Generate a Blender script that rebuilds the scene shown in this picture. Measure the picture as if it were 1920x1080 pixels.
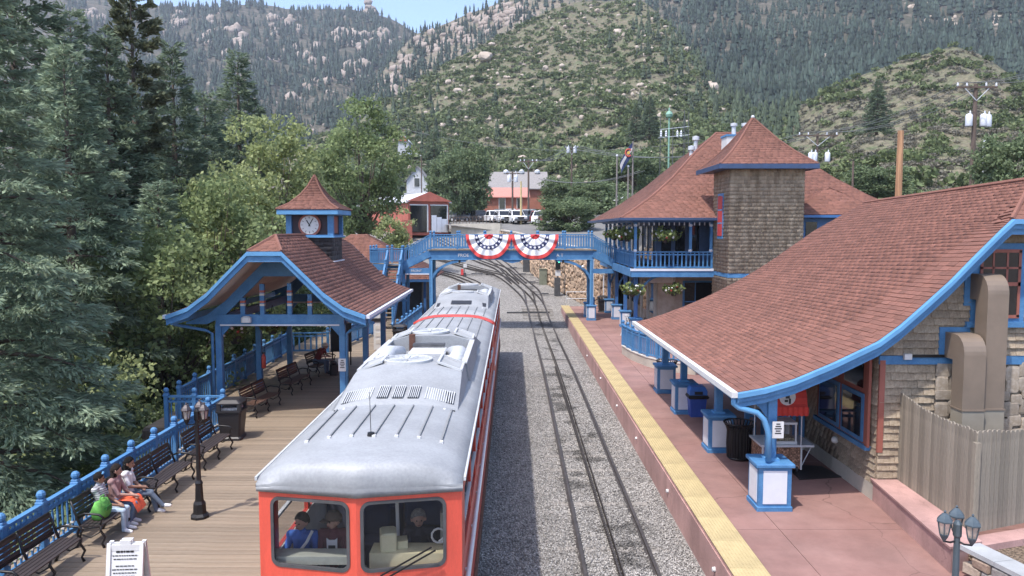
import bpy, bmesh, math, random
import numpy as np
from mathutils import Vector, Matrix, noise
R = math.radians
random.seed(7); rng = np.random.default_rng(7)
for o in list(bpy.data.objects): bpy.data.objects.remove(o)
sc = bpy.context.scene
C = sc.collection
# ------------------------------------------------------------------ camera, sky, sun, exposure
cam = bpy.data.cameras.new('camera'); cam_o = bpy.data.objects.new('camera', cam); C.objects.link(cam_o)
PITCH = math.atan(110/1450.)
cam.sensor_width = 36; cam.lens = 36*1450/1920.; cam.clip_start = .1; cam.clip_end = 9000
cam_o.location = (0, 0, 6); cam_o.rotation_euler = (math.pi/2-PITCH, 0, 0)
sc.camera = cam_o
SUN = Vector((.33, .38, -1)).normalized()
world = bpy.data.worlds.new('World'); sc.world = world; world.use_nodes = True
wn = world.node_tree.nodes; bg = wn['Background']
sky = wn.new('ShaderNodeTexSky'); sky.sky_type = 'NISHITA'; sky.sun_disc = False
sky.sun_elevation = math.asin(-SUN.z); sky.sun_rotation = math.atan2(-SUN.x, -SUN.y)
sky.altitude = 2000; sky.air_density = 1.0; sky.dust_density = 9; sky.ozone_density = 1.5
world.node_tree.links.new(sky.outputs[0], bg.inputs[0]); bg.inputs[1].default_value = .15
sl = bpy.data.lights.new('sun', 'SUN'); so = bpy.data.objects.new('sun', sl); C.objects.link(so)
sl.energy = 2.0; sl.angle = R(1.2); sl.color = (1, .95, .88)
so.rotation_euler = SUN.to_track_quat('-Z', 'Y').to_euler()
vs = sc.view_settings; vs.view_transform = 'Standard'; vs.look = 'None'; vs.gamma = 1; vs.exposure = 1.34
vs.use_curve_mapping = False
cy = sc.cycles; cy.max_bounces = 6; cy.diffuse_bounces = 3; cy.glossy_bounces = 3; cy.transmission_bounces = 4
cy.volume_bounces = 0; cy.transparent_max_bounces = 8; cy.caustics_reflective = False; cy.caustics_refractive = False
cy.use_denoising = True; cy.sample_clamp_indirect = 4
# ------------------------------------------------------------------ helpers
_c, _s = math.cos(PITCH), math.sin(PITCH)
def at(px, py, Y):
    """world point seen in the direction (px, py) of the photograph at distance Y"""
    u = (px-960)/1450.; v = (540-py)/1450.
    k = Y/(_c+v*_s)
    return Vector((u*k, Y, 6+(-_s+v*_c)*k))
ROOTS = {}
def tag(o, label=None, cat=None, group=None, kind=None):
    if label: o['label'] = label
    if cat: o['category'] = cat
    if group: o['group'] = group
    if kind: o['kind'] = kind
    return o
def thing(name, label, cat, loc=(0, 0, 0), rz=0, group=None):
    o = bpy.data.objects.new(name, None); C.objects.link(o); o.empty_display_size = .2
    o.location = loc; o.rotation_euler = (0, 0, rz)
    ROOTS[o.name] = Vector(loc)
    return tag(o, label, cat, group)
def off(parent):
    p = parent
    while p is not None:
        if p.name in ROOTS: return ROOTS[p.name]
        p = p.parent
    return Vector((0, 0, 0))
def link(name, data, parent=None):
    o = bpy.data.objects.new(name, data); C.objects.link(o)
    if parent is not None: o.parent = parent
    return o
def inst(name, data, loc, parent=None, rz=0, sc_=None, rot=None):
    o = link(name, data, parent)
    o.location = Vector(loc)-off(parent)
    o.rotation_euler = rot if rot is not None else (0, 0, rz)
    if sc_ is not None: o.scale = sc_
    return o
def copy_tree(o, parent=None):
    c = o.copy(); C.objects.link(c)
    if parent is not None: c.parent = parent
    for ch in o.children: copy_tree(ch, c)
    return c
def np_mesh(name, V, F, mat, smooth=False):
    """V (n,3) array, F (m,k) int array, all faces the same size"""
    me = bpy.data.meshes.new(name)
    V = np.ascontiguousarray(V, dtype=np.float32); F = np.ascontiguousarray(F, dtype=np.int32)
    m, k = F.shape
    me.vertices.add(len(V)); me.vertices.foreach_set('co', V.ravel())
    me.loops.add(m*k); me.loops.foreach_set('vertex_index', F.ravel())
    me.polygons.add(m)
    me.polygons.foreach_set('loop_start', np.arange(0, m*k, k, dtype=np.int32))
    me.polygons.foreach_set('loop_total', np.full(m, k, dtype=np.int32))
    if smooth: me.polygons.foreach_set('use_smooth', np.ones(m, dtype=bool))
    me.update(calc_edges=True)
    if mat is not None: me.materials.append(mat)
    return me
class MB:
    def __init__(s): s.v = []; s.f = []
    def add(s, vs_, fs):
        n = len(s.v); s.v += [tuple(q) for q in vs_]; s.f += [tuple(n+i for i in f) for f in fs]; return s
    def box(s, x0, x1, y0, y1, z0, z1):
        return s.add([(x0, y0, z0), (x1, y0, z0), (x1, y1, z0), (x0, y1, z0), (x0, y0, z1), (x1, y0, z1), (x1, y1, z1), (x0, y1, z1)],
                     [(0, 3, 2, 1), (4, 5, 6, 7), (0, 1, 5, 4), (1, 2, 6, 5), (2, 3, 7, 6), (3, 0, 4, 7)])
    def cbox(s, c, sx, sy, sz, rz=0, ch=0):
        """box centred in x, y standing on c.z; ch bevels the upright and top edges"""
        co, si = math.cos(rz), math.sin(rz)
        def w(x, y, z): return (c[0]+x*co-y*si, c[1]+x*si+y*co, c[2]+z)
        a, b = sx/2, sy/2
        if ch:
            ring = lambda q, z: [w(x, y, z) for x, y in ((-a+q+ch, -b+q), (a-q-ch, -b+q), (a-q, -b+q+ch), (a-q, b-q-ch), (a-q-ch, b-q), (-a+q+ch, b-q), (-a+q, b-q-ch), (-a+q, -b+q+ch))]
            return s.loft([ring(0, 0), ring(0, sz-ch), ring(ch, sz)], True, True)
        return s.add([w(-a, -b, 0), w(a, -b, 0), w(a, b, 0), w(-a, b, 0), w(-a, -b, sz), w(a, -b, sz), w(a, b, sz), w(-a, b, sz)],
                     [(0, 3, 2, 1), (4, 5, 6, 7), (0, 1, 5, 4), (1, 2, 6, 5), (2, 3, 7, 6), (3, 0, 4, 7)])
    def beam(s, p0, p1, w, h, up=(0, 0, 1)):
        p0, p1 = Vector(p0), Vector(p1); d = (p1-p0).normalized(); up = Vector(up)
        x = d.cross(up)
        if x.length < 1e-4: x = d.cross(Vector((1, 0, 0)))
        x.normalize(); z = x.cross(d).normalized()
        q = []
        for p in (p0, p1):
            for a, b in ((-1, -1), (1, -1), (1, 1), (-1, 1)): q.append(p+x*(a*w/2)+z*(b*h/2))
        return s.add(q, [(0, 1, 2, 3), (7, 6, 5, 4), (0, 4, 5, 1), (1, 5, 6, 2), (2, 6, 7, 3), (3, 7, 4, 0)])
    def loft(s, rings, cap0=False, cap1=False, closed=True):
        n = len(rings[0]); b = len(s.v)
        for r in rings: s.v += [tuple(q) for q in r]
        for i in range(len(rings)-1):
            for j in range(n if closed else n-1):
                k = (j+1) % n
                s.f.append((b+i*n+j, b+i*n+k, b+(i+1)*n+k, b+(i+1)*n+j))
        if cap0: s.f.append(tuple(b+j for j in reversed(range(n))))
        if cap1: s.f.append(tuple(b+(len(rings)-1)*n+j for j in range(n)))
        return s
    def cyl(s, p0, p1, r0, r1=None, n=10, caps=True):
        if r1 is None: r1 = r0
        return s.tube([p0, p1], [r0, r1], n, caps)
    def tube(s, pts, r, n=8, caps=True):
        pts = [Vector(p) for p in pts]
        rs = r if isinstance(r, (list, tuple)) else [r]*len(pts)
        rings = []; x = None
        for i, p in enumerate(pts):
            d = (pts[min(i+1, len(pts)-1)]-pts[max(i-1, 0)]).normalized()
            if x is None:
                x = d.cross(Vector((0, 0, 1)))
                if x.length < 1e-3: x = d.cross(Vector((1, 0, 0)))
            x = (x-d*x.dot(d)).normalized(); y = d.cross(x)
            rings.append([p+(x*math.cos(2*math.pi*j/n)+y*math.sin(2*math.pi*j/n))*rs[i] for j in range(n)])
        return s.loft(rings, caps, caps)
    def lathe(s, prof, c=(0, 0, 0), n=12, rz=0):
        rings = [[(c[0]+r*math.cos(2*math.pi*j/n+rz), c[1]+r*math.sin(2*math.pi*j/n+rz), c[2]+z) for j in range(n)] for r, z in prof]
        return s.loft(rings, True, True)
    def ball(s, c, r, n=8, m=6, sz=1.):
        return s.lathe([(max(r*math.sin(math.pi*i/m), r*.02), -r*sz*math.cos(math.pi*i/m)) for i in range(m+1)], c, n)
    def prism(s, poly, a, b, axis='y'):
        """poly in the plane across axis, extruded from a to b"""
        def w(p, t): return {'y': (p[0], t, p[1]), 'x': (t, p[0], p[1]), 'z': (p[0], p[1], t)}[axis]
        n = len(poly); k = len(s.v)
        s.v += [w(p, a) for p in poly]+[w(p, b) for p in poly]
        s.f.append(tuple(k+i for i in range(n))); s.f.append(tuple(k+n+i for i in reversed(range(n))))
        for i in range(n):
            j = (i+1) % n; s.f.append((k+i, k+n+i, k+n+j, k+j))
        return s
    def strip(s, outer, inner, a, b, axis='y'):
        """solid band between two polylines (same length), extruded along axis"""
        for i in range(len(outer)-1):
            s.prism([outer[i], outer[i+1], inner[i+1], inner[i]], a, b, axis)
        return s
    def mesh(s, name, mat, o=Vector((0, 0, 0)), smooth=False):
        me = bpy.data.meshes.new(name)
        me.from_pydata([(p[0]-o[0], p[1]-o[1], p[2]-o[2]) for p in s.v], [], s.f)
        bm = bmesh.new(); bm.from_mesh(me); bmesh.ops.recalc_face_normals(bm, faces=bm.faces); bm.to_mesh(me); bm.free()
        if smooth: me.polygons.foreach_set('use_smooth', [True]*len(me.polygons)); me.update()
        if smooth == 'auto': me.set_sharp_from_angle(angle=R(40))
        if mat is not None: me.materials.append(mat)
        return me
    def build(s, name, mat, parent=None, smooth=False):
        return link(name, s.mesh(name, mat, off(parent), smooth), parent)
def box(name, mat, parent, *a): return MB().box(*a).build(name, mat, parent)
# ------------------------------------------------------------------ materials
MATS = {}
def mat(name, col, rough=.6, metal=0., var=.15, scale=3., bump=0., bscale=40., island=0., col2=None, col2_amt=.5, stretch=(1, 1, 1), spec=.5, fine=.0, coat=0):
    m = bpy.data.materials.new(name); m.use_nodes = True; MATS[name] = m
    nt = m.node_tree; N = nt.nodes; L = nt.links; b = N['Principled BSDF']
    b.inputs['Roughness'].default_value = rough; b.inputs['Metallic'].default_value = metal
    b.inputs['Specular IOR Level'].default_value = spec; b.inputs['Coat Weight'].default_value = coat
    tc = N.new('ShaderNodeTexCoord'); mp = N.new('ShaderNodeMapping'); mp.inputs['Scale'].default_value = stretch
    L.new(tc.outputs['Object'], mp.inputs[0])
    n1 = N.new('ShaderNodeTexNoise'); n1.inputs['Scale'].default_value = scale; n1.inputs['Detail'].default_value = 5; n1.inputs['Roughness'].default_value = .65
    L.new(mp.outputs[0], n1.inputs['Vector'])
    rmp = N.new('ShaderNodeMapRange'); rmp.inputs[1].default_value = .32; rmp.inputs[2].default_value = .68
    L.new(n1.outputs['Fac'], rmp.inputs[0])
    mx = N.new('ShaderNodeMix'); mx.data_type = 'RGBA'
    lo = [max(0, c*(1-var)) for c in col]; hi = [min(1, c*(1+var)) for c in col]
    if col2 is not None:
        hi = [col[i]*(1-col2_amt)+col2[i]*col2_amt for i in range(3)]
    mx.inputs[6].default_value = (*lo, 1); mx.inputs[7].default_value = (*hi, 1)
    L.new(rmp.outputs[0], mx.inputs[0])
    out = mx.outputs[2]
    val = None
    if island:
        g = N.new('ShaderNodeNewGeometry'); oi = N.new('ShaderNodeObjectInfo')
        ad = N.new('ShaderNodeMath'); ad.operation = 'ADD'; L.new(g.outputs['Random Per Island'], ad.inputs[0]); L.new(oi.outputs['Random'], ad.inputs[1])
        fr = N.new('ShaderNodeMath'); fr.operation = 'FRACT'; L.new(ad.outputs[0], fr.inputs[0])
        mr = N.new('ShaderNodeMapRange'); mr.inputs[3].default_value = 1-island; mr.inputs[4].default_value = 1+island
        L.new(fr.outputs[0], mr.inputs[0]); val = mr.outputs[0]
        hs = N.new('ShaderNodeHueSaturation'); L.new(out, hs.inputs['Color']); L.new(val, hs.inputs['Value']); out = hs.outputs[0]
    if fine:
        n3 = N.new('ShaderNodeTexNoise'); n3.inputs['Scale'].default_value = bscale; n3.inputs['Detail'].default_value = 3
        L.new(mp.outputs[0], n3.inputs['Vector'])
        mr = N.new('ShaderNodeMapRange'); mr.inputs[1].default_value = .3; mr.inputs[2].default_value = .7; mr.inputs[3].default_value = 1-fine; mr.inputs[4].default_value = 1+fine
        L.new(n3.outputs['Fac'], mr.inputs[0])
        hs = N.new('ShaderNodeHueSaturation'); L.new(out, hs.inputs['Color']); L.new(mr.outputs[0], hs.inputs['Value']); out = hs.outputs[0]
    L.new(out, b.inputs['Base Color'])
    if bump:
        n2 = N.new('ShaderNodeTexNoise'); n2.inputs['Scale'].default_value = bscale; n2.inputs['Detail'].default_value = 4
        L.new(mp.outputs[0], n2.inputs['Vector'])
        bp = N.new('ShaderNodeBump'); bp.inputs['Strength'].default_value = bump; bp.inputs['Distance'].default_value = .02
        L.new(n2.outputs['Fac'], bp.inputs['Height']); L.new(bp.outputs[0], b.inputs['Normal'])
    return m
def leaf_mat(name, col, col2, trans=.25, scale=.6, island=.35, rough=.6):
    m = mat(name, col, rough=rough, var=.25, scale=scale, island=island, col2=col2, col2_amt=1., spec=.25)
    N = m.node_tree.nodes; L = m.node_tree.links; b = N['Principled BSDF']
    src = b.inputs['Base Color'].links[0].from_socket
    t = N.new('ShaderNodeBsdfTranslucent'); L.new(src, t.inputs[0])
    ms = N.new('ShaderNodeMixShader'); ms.inputs[0].default_value = trans
    L.new(b.outputs[0], ms.inputs[1]); L.new(t.outputs[0], ms.inputs[2])
    L.new(ms.outputs[0], N['Material Output'].inputs[0])
    return m
def glass_mat(name, col, rough=.03, alpha=.35):
    m = mat(name, col, rough=rough, var=.05, spec=.9)
    b = m.node_tree.nodes['Principled BSDF']; b.inputs['Alpha'].default_value = alpha
    return m
BLUE = mat('blue_paint', (.05, .185, .41), .6, var=.2, scale=2.3, bump=.12, bscale=45, fine=.13, col2=(.09, .235, .43), col2_amt=.9)
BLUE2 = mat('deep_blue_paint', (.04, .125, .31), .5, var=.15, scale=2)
BLUEL = mat('light_blue_paint', (.1, .275, .5), .5, var=.1, scale=2)
WHITE = mat('white_paint', (.6, .6, .6), .55, var=.06, scale=4, fine=.04)
PANEL = mat('pale_panel', (.6, .62, .68), .55, var=.06, scale=3)
CREAM = mat('cream_soffit', (.58, .55, .51), .7, var=.1, scale=3)
SHING = mat('red_roof_shingle', (.19, .084, .062), .85, var=.12, scale=.9, island=.17, bump=.35, bscale=160, fine=.22)
GUTB = mat('navy_gutter', (.035, .065, .14), .5, var=.15)
RDECK = mat('roof_underlay', (.17, .075, .065), .9)
WSHIN = mat('weathered_wall_shingle', (.3, .23, .16), .85, var=.25, scale=1.3, island=.2, bump=.4, bscale=50, stretch=(3, 3, .5), col2=(.4, .33, .25), col2_amt=.9, fine=.15)
WDARK = mat('dark_shingle', (.05, .05, .055), .8, island=.2)
DECKW = mat('deck_wood', (.235, .172, .115), .75, var=.2, scale=1.6, island=.16, bump=.3, bscale=30, stretch=(.25, 4, 1), fine=.12, col2=(.26, .215, .165), col2_amt=.8)
FENCEW = mat('grey_fence_wood', (.24, .21, .175), .85, var=.25, scale=1.5, island=.2, bump=.4, bscale=35, stretch=(4, 4, .25), col2=(.3, .26, .2), col2_amt=.8, fine=.2)
PLAT = mat('red_concrete', (.25, .13, .112), .8, var=.15, scale=.45, bump=.08, bscale=90, fine=.12, col2=(.3, .18, .158), col2_amt=.8)
PINK = mat('pink_concrete', (.4, .245, .225), .8, var=.16, scale=1.2, bump=.1, bscale=60, fine=.1, stretch=(1, 1, .35))
YELL = mat('yellow_tactile', (.47, .375, .2), .8, var=.1, scale=1.5, fine=.06, bscale=80)
CONC = mat('pale_concrete', (.42, .39, .34), .8, var=.15, scale=1.2, bump=.15, bscale=60)
GREYC = mat('grey_concrete', (.33, .34, .35), .8, var=.15, scale=2, bump=.1, bscale=60)
STEEL = mat('rail_steel', (.07, .06, .055), .55, .3, var=.3, scale=4)
RACKM = mat('rack_steel', (.075, .065, .06), .6, .3, var=.3, scale=4)
TIE = mat('sleeper', (.24, .22, .2), .9, var=.3, scale=5, bump=.3, bscale=30)
BALL = mat('ballast_stone', (.31, .295, .28), .9, var=.2, scale=1, island=.5, spec=.2)
SEAM = mat('roof_seam_grey', (.2, .205, .21), .6)
BLACK = mat('black_iron', (.012, .011, .012), .45, .2, var=.2)
BLKPL = mat('black_plastic', (.02, .018, .02), .5, var=.2)
RED = mat('railcar_red', (.62, .085, .055), .4, var=.12, scale=2.2, coat=.2, stretch=(2, 2, .4), fine=.06)
RED2 = mat('railcar_side_red', (.5, .055, .035), .35, var=.08, scale=2)
BRICKR = mat('barn_red', (.4, .12, .085), .8, var=.15, scale=1, island=.06)
SILV = mat('silver_roof_paint', (.29, .3, .315), .6, .1, var=.16, scale=.9, fine=.08, bscale=25)
SILV2 = mat('silver_roof_bright', (.5, .51, .52), .5, .1, var=.1, scale=1.5)
DGREY = mat('dark_grey_metal', (.09, .09, .095), .55, .4, var=.25)
RUST = mat('rusty_metal', (.13, .06, .04), .8, .2, var=.4, scale=6)
GLASS = glass_mat('window_glass', (.03, .035, .04), .04, .2)
DGLASS = mat('dark_window', (.012, .014, .018), .05, var=.1, spec=.8)
LGLASS = glass_mat('lantern_glass', (.5, .42, .36), .2, .55)
TAND = mat('tan_duct', (.3, .27, .22), .5, .1, var=.1, scale=2)
BROWND = mat('brown_duct', (.2, .155, .12), .5, .1, var=.1, scale=2)
TIMB = mat('brown_timber', (.28, .095, .07), .7, var=.15, scale=3, stretch=(3, 3, .4))
STONE = mat('buff_stone', (.36, .29, .22), .9, var=.3, scale=1.5, island=.25, bump=.6, bscale=14, col2=(.4, .35, .3), col2_amt=.7)
STONEW = mat('rubble_stone', (.42, .3, .21), .9, var=.3, scale=2, island=.35, bump=.5, bscale=14)
MORT = mat('mortar', (.3, .25, .2), .95)
POLEW = mat('pole_wood', (.11, .08, .065), .9, var=.25, scale=3, stretch=(4, 4, .3))
POLEN = mat('new_pole_wood', (.36, .2, .11), .85, var=.3, scale=3, stretch=(5, 5, .2))
BARK = mat('bark', (.1, .075, .06), .95, var=.35, scale=4, bump=.6, bscale=20)
GALV = mat('galvanised', (.55, .57, .6), .5, .2, var=.1)
DIRT = mat('soil', (.2, .15, .11), .95, var=.3, scale=1.5, bump=.5, bscale=12, col2=(.26, .2, .14), col2_amt=.8)
# ------------------------------------------------------------------ ground, yard, platforms
YP = [(-100, -.86), (50, -.86), (60, -.45), (75, .9), (90, 2.6), (110, 5.6), (130, 7), (400, 9)]
def yz(Y): return float(np.interp(Y, [p[0] for p in YP], [p[1] for p in YP]))
def gravel_mat(name, base, sc1):
    m = mat(name, base, .95, var=.12, scale=.35, spec=.2)
    N = m.node_tree.nodes; L = m.node_tree.links; b = N['Principled BSDF']
    src = b.inputs['Base Color'].links[0].from_socket
    tc = N.new('ShaderNodeTexCoord')
    v = N.new('ShaderNodeTexVoronoi'); v.inputs['Scale'].default_value = sc1; L.new(tc.outputs['Object'], v.inputs['Vector'])
    sp = N.new('ShaderNodeSeparateColor'); L.new(v.outputs['Color'], sp.inputs[0])
    mr = N.new('ShaderNodeMapRange'); mr.inputs[3].default_value = .5; mr.inputs[4].default_value = 1.45; L.new(sp.outputs[0], mr.inputs[0])
    mr2 = N.new('ShaderNodeMapRange'); mr2.inputs[1].default_value = .25; mr2.inputs[2].default_value = .62; mr2.inputs[3].default_value = 1.; mr2.inputs[4].default_value = .6; L.new(v.outputs['Distance'], mr2.inputs[0])
    mu = N.new('ShaderNodeMath'); mu.operation = 'MULTIPLY'; L.new(mr.outputs[0], mu.inputs[0]); L.new(mr2.outputs[0], mu.inputs[1])
    hs = N.new('ShaderNodeHueSaturation'); L.new(src, hs.inputs['Color']); L.new(mu.outputs[0], hs.inputs['Value']); L.new(hs.outputs[0], b.inputs['Base Color'])
    bp = N.new('ShaderNodeBump'); bp.inputs['Strength'].default_value = .9; bp.inputs['Distance'].default_value = .03; bp.invert = True
    L.new(v.outputs['Distance'], bp.inputs['Height']); L.new(bp.outputs[0], b.inputs['Normal'])
    return m
def add_stain(m, x0, w, thr=.54, k=.45):
    N = m.node_tree.nodes; L = m.node_tree.links; b = N['Principled BSDF']; src = b.inputs['Base Color'].links[0].from_socket
    tc = N.new('ShaderNodeTexCoord'); sp = N.new('ShaderNodeSeparateXYZ'); L.new(tc.outputs['Object'], sp.inputs[0])
    su = N.new('ShaderNodeMath'); su.operation = 'SUBTRACT'; L.new(sp.outputs[0], su.inputs[0]); su.inputs[1].default_value = x0
    ab = N.new('ShaderNodeMath'); ab.operation = 'ABSOLUTE'; L.new(su.outputs[0], ab.inputs[0])
    r1 = N.new('ShaderNodeMapRange'); r1.inputs[1].default_value = w; r1.inputs[2].default_value = w*.4; L.new(ab.outputs[0], r1.inputs[0])
    n_ = N.new('ShaderNodeTexNoise'); n_.inputs['Scale'].default_value = .9; n_.inputs['Detail'].default_value = 4; L.new(tc.outputs['Object'], n_.inputs['Vector'])
    r2 = N.new('ShaderNodeMapRange'); r2.inputs[1].default_value = thr; r2.inputs[2].default_value = thr+.08; L.new(n_.outputs['Fac'], r2.inputs[0])
    mu = N.new('ShaderNodeMath'); mu.operation = 'MULTIPLY'; L.new(r1.outputs[0], mu.inputs[0]); L.new(r2.outputs[0], mu.inputs[1])
    r3 = N.new('ShaderNodeMapRange'); r3.inputs[3].default_value = 1.; r3.inputs[4].default_value = k; L.new(mu.outputs[0], r3.inputs[0])
    hs = N.new('ShaderNodeHueSaturation'); L.new(src, hs.inputs['Color']); L.new(r3.outputs[0], hs.inputs['Value']); L.new(hs.outputs[0], b.inputs['Base Color'])
def add_cracks(m, scale, width=.012, k=.55):
    N = m.node_tree.nodes; L = m.node_tree.links; b = N['Principled BSDF']; src = b.inputs['Base Color'].links[0].from_socket
    tc = N.new('ShaderNodeTexCoord'); n_ = N.new('ShaderNodeTexNoise'); n_.inputs['Scale'].default_value = 1.2; n_.inputs['Detail'].default_value = 5; L.new(tc.outputs['Object'], n_.inputs['Vector'])
    mx = N.new('ShaderNodeMix'); mx.data_type = 'RGBA'; mx.blend_type = 'LINEAR_LIGHT'; mx.inputs[0].default_value = .25; L.new(tc.outputs['Object'], mx.inputs[6]); L.new(n_.outputs['Color'], mx.inputs[7])
    v = N.new('ShaderNodeTexVoronoi'); v.feature = 'DISTANCE_TO_EDGE'; v.inputs['Scale'].default_value = scale; L.new(mx.outputs[2], v.inputs['Vector'])
    r1 = N.new('ShaderNodeMapRange'); r1.inputs[2].default_value = width*scale; r1.inputs[3].default_value = k; r1.inputs[4].default_value = 1; L.new(v.outputs['Distance'], r1.inputs[0])
    n2 = N.new('ShaderNodeTexNoise'); n2.inputs['Scale'].default_value = .6; n2.inputs['Detail'].default_value = 6; n2.inputs['Roughness'].default_value = .7; L.new(tc.outputs['Object'], n2.inputs['Vector'])
    r2 = N.new('ShaderNodeMapRange'); r2.inputs[1].default_value = .35; r2.inputs[2].default_value = .65; r2.inputs[3].default_value = .78; r2.inputs[4].default_value = 1.12; L.new(n2.outputs['Fac'], r2.inputs[0])
    mu = N.new('ShaderNodeMath'); mu.operation = 'MULTIPLY'; L.new(r1.outputs[0], mu.inputs[0]); L.new(r2.outputs[0], mu.inputs[1])
    hs = N.new('ShaderNodeHueSaturation'); L.new(src, hs.inputs['Color']); L.new(mu.outputs[0], hs.inputs['Value']); L.new(hs.outputs[0], b.inputs['Base Color'])
add_cracks(PLAT, .28); add_cracks(YELL, .3, .004, .8); add_cracks(PINK, .5, .004, .7)
GRAV = gravel_mat('ballast', (.31, .295, .28), 17)
add_stain(GRAV, 2.2, 1.1); add_stain(BALL, 2.2, 1.1)
tag(box('ground', DIRT, None, -4000, 4000, -900, 7000, -9, -8), 'brown earth of the valley floor', 'ground', kind='structure')
mb = MB(); ys = list(range(4, 132, 4))
mb.add([(x, y, yz(y)) for y in ys for x in (-26 if y > 54 else -8.6, 30)], [(2*i, 2*i+1, 2*i+3, 2*i+2) for i in range(len(ys)-1)])
tag(mb.build('track_bed', GRAV), 'grey crushed stone bed of the railway yard', 'track bed', kind='structure')
# ravine on the far side of the deck, falling away from the railing
n = 60; mb = MB(); g = []
for j in range(n):
    for i in range(n):
        x = -8.8-70*i/(n-1.); y = 2+130*j/(n-1.)
        z = -1.2-min(4.2, (-8.8-x)*.5)+.5*noise.noise((x*.2, y*.2, 0))+.04*max(0, y-40)
        g.append((x, y, z))
mb.add(g, [(j*n+i, j*n+i+1, (j+1)*n+i+1, (j+1)*n+i) for j in range(n-1) for i in range(n-1)])
UNDER = mat('undergrowth_soil', (.1, .1, .055), .95, var=.4, scale=.8, bump=.6, bscale=6, col2=(.2, .16, .11), col2_amt=.9)
tag(mb.build('ravine', UNDER, smooth=True), 'shaded green slope falling away behind the railing', 'slope', kind='structure')
# right-hand platform
pf = MB().box(3.87, 12.3, 6, 60.2, -1.2, -.06).build('platform', PINK)
tag(pf, 'red concrete station platform beside the open track', 'platform', kind='structure')
mb = MB()
for y0 in np.arange(6, 60, 6.1): mb.box(3.845, 3.87, y0, min(y0+6.08, 60.2), -1.1, -.1)
mb.build('wall_panel', PINK, pf)
xs = [4.5, 5.36, 8.1, 12.3]; yy = list(np.arange(6, 60.2, 4.55))+[60.2]
sl_ = {}
for i in range(3):
    for j in range(len(yy)-1):
        MB().box(xs[i]+.006, xs[i+1]-.006, yy[j]+.006, yy[j+1]-.006, -.06, 0).build('slab', PLAT, pf)
ty = list(np.arange(6, 60.2, 1.22))
tm = MB()
tm.box(0, .64, 0, 1.212, 0, .018)
for i in range(10):
    for j in range(20): tm.cbox((.032+.064*i, .03+.0606*j, .018), .026, .026, .006)
tme = tm.mesh('tile', YELL)
for y0 in ty:
    inst('tile', tme, (3.86, y0, -.018), pf)
for y0 in (14.2, 18.6, 23.4, 27.8, 33, 39):   # small white marker lamps low on the platform wall
    MB().cyl((3.845, y0, -.42), (3.79, y0, -.42), .05, .045, 8).build('marker_lamp', WHITE, pf)
# left-hand boarded deck
dk = MB().box(-8.95, -3.6, 6, 52, -.5, -.045).build('deck', POLEW)
tag(dk, 'weathered grey brown boarded deck beside the red train', 'deck', kind='structure')
MB().box(-11.15, -8.95, 22.9, 52, -.5, -.045).build('joist', POLEW, dk)
pl = {}
for k, nm in ((0, -8.97), (1, -11.17)):
    pl[k] = MB().box(0, -4.02-nm, 0, .176, -.045, 0).mesh('plank', DECKW)
y = 8.6
while y < 50:
    k = 0 if y < 22.9 else 1
    inst('plank', pl[k], (-8.97 if k == 0 else -11.17, y, random.uniform(-.003, .003)), dk); y += .183
for y0 in np.arange(6, 51, 1.22): inst('tile', tme, (-4.01, y0, -.018), dk, sc_=(.9, 1, 1))
for y0 in np.arange(8, 51, 2.4):
    MB().cyl((-8.75, y0, -6), (-8.75, y0, -.5), .13, n=8).build('pile', POLEW, dk)
# ------------------------------------------------------------------ tracks
def smooth_path(pts, step=1.5):
    P = [Vector(p) for p in pts]; out = []
    for i in range(len(P)-1):
        p0, p1, p2, p3 = P[max(i-1, 0)], P[i], P[i+1], P[min(i+2, len(P)-1)]
        k = max(2, int((p2-p1).length/step))
        for j in range(k):
            t = j/k
            out.append(.5*((2*p1)+(p2-p0)*t+(2*p0-5*p1+4*p2-p3)*t*t+(3*p1-p0-3*p2+p3)*t**3))
    out.append(P[-1]); return out
def sweep(mb, path, dx, prof):
    rings = []
    for i, p in enumerate(path):
        d = path[min(i+1, len(path)-1)]-path[max(i-1, 0)]; d.z = 0; d.normalize(); nrm = Vector((d.y, -d.x, 0))
        rings.append([p+nrm*(dx+a)+Vector((0, 0, b)) for a, b in prof])
    mb.loft(rings, True, True)
RPROF = [(-.065, 0), (.065, 0), (.065, .02), (.014, .035), (.014, .1), (.034, .11), (.034, .14), (-.034, .14), (-.034, .11), (-.014, .1), (-.014, .035), (-.065, .02)]
TIEM = MB().box(-1.2, 1.2, -.12, .12, -.12, .012).mesh('sleeper', TIE)
def track(label, pts, sleepers=0, ystart=0, ties_from=0, teeth=0, z0=.0):
    path = smooth_path([(x, y, yz(y)+z0) for x, y in pts])
    t = thing('railway_track', label, 'track', path[0], group='tracks of the station yard')
    for dx in (-.7175, .7175):
        m = MB(); sweep(m, path, dx, RPROF); m.build('rail', STEEL, t)
    m = MB()
    for dx in (-.038, .038): sweep(m, path, dx, [(-.01, .0), (.01, .0), (.01, .13), (-.01, .13)])
    rk = m.build('rack_rail', RACKM, t)
    if teeth:
        m = MB(); p0 = path[0]
        for i in range(teeth):
            yv = p0.y+i*.13; m.box(p0.x-.028, p0.x+.028, yv, yv+.05, p0.z+.04, p0.z+.125)
        m.build('rack_teeth', RACKM, rk)['kind'] = 'stuff'
    if sleepers:
        d = 0; k = 0
        for i in range(len(path)-1):
            seg = path[i+1]-path[i]; ln = seg.length
            while d < ln and k < sleepers:
                p = path[i]+seg*(d/ln)
                inst('sleeper', TIEM, p+Vector((0, 0, random.uniform(-.03, .006))), t, rz=math.atan2(seg.y, seg.x)-math.pi/2); d += .68; k += 1
            d -= ln
    return t
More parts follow.
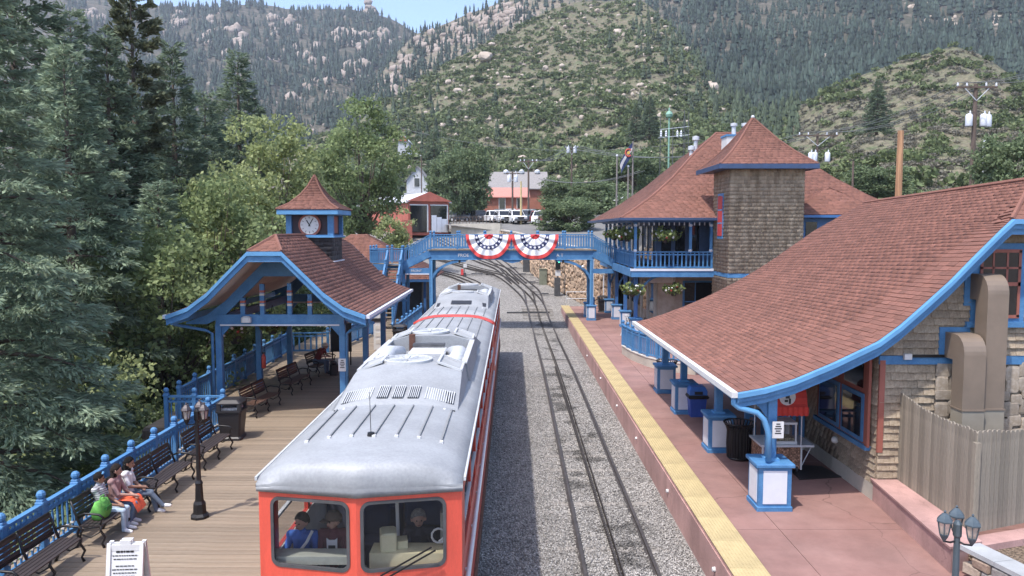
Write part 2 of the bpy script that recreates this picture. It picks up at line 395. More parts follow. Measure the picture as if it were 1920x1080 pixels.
track('open track with rack rail beside the red platform, curving left past the footbridge',
      [(2.13, 8), (2.16, 14), (2.2, 22), (2.24, 36), (2.14, 50), (2.03, 56.2), (1.91, 62.8), (1.44, 67.3), (.65, 71.8), (-.05, 75.2), (-1.25, 78.9), (-3.68, 82.1), (-7.26, 87.7), (-14, 95)], 110, teeth=230)
track('track under the red train, curving left beyond it', [(-1.99, 6), (-1.99, 30), (-1.99, 56), (-2.3, 66), (-3.6, 73.3), (-4.74, 76.1), (-5.95, 78.3), (-9, 82), (-16, 88)], 0, z0=.003)
track('branch track running beside the stone wall', [(1.9, 63.5), (1.77, 69.2), (1.02, 73.9), (.11, 78.6), (-.69, 83.2), (-2.31, 90.4), (-6, 104)], 0, z0=.004)
track('middle branch track climbing towards the red shed', [(.66, 73.6), (-.27, 78.6), (-1.14, 82.5), (-3.06, 86.9), (-4.49, 90.4), (-10, 104)], 0, z0=.006)
mb = MB()
for (xa, xb, y) in ((-.72, 1.3, 82.5), (.2, 2.2, 78.6), (1.2, 2.9, 74), (1.9, 4.0, 67.4), (-4.9, -1.8, 78.7)):
    m = MB(); z = yz(y)+.12
    m.beam((xa, y, z), (xb, y, z), .09, .05); m.beam((xa+.25*(xb-xa), y, z+.04), (xa+.62*(xb-xa), y, z+.04), .2, .12)
    tag(m.build('switch_rod', DGREY), {82.5: 'dark switch rod farthest up the yard by the rubble wall', 78.6: 'dark switch rod beside the second cabinet in the yard', 74: 'dark switch rod in front of the olive cabinet', 67.4: 'dark switch rod below the track signal mast', 78.7: 'dark switch rod beside the small red and white switch stand'}[y], 'switch rod', 'switch rods')
m = MB().beam((-.4, 52.5+7, yz(59.5)+.06), (2.9, 59.5, yz(59.5)+.06), .16, .1)
tag(m.build('cable_trough', DGREY), 'thin dark cable trough crossing the ballast under the footbridge', 'cable trough')
# loose ballast stones near the camera
def stones(N_, f):
    P = f(N_); s = rng.uniform(.016, .034, (len(P), 3)); th = rng.uniform(0, 6.28, len(P))
    o = np.array([[1, 0, 0], [-.5, .85, .1], [-.5, -.85, -.1], [.1, .05, .9], [0, 0, -.8]], float)
    V = o[None]*s[:, None, :]; V = V+rng.normal(0, .004, V.shape)
    c, s_ = np.cos(th)[:, None], np.sin(th)[:, None]
    X = V[..., 0]*c-V[..., 1]*s_; Yv = V[..., 0]*s_+V[..., 1]*c
    V = np.stack([X, Yv, V[..., 2]], -1)+P[:, None, :]
    F = np.array([[0, 1, 3], [1, 2, 3], [2, 0, 3], [1, 0, 4], [2, 1, 4], [0, 2, 4]])
    F = (F[None]+(np.arange(len(P))*5)[:, None, None]).reshape(-1, 3)
    return V.reshape(-1, 3), F
def fpos(n_):
    y = 11.5+26*rng.random(n_)**1.7; x = rng.uniform(-1.1, 3.8, n_)
    ok = (np.abs(x-1.46) > .05) & (np.abs(x-2.9) > .05)
    x, y = x[ok], y[ok]
    return np.stack([x, y, -.86+rng.uniform(-.005, .028, len(x))], 1)
V, F = stones(52000, fpos)
tag(link('ballast', np_mesh('ballast', V, F, BALL)), 'loose grey ballast stones between and beside the rails', 'gravel', kind='stuff')
# ------------------------------------------------------------------ hills
def ease(t): return t
class Hill:
    def __init__(s, cols, crest, ycrest, base, ybase, amp=3., pw=1.):
        s.px = np.array(cols, float); s.cr = np.array(crest, float); s.yc = np.array(ycrest, float)
        s.ba = np.array(base, float); s.yb = np.array(ybase, float); s.amp = amp; s.pw = pw
    def at(s, px, t):
        cr, yc, ba, yb = (np.interp(px, s.px, a) for a in (s.cr, s.yc, s.ba, s.yb))
        py = ba+(cr-ba)*t; Y = yb+(yc-yb)*t**s.pw
        Y *= 1+.012*math.sin(px*.021+3*t)+.01*math.sin(px*.05+9*t)
        p = at(px, py, Y)
        k = s.amp*(1 if t < .93 else (1-t)/.07*.7+.3)*min(1, t*6)
        d = Vector((p.x*.02, p.y*.02, p.z*.02))
        p.z += k*(noise.noise(d)+.5*noise.noise(d*2.7)+.25*noise.noise(d*7))
        return p
    def build(s, name, m, label, nx=120, ny=60):
        a, b = s.px[0], s.px[-1]; v = []
        for j in range(ny):
            for i in range(nx): v.append(s.at(a+(b-a)*i/(nx-1), j/(ny-1)))
        for i in range(nx): p = v[(ny-1)*nx+i]; v.append(Vector((p.x*1.15, p.y*1.15, p.z-80)))
        o = MB().add(v, [(j*nx+i, j*nx+i+1, (j+1)*nx+i+1, (j+1)*nx+i) for j in range(ny) for i in range(nx-1)]).build(name, m, None, True)
        return tag(o, label, 'hill', kind='structure')
H_left = Hill([-500, -200, 0, 150, 310, 400, 480, 560, 640, 700, 740, 775, 830, 900], [-90, -70, -40, -5, 12, 14, 8, 20, 18, 24, 40, 58, 95, 150],
              [1500]*14, [430]*14, [260]*14, 10, 1.2)
H_rock = Hill([600, 660, 700, 740, 780, 830, 880, 930, 1000, 1100, 1230], [262, 228, 160, 104, 62, 46, 26, 6, -30, -40, 60], [620, 660, 740, 850, 900, 900, 900, 900, 900, 900, 900], [300]*11, [400]*11, 6, 1.)
H_green = Hill([540, 600, 660, 720, 780, 850, 930, 1000, 1080, 1200, 1250, 1300, 1350, 1400, 1450, 1500, 1560, 1620, 1680, 1740, 1790, 1850, 1920, 2000, 2300],
               [300, 262, 236, 192, 158, 110, 72, 34, 4, 0, 40, 100, 165, 196, 222, 200, 170, 140, 115, 96, 82, 102, 152, 185, 210],
               [420, 440, 460, 480, 500, 520, 540, 560, 560, 540, 500, 460, 400, 360, 330, 310, 300, 290, 285, 280, 280, 280, 270, 260, 240],
               [445]*25, [150, 150, 150, 150, 150, 150, 150, 150, 145, 130, 120, 110, 100, 92, 86, 82, 78, 74, 72, 70, 68, 66, 64, 62, 60], 5.5, 1.15)
H_forest = Hill([1050, 1150, 1300, 1500, 1700, 1920, 2200, 2500], [-90]*8, [1000, 980, 950, 900, 880, 860, 840, 820], [300]*8, [420, 400, 380, 340, 320, 310, 300, 290], 6, 1.)
def hill_mat(name, c1, c2, c3, sc1, soil=()):
    m = mat(name, c1, .95, scale=sc1, col2=c2, col2_amt=1., spec=.1)
    N = m.node_tree.nodes; L = m.node_tree.links; b = N['Principled BSDF']
    src = b.inputs['Base Color'].links[0].from_socket
    tc = N.new('ShaderNodeTexCoord'); n_ = N.new('ShaderNodeTexNoise'); n_.inputs['Scale'].default_value = sc1*5; n_.inputs['Detail'].default_value = 6; n_.inputs['Roughness'].default_value = .7
    L.new(tc.outputs['Object'], n_.inputs['Vector'])
    mr = N.new('ShaderNodeMapRange'); mr.inputs[1].default_value = .48; mr.inputs[2].default_value = .62; L.new(n_.outputs['Fac'], mr.inputs[0])
    mx = N.new('ShaderNodeMix'); mx.data_type = 'RGBA'; L.new(mr.outputs[0], mx.inputs[0]); L.new(src, mx.inputs[6]); mx.inputs[7].default_value = (*c3, 1)
    out = mx.outputs[2]
    n2 = N.new('ShaderNodeTexNoise'); n2.inputs['Scale'].default_value = .9; n2.inputs['Detail'].default_value = 4; n2.inputs['Roughness'].default_value = .8; L.new(tc.outputs['Object'], n2.inputs['Vector'])
    m2 = N.new('ShaderNodeMapRange'); m2.inputs[1].default_value = .35; m2.inputs[2].default_value = .65; m2.inputs[3].default_value = .55; m2.inputs[4].default_value = 1.35; L.new(n2.outputs['Fac'], m2.inputs[0])
    hs = N.new('ShaderNodeHueSaturation'); L.new(out, hs.inputs['Color']); L.new(m2.outputs[0], hs.inputs['Value']); out = hs.outputs[0]
    for (c, rad) in soil:
        vd = N.new('ShaderNodeVectorMath'); vd.operation = 'DISTANCE'; L.new(tc.outputs['Object'], vd.inputs[0]); vd.inputs[1].default_value = c
        ad = N.new('ShaderNodeMath'); ad.operation = 'MULTIPLY_ADD'; L.new(n_.outputs['Fac'], ad.inputs[0]); ad.inputs[1].default_value = rad*1.6; L.new(vd.outputs['Value'], ad.inputs[2])
        mr3 = N.new('ShaderNodeMapRange'); mr3.inputs[1].default_value = rad*2.; mr3.inputs[2].default_value = rad*1.5; L.new(ad.outputs[0], mr3.inputs[0])
        m3 = N.new('ShaderNodeMix'); m3.data_type = 'RGBA'; L.new(mr3.outputs[0], m3.inputs[0]); L.new(out, m3.inputs[6]); m3.inputs[7].default_value = (.36, .2, .11, 1); out = m3.outputs[2]
    L.new(out, b.inputs['Base Color'])
    return m
HM1 = hill_mat('forest_floor', (.06, .068, .05), (.095, .09, .07), (.15, .13, .11), .02)
HM2 = hill_mat('scrub_hillside', (.2, .17, .125), (.15, .145, .095), (.1, .12, .065), .06, [(H_green.at(1578, .32), 6.5), (H_green.at(1640, .2), 4.), (H_green.at(1560, .2), 5.)])
H_left.build('mountain', HM1, 'dark forested mountain with pale crags and a rock tower on its ridge')
H_rock.build('rocky_ridge', hill_mat('crag_slope', (.3, .25, .21), (.17, .15, .11), (.1, .11, .07), .03), 'pale rocky ridge dotted with conifers behind the green hill')
H_green.build('hillside', HM2, 'tan hillside covered with green scrub behind the depot', 200, 70)
H_forest.build('forest_slope', HM1, 'steep dark conifer slope above the right end of the scrub hill')
# --- scattered conifers
def conifer_batch(pts, hs, layers=5, seg=6, wid=.26):
    """each tree: stacked ragged skirts, three-sided faces"""
    n_ = len(pts); pts = np.array(pts); hs = np.array(hs)
    T = []; F = []; base = 0
    for l in range(layers):
        f0 = .1+.9*l/layers; f1 = min(1.0, f0+.9/layers*1.75)
        r = wid*(1-f0)**.85*1.05
        ang = rng.uniform(0, 6.28, (n_, 1))+np.arange(seg*2)[None]*math.pi/seg
        rr = r*np.where(np.arange(seg*2) % 2 == 0, 1., .5)[None]*rng.uniform(.65, 1.3, (n_, seg*2))
        zz = f0+rng.uniform(-.03, .03, (n_, seg*2))-np.where(np.arange(seg*2) % 2 == 0, .025, 0)[None]
        ring = np.stack([rr*np.cos(ang), rr*np.sin(ang), zz], -1)*hs[:, None, None]
        apex = np.stack([np.zeros(n_), np.zeros(n_), np.full(n_, f1)], -1)*hs[:, None]
        V_ = np.concatenate([ring, apex[:, None]], 1)+pts[:, None]
        k = seg*2
        f = np.array([[i, (i+1) % k, k] for i in range(k)])
        F.append((f[None]+(np.arange(n_)*(k+1))[:, None, None]).reshape(-1, 3)+base); T.append(V_.reshape(-1, 3)); base += n_*(k+1)
    return np.concatenate(T), np.concatenate(F)
CONF = leaf_mat('far_conifer', (.03, .05, .042), (.054, .078, .062), .1, .02, .5, .8)
CONF2 = leaf_mat('hill_conifer', (.045, .065, .042), (.075, .1, .06), .1, .05, .4, .8)
def scatter(h, n_, pxr, tr, dens=None):
    out = []
    while len(out) < n_:
        px = random.uniform(*pxr); t = random.uniform(*tr)
        if dens is not None and random.random() > dens(px, t): continue
        out.append(h.at(px, t))
    return out
def clump(px, t, s=1., th=0.): return 1 if noise.noise((px*.012*s, t*9*s, 3.3)) > th else .3
P1 = scatter(H_left, 5600, (120, 900), (.28, 1.0), lambda px, t: .75 if noise.noise((px*.02, t*11, 1)) > -.1 else .32)
V, F = conifer_batch(P1, [random.uniform(8, 14) if noise.noise((p.x*.006, p.z*.02, 1)) > .1 else random.uniform(12, 24) for p in P1], 4, 5, .21)
tag(link('forest', np_mesh('forest', V, F, CONF)), 'dark blue green conifer forest covering the far mountain', 'forest', kind='stuff')
P2 = scatter(H_rock, 1400, (620, 1100), (.15, 1.0))
V, F = conifer_batch(P2, [random.uniform(7, 15) for _ in P2], 4, 5, .2)
tag(link('ridge_conifers', np_mesh('ridge_conifers', V, F, CONF)), 'scattered conifers among the crags of the rocky ridge', 'forest', kind='stuff')
def dforest(px, t):
    if px < 1200: return .3
    if 1690 < px < 1715 and t > .6: return .1
    return .95
P3 = scatter(H_forest, 5200, (1130, 2100), (.05, .85), dforest)
V, F = conifer_batch(P3, [random.uniform(6, 12) if noise.noise((p.x*.01, p.z*.03, 4)) > .1 else random.uniform(9, 19) for p in P3], 4, 5, .21)
tag(link('slope_forest', np_mesh('slope_forest', V, F, CONF)), 'dense conifer forest on the steep slope above the depot', 'forest', kind='stuff')
# dead grey trunks in the slope forest
mb = MB()
for p in scatter(H_forest, 60, (1400, 1560), (.1, .4)): mb.cyl(p, p+Vector((random.uniform(-.5, .5), 0, random.uniform(8, 13))), .22, .05, 4)
tag(mb.build('dead_trunks', mat('dead_wood', (.3, .28, .27), .9)), 'bare grey dead trunks among the slope forest', 'dead trees', kind='stuff')
# --- shrubs
def leaf_ball(n_leaf, size, flat=.75, seed=0, holes=.0):
    r_ = np.random.default_rng(seed)
    d = r_.normal(size=(n_leaf, 3)); d /= np.linalg.norm(d, axis=1)[:, None]
    rad = r_.uniform(.55, 1., n_leaf)**.6
    lob = 1+.28*np.sin(d[:, 0]*4+seed)+.22*np.sin(d[:, 1]*5+2*seed)+.2*np.sin(d[:, 2]*6)
    c = d*(rad*lob)[:, None]; c[:, 2] = c[:, 2]*flat+flat*.55
    c = c[c[:, 2] > 0]; m_ = len(c)
    a = r_.normal(size=(m_, 3)); a /= np.linalg.norm(a, axis=1)[:, None]
    b = r_.normal(size=(m_, 3)); b -= a*(a*b).sum(1)[:, None]; b /= np.linalg.norm(b, axis=1)[:, None]
    s = size*r_.uniform(.6, 1.4, m_)[:, None]
    V_ = np.stack([c-a*s, c+b*s*.7, c+a*s, c-b*s*.7], 1).reshape(-1, 3)
    return V_, np.arange(m_*4).reshape(-1, 4)
BUSH = leaf_mat('scrub_leaf', (.11, .15, .06), (.18, .215, .1), .25, .05, .35, .7)
BUSHD = leaf_mat('sage_leaf', (.17, .16, .125), (.25, .23, .18), .2, .08, .3, .8)
protoV = [leaf_ball(46, .36, .62, k) for k in range(10)]
protoF = [leaf_ball(150, .2, .62, 50+k) for k in range(8)]
def bush_batch(pts, rs):
    Vs = []; Fs = []; b = 0
    for p, r in zip(pts, rs):
        v, f = random.choice(protoF if p[1] < 240 else protoV); th = random.uniform(0, 6.28); c, s = math.cos(th), math.sin(th)
        w = np.empty_like(v); sx = r*random.uniform(.8, 1.3)
        w[:, 0] = (v[:, 0]*c-v[:, 1]*s)*sx; w[:, 1] = (v[:, 0]*s+v[:, 1]*c)*sx; w[:, 2] = v[:, 2]*r
        Vs.append(w+np.array(p)); Fs.append(f+b); b += len(v)
    return np.concatenate(Vs), np.concatenate(Fs)
def dgreen(px, t):
    base = noise.noise((px*.01, t*8, 5.1))+.5*noise.noise((px*.03, t*20, 2))
    if px > 1480: return .45 if (base > .42 or t < .1 or (px > 1880 and t > .6)) else .03
    k = .95 if t < .3 else .8
    return k if base > -.3 else .3
P4 = scatter(H_green, 10500, (580, 2050), (.02, .99), dgreen)
V, F = bush_batch(P4, [random.choice((random.uniform(.6, 1.2), random.uniform(1., 2.), random.uniform(1.2, 2.8)))*(1 if p.y > 160 else .7) for p in P4])
tag(link('hillside_scrub', np_mesh('hillside_scrub', V, F, BUSH)), 'green scrub oak thickets spread over the hillside', 'scrub', kind='stuff')
P4b = scatter(H_green, 110, (1440, 2050), (.9, 1.0))+scatter(H_green, 160, (700, 1200), (.93, 1.))
V, F = bush_batch(P4b, [random.uniform(.8, 2.2) for p in P4b])
tag(link('crest_scrub', np_mesh('crest_scrub', V, F, BUSH)), 'tall green scrub along the crest of the hillside', 'scrub', kind='stuff')
P5 = scatter(H_green, 5200, (640, 2050), (.1, .99), lambda px, t: .8 if px > 1480 else .75)
V, F = bush_batch(P5, [random.uniform(.5, 1.1) for p in P5])
tag(link('dry_scrub', np_mesh('dry_scrub', V, F, BUSHD)), 'dry grey brown brush on the tan hillside', 'scrub', kind='stuff')
shr = []
for k in range(6):
    v, f = leaf_ball(380, .17, .7, 20+k); shr.append(np_mesh('shrub', v, f, BUSH))
hs = scatter(H_green, 110, (760, 1900), (.03, .4))
for p in hs:
    o = link('shrub', random.choice(shr)); r = random.uniform(1.3, 2.6); o.location = p; o.scale = (r*1.1, r*1.1, r); o.rotation_euler = (0, 0, random.uniform(0, 6))
    tag(o, 'rounded green scrub bush on the hillside behind the depot', 'shrub', 'scrub bushes low on the hillside')
P6b = scatter(H_green, 260, (1190, 1500), (.72, 1.), lambda px, t: 1. if t > .9 else .35)+scatter(H_green, 60, (640, 830), (.7, 1.))
V, F = conifer_batch(P6b, [random.uniform(4, 10) for _ in P6b], 4, 5, .22)
tag(link('crest_conifers', np_mesh('crest_conifers', V, F, CONF2)), 'conifers straggling over the crest of the scrub hill', 'conifers', kind='stuff')
P6 = scatter(H_green, 60, (640, 1400), (.25, .97), lambda px, t: 1 if (px < 820 or 1180 < px < 1240 or px > 1300) else .12)
V, F = conifer_batch(P6, [random.uniform(6, 11) for _ in P6], 5, 6, .22)
tag(link('hillside_conifers', np_mesh('hillside_conifers', V, F, CONF2)), 'small dark conifers dotted over the scrub hillside', 'conifers', kind='stuff')
# --- boulders and crags
ROCK = mat('granite', (.44, .36, .29), .9, var=.2, scale=.25, bump=.5, bscale=1.2, col2=(.5, .43, .37), col2_amt=.9)
ROCKP = mat('pink_granite', (.3, .24, .2), .9, var=.3, scale=.12, bump=.6, bscale=.6, col2=(.4, .34, .3), col2_amt=.9)
def rock_mesh(seed, m, n_=2, rough=.35, name='boulder'):
    bm = bmesh.new(); bmesh.ops.create_icosphere(bm, subdivisions=n_, radius=1)
    for v in bm.verts:
        d = v.co.copy(); k = 1+rough*noise.noise(d*1.3+Vector((seed*7.1, 0, 0)))+.2*noise.noise(d*3+Vector((0, seed*3.3, 0)))
        v.co = d*k
        for ax in (Vector((.8, .3, .5)), Vector((-.5, .8, .3)), Vector((.1, -.9, .4)), Vector((0, 0, 1)), Vector((-.8, -.4, .2))):
            ax = ax.normalized(); q = v.co.dot(ax)-.78
            if q > 0: v.co -= ax*q*.85
    me = bpy.data.meshes.new(name); bm.to_mesh(me); bm.free(); me.materials.append(m); return me
rocks = [rock_mesh(k, ROCK) for k in range(6)]
big = [(912, 122, 20, 'large pale slab boulder high on the green hill, biggest of them'), (893, 120, 10, None), (922, 62, 9, None), (858, 178, 11, None), (886, 157, 10, None), (840, 168, 9, None), (948, 150, 6, None), (978, 87, 11, None), (1023, 122, 10, None), (1157, 62, 12, None), (1171, 75, 9, None), (1207, 70, 7, None),
       (1158, 200, 7, None), (1040, 201, 9, None), (1053, 192, 9, None), (1130, 182, 10, None), (1188, 142, 7, None), (1288, 92, 10, 'pale upright boulder at the edge of the slope forest'), (1335, 162, 18, None), (1350, 165, 15, None), (1262, 68, 8, None), (1095, 40, 8, None), (1190, 12, 8, None), (1240, 60, 7, None), (1120, 20, 8, None), (1035, 60, 7, None), (1365, 170, 9, None), (1200, 88, 5, None), (965, 95, 6, None), (1000, 160, 6, None)]
def green_t(px, py):
    cr = np.interp(px, H_green.px, H_green.cr); ba = np.interp(px, H_green.px, H_green.ba); return float((py-ba)/(cr-ba))
for i, (px, py, w, lab) in enumerate(big):
    p = H_green.at(px, min(.97, green_t(px, py))); r = w*p.y/1450*.8
    o = link('boulder', rocks[i % 6]); o.location = p+Vector((0, 0, .45*r)); o.scale = (r, r*.8, r*random.uniform(.55, .8)); o.rotation_euler = (random.uniform(-.3, .3), random.uniform(-.3, .3), random.uniform(0, 6))
    tag(o, lab or 'pale granite boulder lying in the scrub of the green hill', 'boulder', None if lab else 'boulders on the green hill')
def block_mesh(seed, m, name='stone'):
    r_ = random.Random(seed); bm = bmesh.new(); bmesh.ops.create_cube(bm, size=2)
    bmesh.ops.bevel(bm, geom=bm.edges[:], offset=.22, segments=1, affect='EDGES')
    for v in bm.verts: v.co += Vector((r_.uniform(-.13, .13), r_.uniform(-.1, .1), r_.uniform(-.13, .13)))
    bmesh.ops.triangulate(bm, faces=bm.faces[:])
    me = bpy.data.meshes.new(name); bm.to_mesh(me); bm.free(); me.materials.append(m); return me
def rock_batch(pts, rs, flat=1., tall=1.):
    base = []
    for k in range(6):
        me = rock_mesh(30+k, ROCK, 1, .5); v = np.array([q.co[:] for q in me.vertices]); f = np.array([list(q.vertices) for q in me.polygons]); base.append((v, f)); bpy.data.meshes.remove(me)
    Vs, Fs, b = [], [], 0
    for p, r in zip(pts, rs):
        v, f = random.choice(base); th = random.uniform(0, 6.28); c, s = math.cos(th), math.sin(th); w = np.empty_like(v)
        sx = r*random.uniform(.7, 1.3); sz = r*random.uniform(.6, 1.2)*tall
        w[:, 0] = (v[:, 0]*c-v[:, 1]*s)*sx; w[:, 1] = (v[:, 0]*s+v[:, 1]*c)*sx*.8; w[:, 2] = v[:, 2]*sz
        Vs.append(w+np.array(p)); Fs.append(f+b); b += len(v)
    return np.concatenate(Vs), np.concatenate(Fs)
def left_t(h, px, py):
    cr = np.interp(px, h.px, h.cr); ba = np.interp(px, h.px, h.ba); return float((py-ba)/(cr-ba))
crags = []; cr_ = []
spots = [(335, 42, 16, 14), (172, 25, 9, 8), (193, 32, 6, 6), (305, 66, 6, 8), (395, 40, 6, 6), (385, 72, 8, 8), (450, 78, 13, 12), (440, 60, 16, 4), (393, 90, 5, 4), (425, 107, 5, 4), (520, 35, 16, 7), (545, 45, 10, 6), (515, 68, 6, 5), (650, 62, 22, 14), (680, 66, 10, 9), (720, 70, 22, 12), (630, 80, 6, 10), (668, 88, 16, 6), (595, 88, 4, 6), (560, 60, 5, 8), (660, 140, 22, 10), (680, 135, 14, 10), (640, 155, 16, 6), (575, 165, 14, 7), (610, 165, 8, 6), (548, 180, 5, 8), (570, 105, 16, 4), (600, 120, 18, 4), (520, 62, 9, 8), (560, 105, 6, 5), (625, 145, 12, 6), (555, 90, 8, 4), (500, 110, 10, 5)]
for px, py, w, hh in spots:
    for _ in range(5+int(w*hh/12)):
        x, y = px+random.gauss(0, w*.45), py+random.gauss(0, hh*.45)
        t = left_t(H_left, x, y)
        if 0 < t < .99:
            p = H_left.at(x, t); crags.append(p); cr_.append(random.uniform(4, 10.5)*(1.2 if hh > 9 else 1))
for p in scatter(H_left, 150, (300, 760), (.4, .97)): crags.append(p); cr_.append(random.uniform(1.8, 4.2))
V, F = rock_batch(crags, cr_, tall=1.3)
tag(link('mountain_crags', np_mesh('mountain_crags', V, F, ROCKP)), 'pale granite crags scattered over the forested mountain', 'crags', kind='stuff')
crags = []; cr_ = []
for px, py, w, hh in [(735, 165, 14, 20), (715, 195, 12, 12), (790, 82, 14, 8), (815, 92, 14, 8), (835, 78, 20, 10), (860, 60, 12, 14), (880, 75, 14, 10), (905, 50, 16, 16), (935, 35, 22, 14), (960, 20, 26, 12), (700, 215, 14, 12), (760, 120, 12, 18), (820, 60, 10, 8), (985, 40, 18, 14), (670, 225, 10, 8), (740, 140, 8, 16), (890, 30, 10, 8)]:
    for _ in range(5+int(w*hh/8)):
        x, y = px+random.gauss(0, w*.45), py+random.gauss(0, hh*.45); t = left_t(H_rock, x, y)
        if 0 < t < .995: p = H_rock.at(x, t); crags.append(p); cr_.append(random.uniform(2.2, 6.2))
for p in scatter(H_rock, 260, (640, 1100), (.2, .97)): crags.append(p); cr_.append(random.uniform(.9, 2.4))
V, F = rock_batch(crags, cr_, tall=1.)
tag(link('ridge_crags', np_mesh('ridge_crags', V, F, ROCKP)), 'tumbled pink granite crags on the rocky ridge', 'crags', kind='stuff')
P7 = scatter(H_green, 650, (700, 1400), (.2, .98)); P7 = [p+Vector((0, 0, .4)) for p in P7]; V, F = rock_batch(P7, [random.uniform(.5, 1.6) for _ in P7])
tag(link('hillside_rocks', np_mesh('hillside_rocks', V, F, ROCK)), 'small pale rocks strewn over the scrub hillside', 'rocks', kind='stuff')
P8 = [H_forest.at(random.gauss(px, 6), left_t(H_forest, px, random.gauss(py, 4))) for px, py in [(1733, 10), (1740, 15), (1755, 35), (1738, 38), (1772, 38), (1790, 42), (1705, 10), (1712, 20), (1878, 48), (1860, 38), (1830, 62), (1484, 80), (1470, 85), (1548, 98), (1880, 30), (1780, 45)] for _ in range(4)]
V, F = rock_batch(P8, [random.uniform(1.2, 3.4) for _ in P8])
tag(link('slope_rocks', np_mesh('slope_rocks', V, F, ROCK)), 'pale rock outcrops in the slope forest', 'rocks', kind='stuff')
# rock tower on the ridge
rt = thing('rock_tower', 'rounded granite tower of stacked blocks on the mountain ridge', 'rock', at(690, 26, 1490))
for dx, py, w, h_ in ((0, 22, 13, 9), (12, 24, 11, 8), (-9, 24, 9, 7), (1, 13, 11, 8), (9, 16, 8, 6), (0, 3, 11, 9), (16, 25, 8, 5)):
    p = at(690+dx, py, 1480); s = 1480/1450
    o = link('block', rock_mesh(60+dx+py, ROCKP, 2, .25, 'block'), rt); o.location = p-ROOTS[rt.name]; o.scale = (w*s*.75, w*s*.7, h_*s*.8)
# ------------------------------------------------------------------ shingled surfaces
WEDGE = {}
def wedge(m):
    if m.name not in WEDGE:
        me = bpy.data.meshes.new('shingle')
        me.from_pydata([(0, 0, 0), (1, 0, 0), (0, 0, 1), (1, 0, 1), (0, 1, .08), (1, 1, .08)], [], [(2, 3, 5, 4), (0, 1, 3, 2), (0, 2, 4), (1, 5, 3)])
        me.materials.append(m); WEDGE[m.name] = me
    return WEDGE[m.name]
def facet(Lp, Rp, nrm, expo=.14, tabw=.3, h=.016, jw=.25):
    """shingle tabs covering the ruled surface between polylines Lp and Rp (bottom to top) -> (n, 4, 3) origin, s, t, n"""
    Lp = np.array([tuple(p) for p in Lp], float); Rp = np.array([tuple(p) for p in Rp], float); nrm = np.array(tuple(nrm), float)
    mid = (Lp+Rp)/2; d = np.r_[0, np.cumsum(np.linalg.norm(np.diff(mid, axis=0), axis=1))]
    rows = max(1, int(round(d[-1]/expo))); out = []
    ip = lambda P, t: np.array([np.interp(t, d, P[:, k]) for k in range(3)])
    for r in range(rows):
        t0 = d[-1]*r/rows; t1 = min(d[-1], t0+expo*1.25)
        l0, r0, l1, r1 = ip(Lp, t0), ip(Rp, t0), ip(Lp, t1), ip(Rp, t1)
        ln = np.linalg.norm(r0-l0); k = max(1, int(round(ln/tabw)))
        e = np.arange(k+1)/k; o = (r % 2)*.5/k+rng.uniform(0, .2)/k
        if k > 1: e = np.clip(np.r_[0, (e[1:-1]+o*.9+rng.uniform(-jw, jw, k-1)/k*.5), 1], 0, 1); e = np.sort(e)
        for i in range(k):
            if e[i+1]-e[i] < .06/max(ln, .1): continue
            g = .004/max(ln, .05)
            a, b = e[i]+g*.5, e[i+1]-g*.5
            A, B = l0+(r0-l0)*a, l0+(r0-l0)*b; c_ = (a+b)/2; U = l1+(r1-l1)*c_
            t = U-(A+B)/2; s = B-A
            n_ = np.cross(s, t); q = np.linalg.norm(n_)
            if q < 1e-9: continue
            n_ /= q
            if n_.dot(nrm) < 0: n_ = -n_
            out.append((A+t*rng.uniform(-.03, .03), s, t, n_*h*rng.uniform(.75, 1.35)))
    return np.array(out)
def shingles(tabs, m, parent, n_ind=0, name='shingle'):
    tabs = np.concatenate(tabs) if isinstance(tabs, list) else tabs
    camp = np.array([0, 0, 6.]); o = np.array(off(parent))
    c = tabs[:, 0]+tabs[:, 1]*.5+tabs[:, 2]*.4
    if n_ind:
        vis = ((camp-c)*tabs[:, 3]).sum(1) > 0
        u = 960+1450*c[:, 0]/c[:, 1]; w = 430+1450*(6-c[:, 2])/c[:, 1]
        vis &= (u > -20) & (u < 1940) & (w < 1100) & (c[:, 1] > 5)
        key = np.where(vis, np.linalg.norm(c-camp, axis=1), 1e6); order = np.argsort(key)
        ind, rest = order[:n_ind], order[n_ind:]
        me = wedge(m)
        for i in ind:
            q = link(name, me, parent); A, s, t, n_ = tabs[i]
            M = Matrix.Identity(4)
            for k, col in enumerate((s, t, n_, A-o)):
                for j in range(3): M[j][k] = col[j]
            q.matrix_local = M
    else: rest = np.arange(len(tabs))
    if len(rest):
        T = tabs[rest]; A, s, t, n_ = T[:, 0]-o, T[:, 1], T[:, 2], T[:, 3]
        V_ = np.stack([A, A+s, A+n_, A+s+n_, A+t+n_*.08, A+s+t+n_*.08], 1).reshape(-1, 3)
        f4 = np.array([[2, 3, 5, 4], [0, 1, 3, 2], [0, 2, 4, 4], [1, 5, 3, 3]]); f3 = np.array([[2, 3, 5], [2, 5, 4], [0, 1, 3], [0, 3, 2], [0, 2, 4], [1, 5, 3]])
        F_ = (f3[None]+(np.arange(len(T))*6)[:, None, None]).reshape(-1, 3)
        q = link(name+'_courses' if n_ind else name+'_courses', np_mesh(name, V_, F_, m), parent); q['kind'] = 'stuff'
def hip_cap(t, pts, r=.055):
    return MB().tube([Vector(p)+Vector((0, 0, .01)) for p in pts], r, 6).build('hip_cap', SHING, t)
def ruled(Lp, Rp):
    m = MB(); n_ = len(Lp); m.add(list(Lp)+list(Rp), [(i, n_+i, n_+i+1, i+1) for i in range(n_-1)]); return m
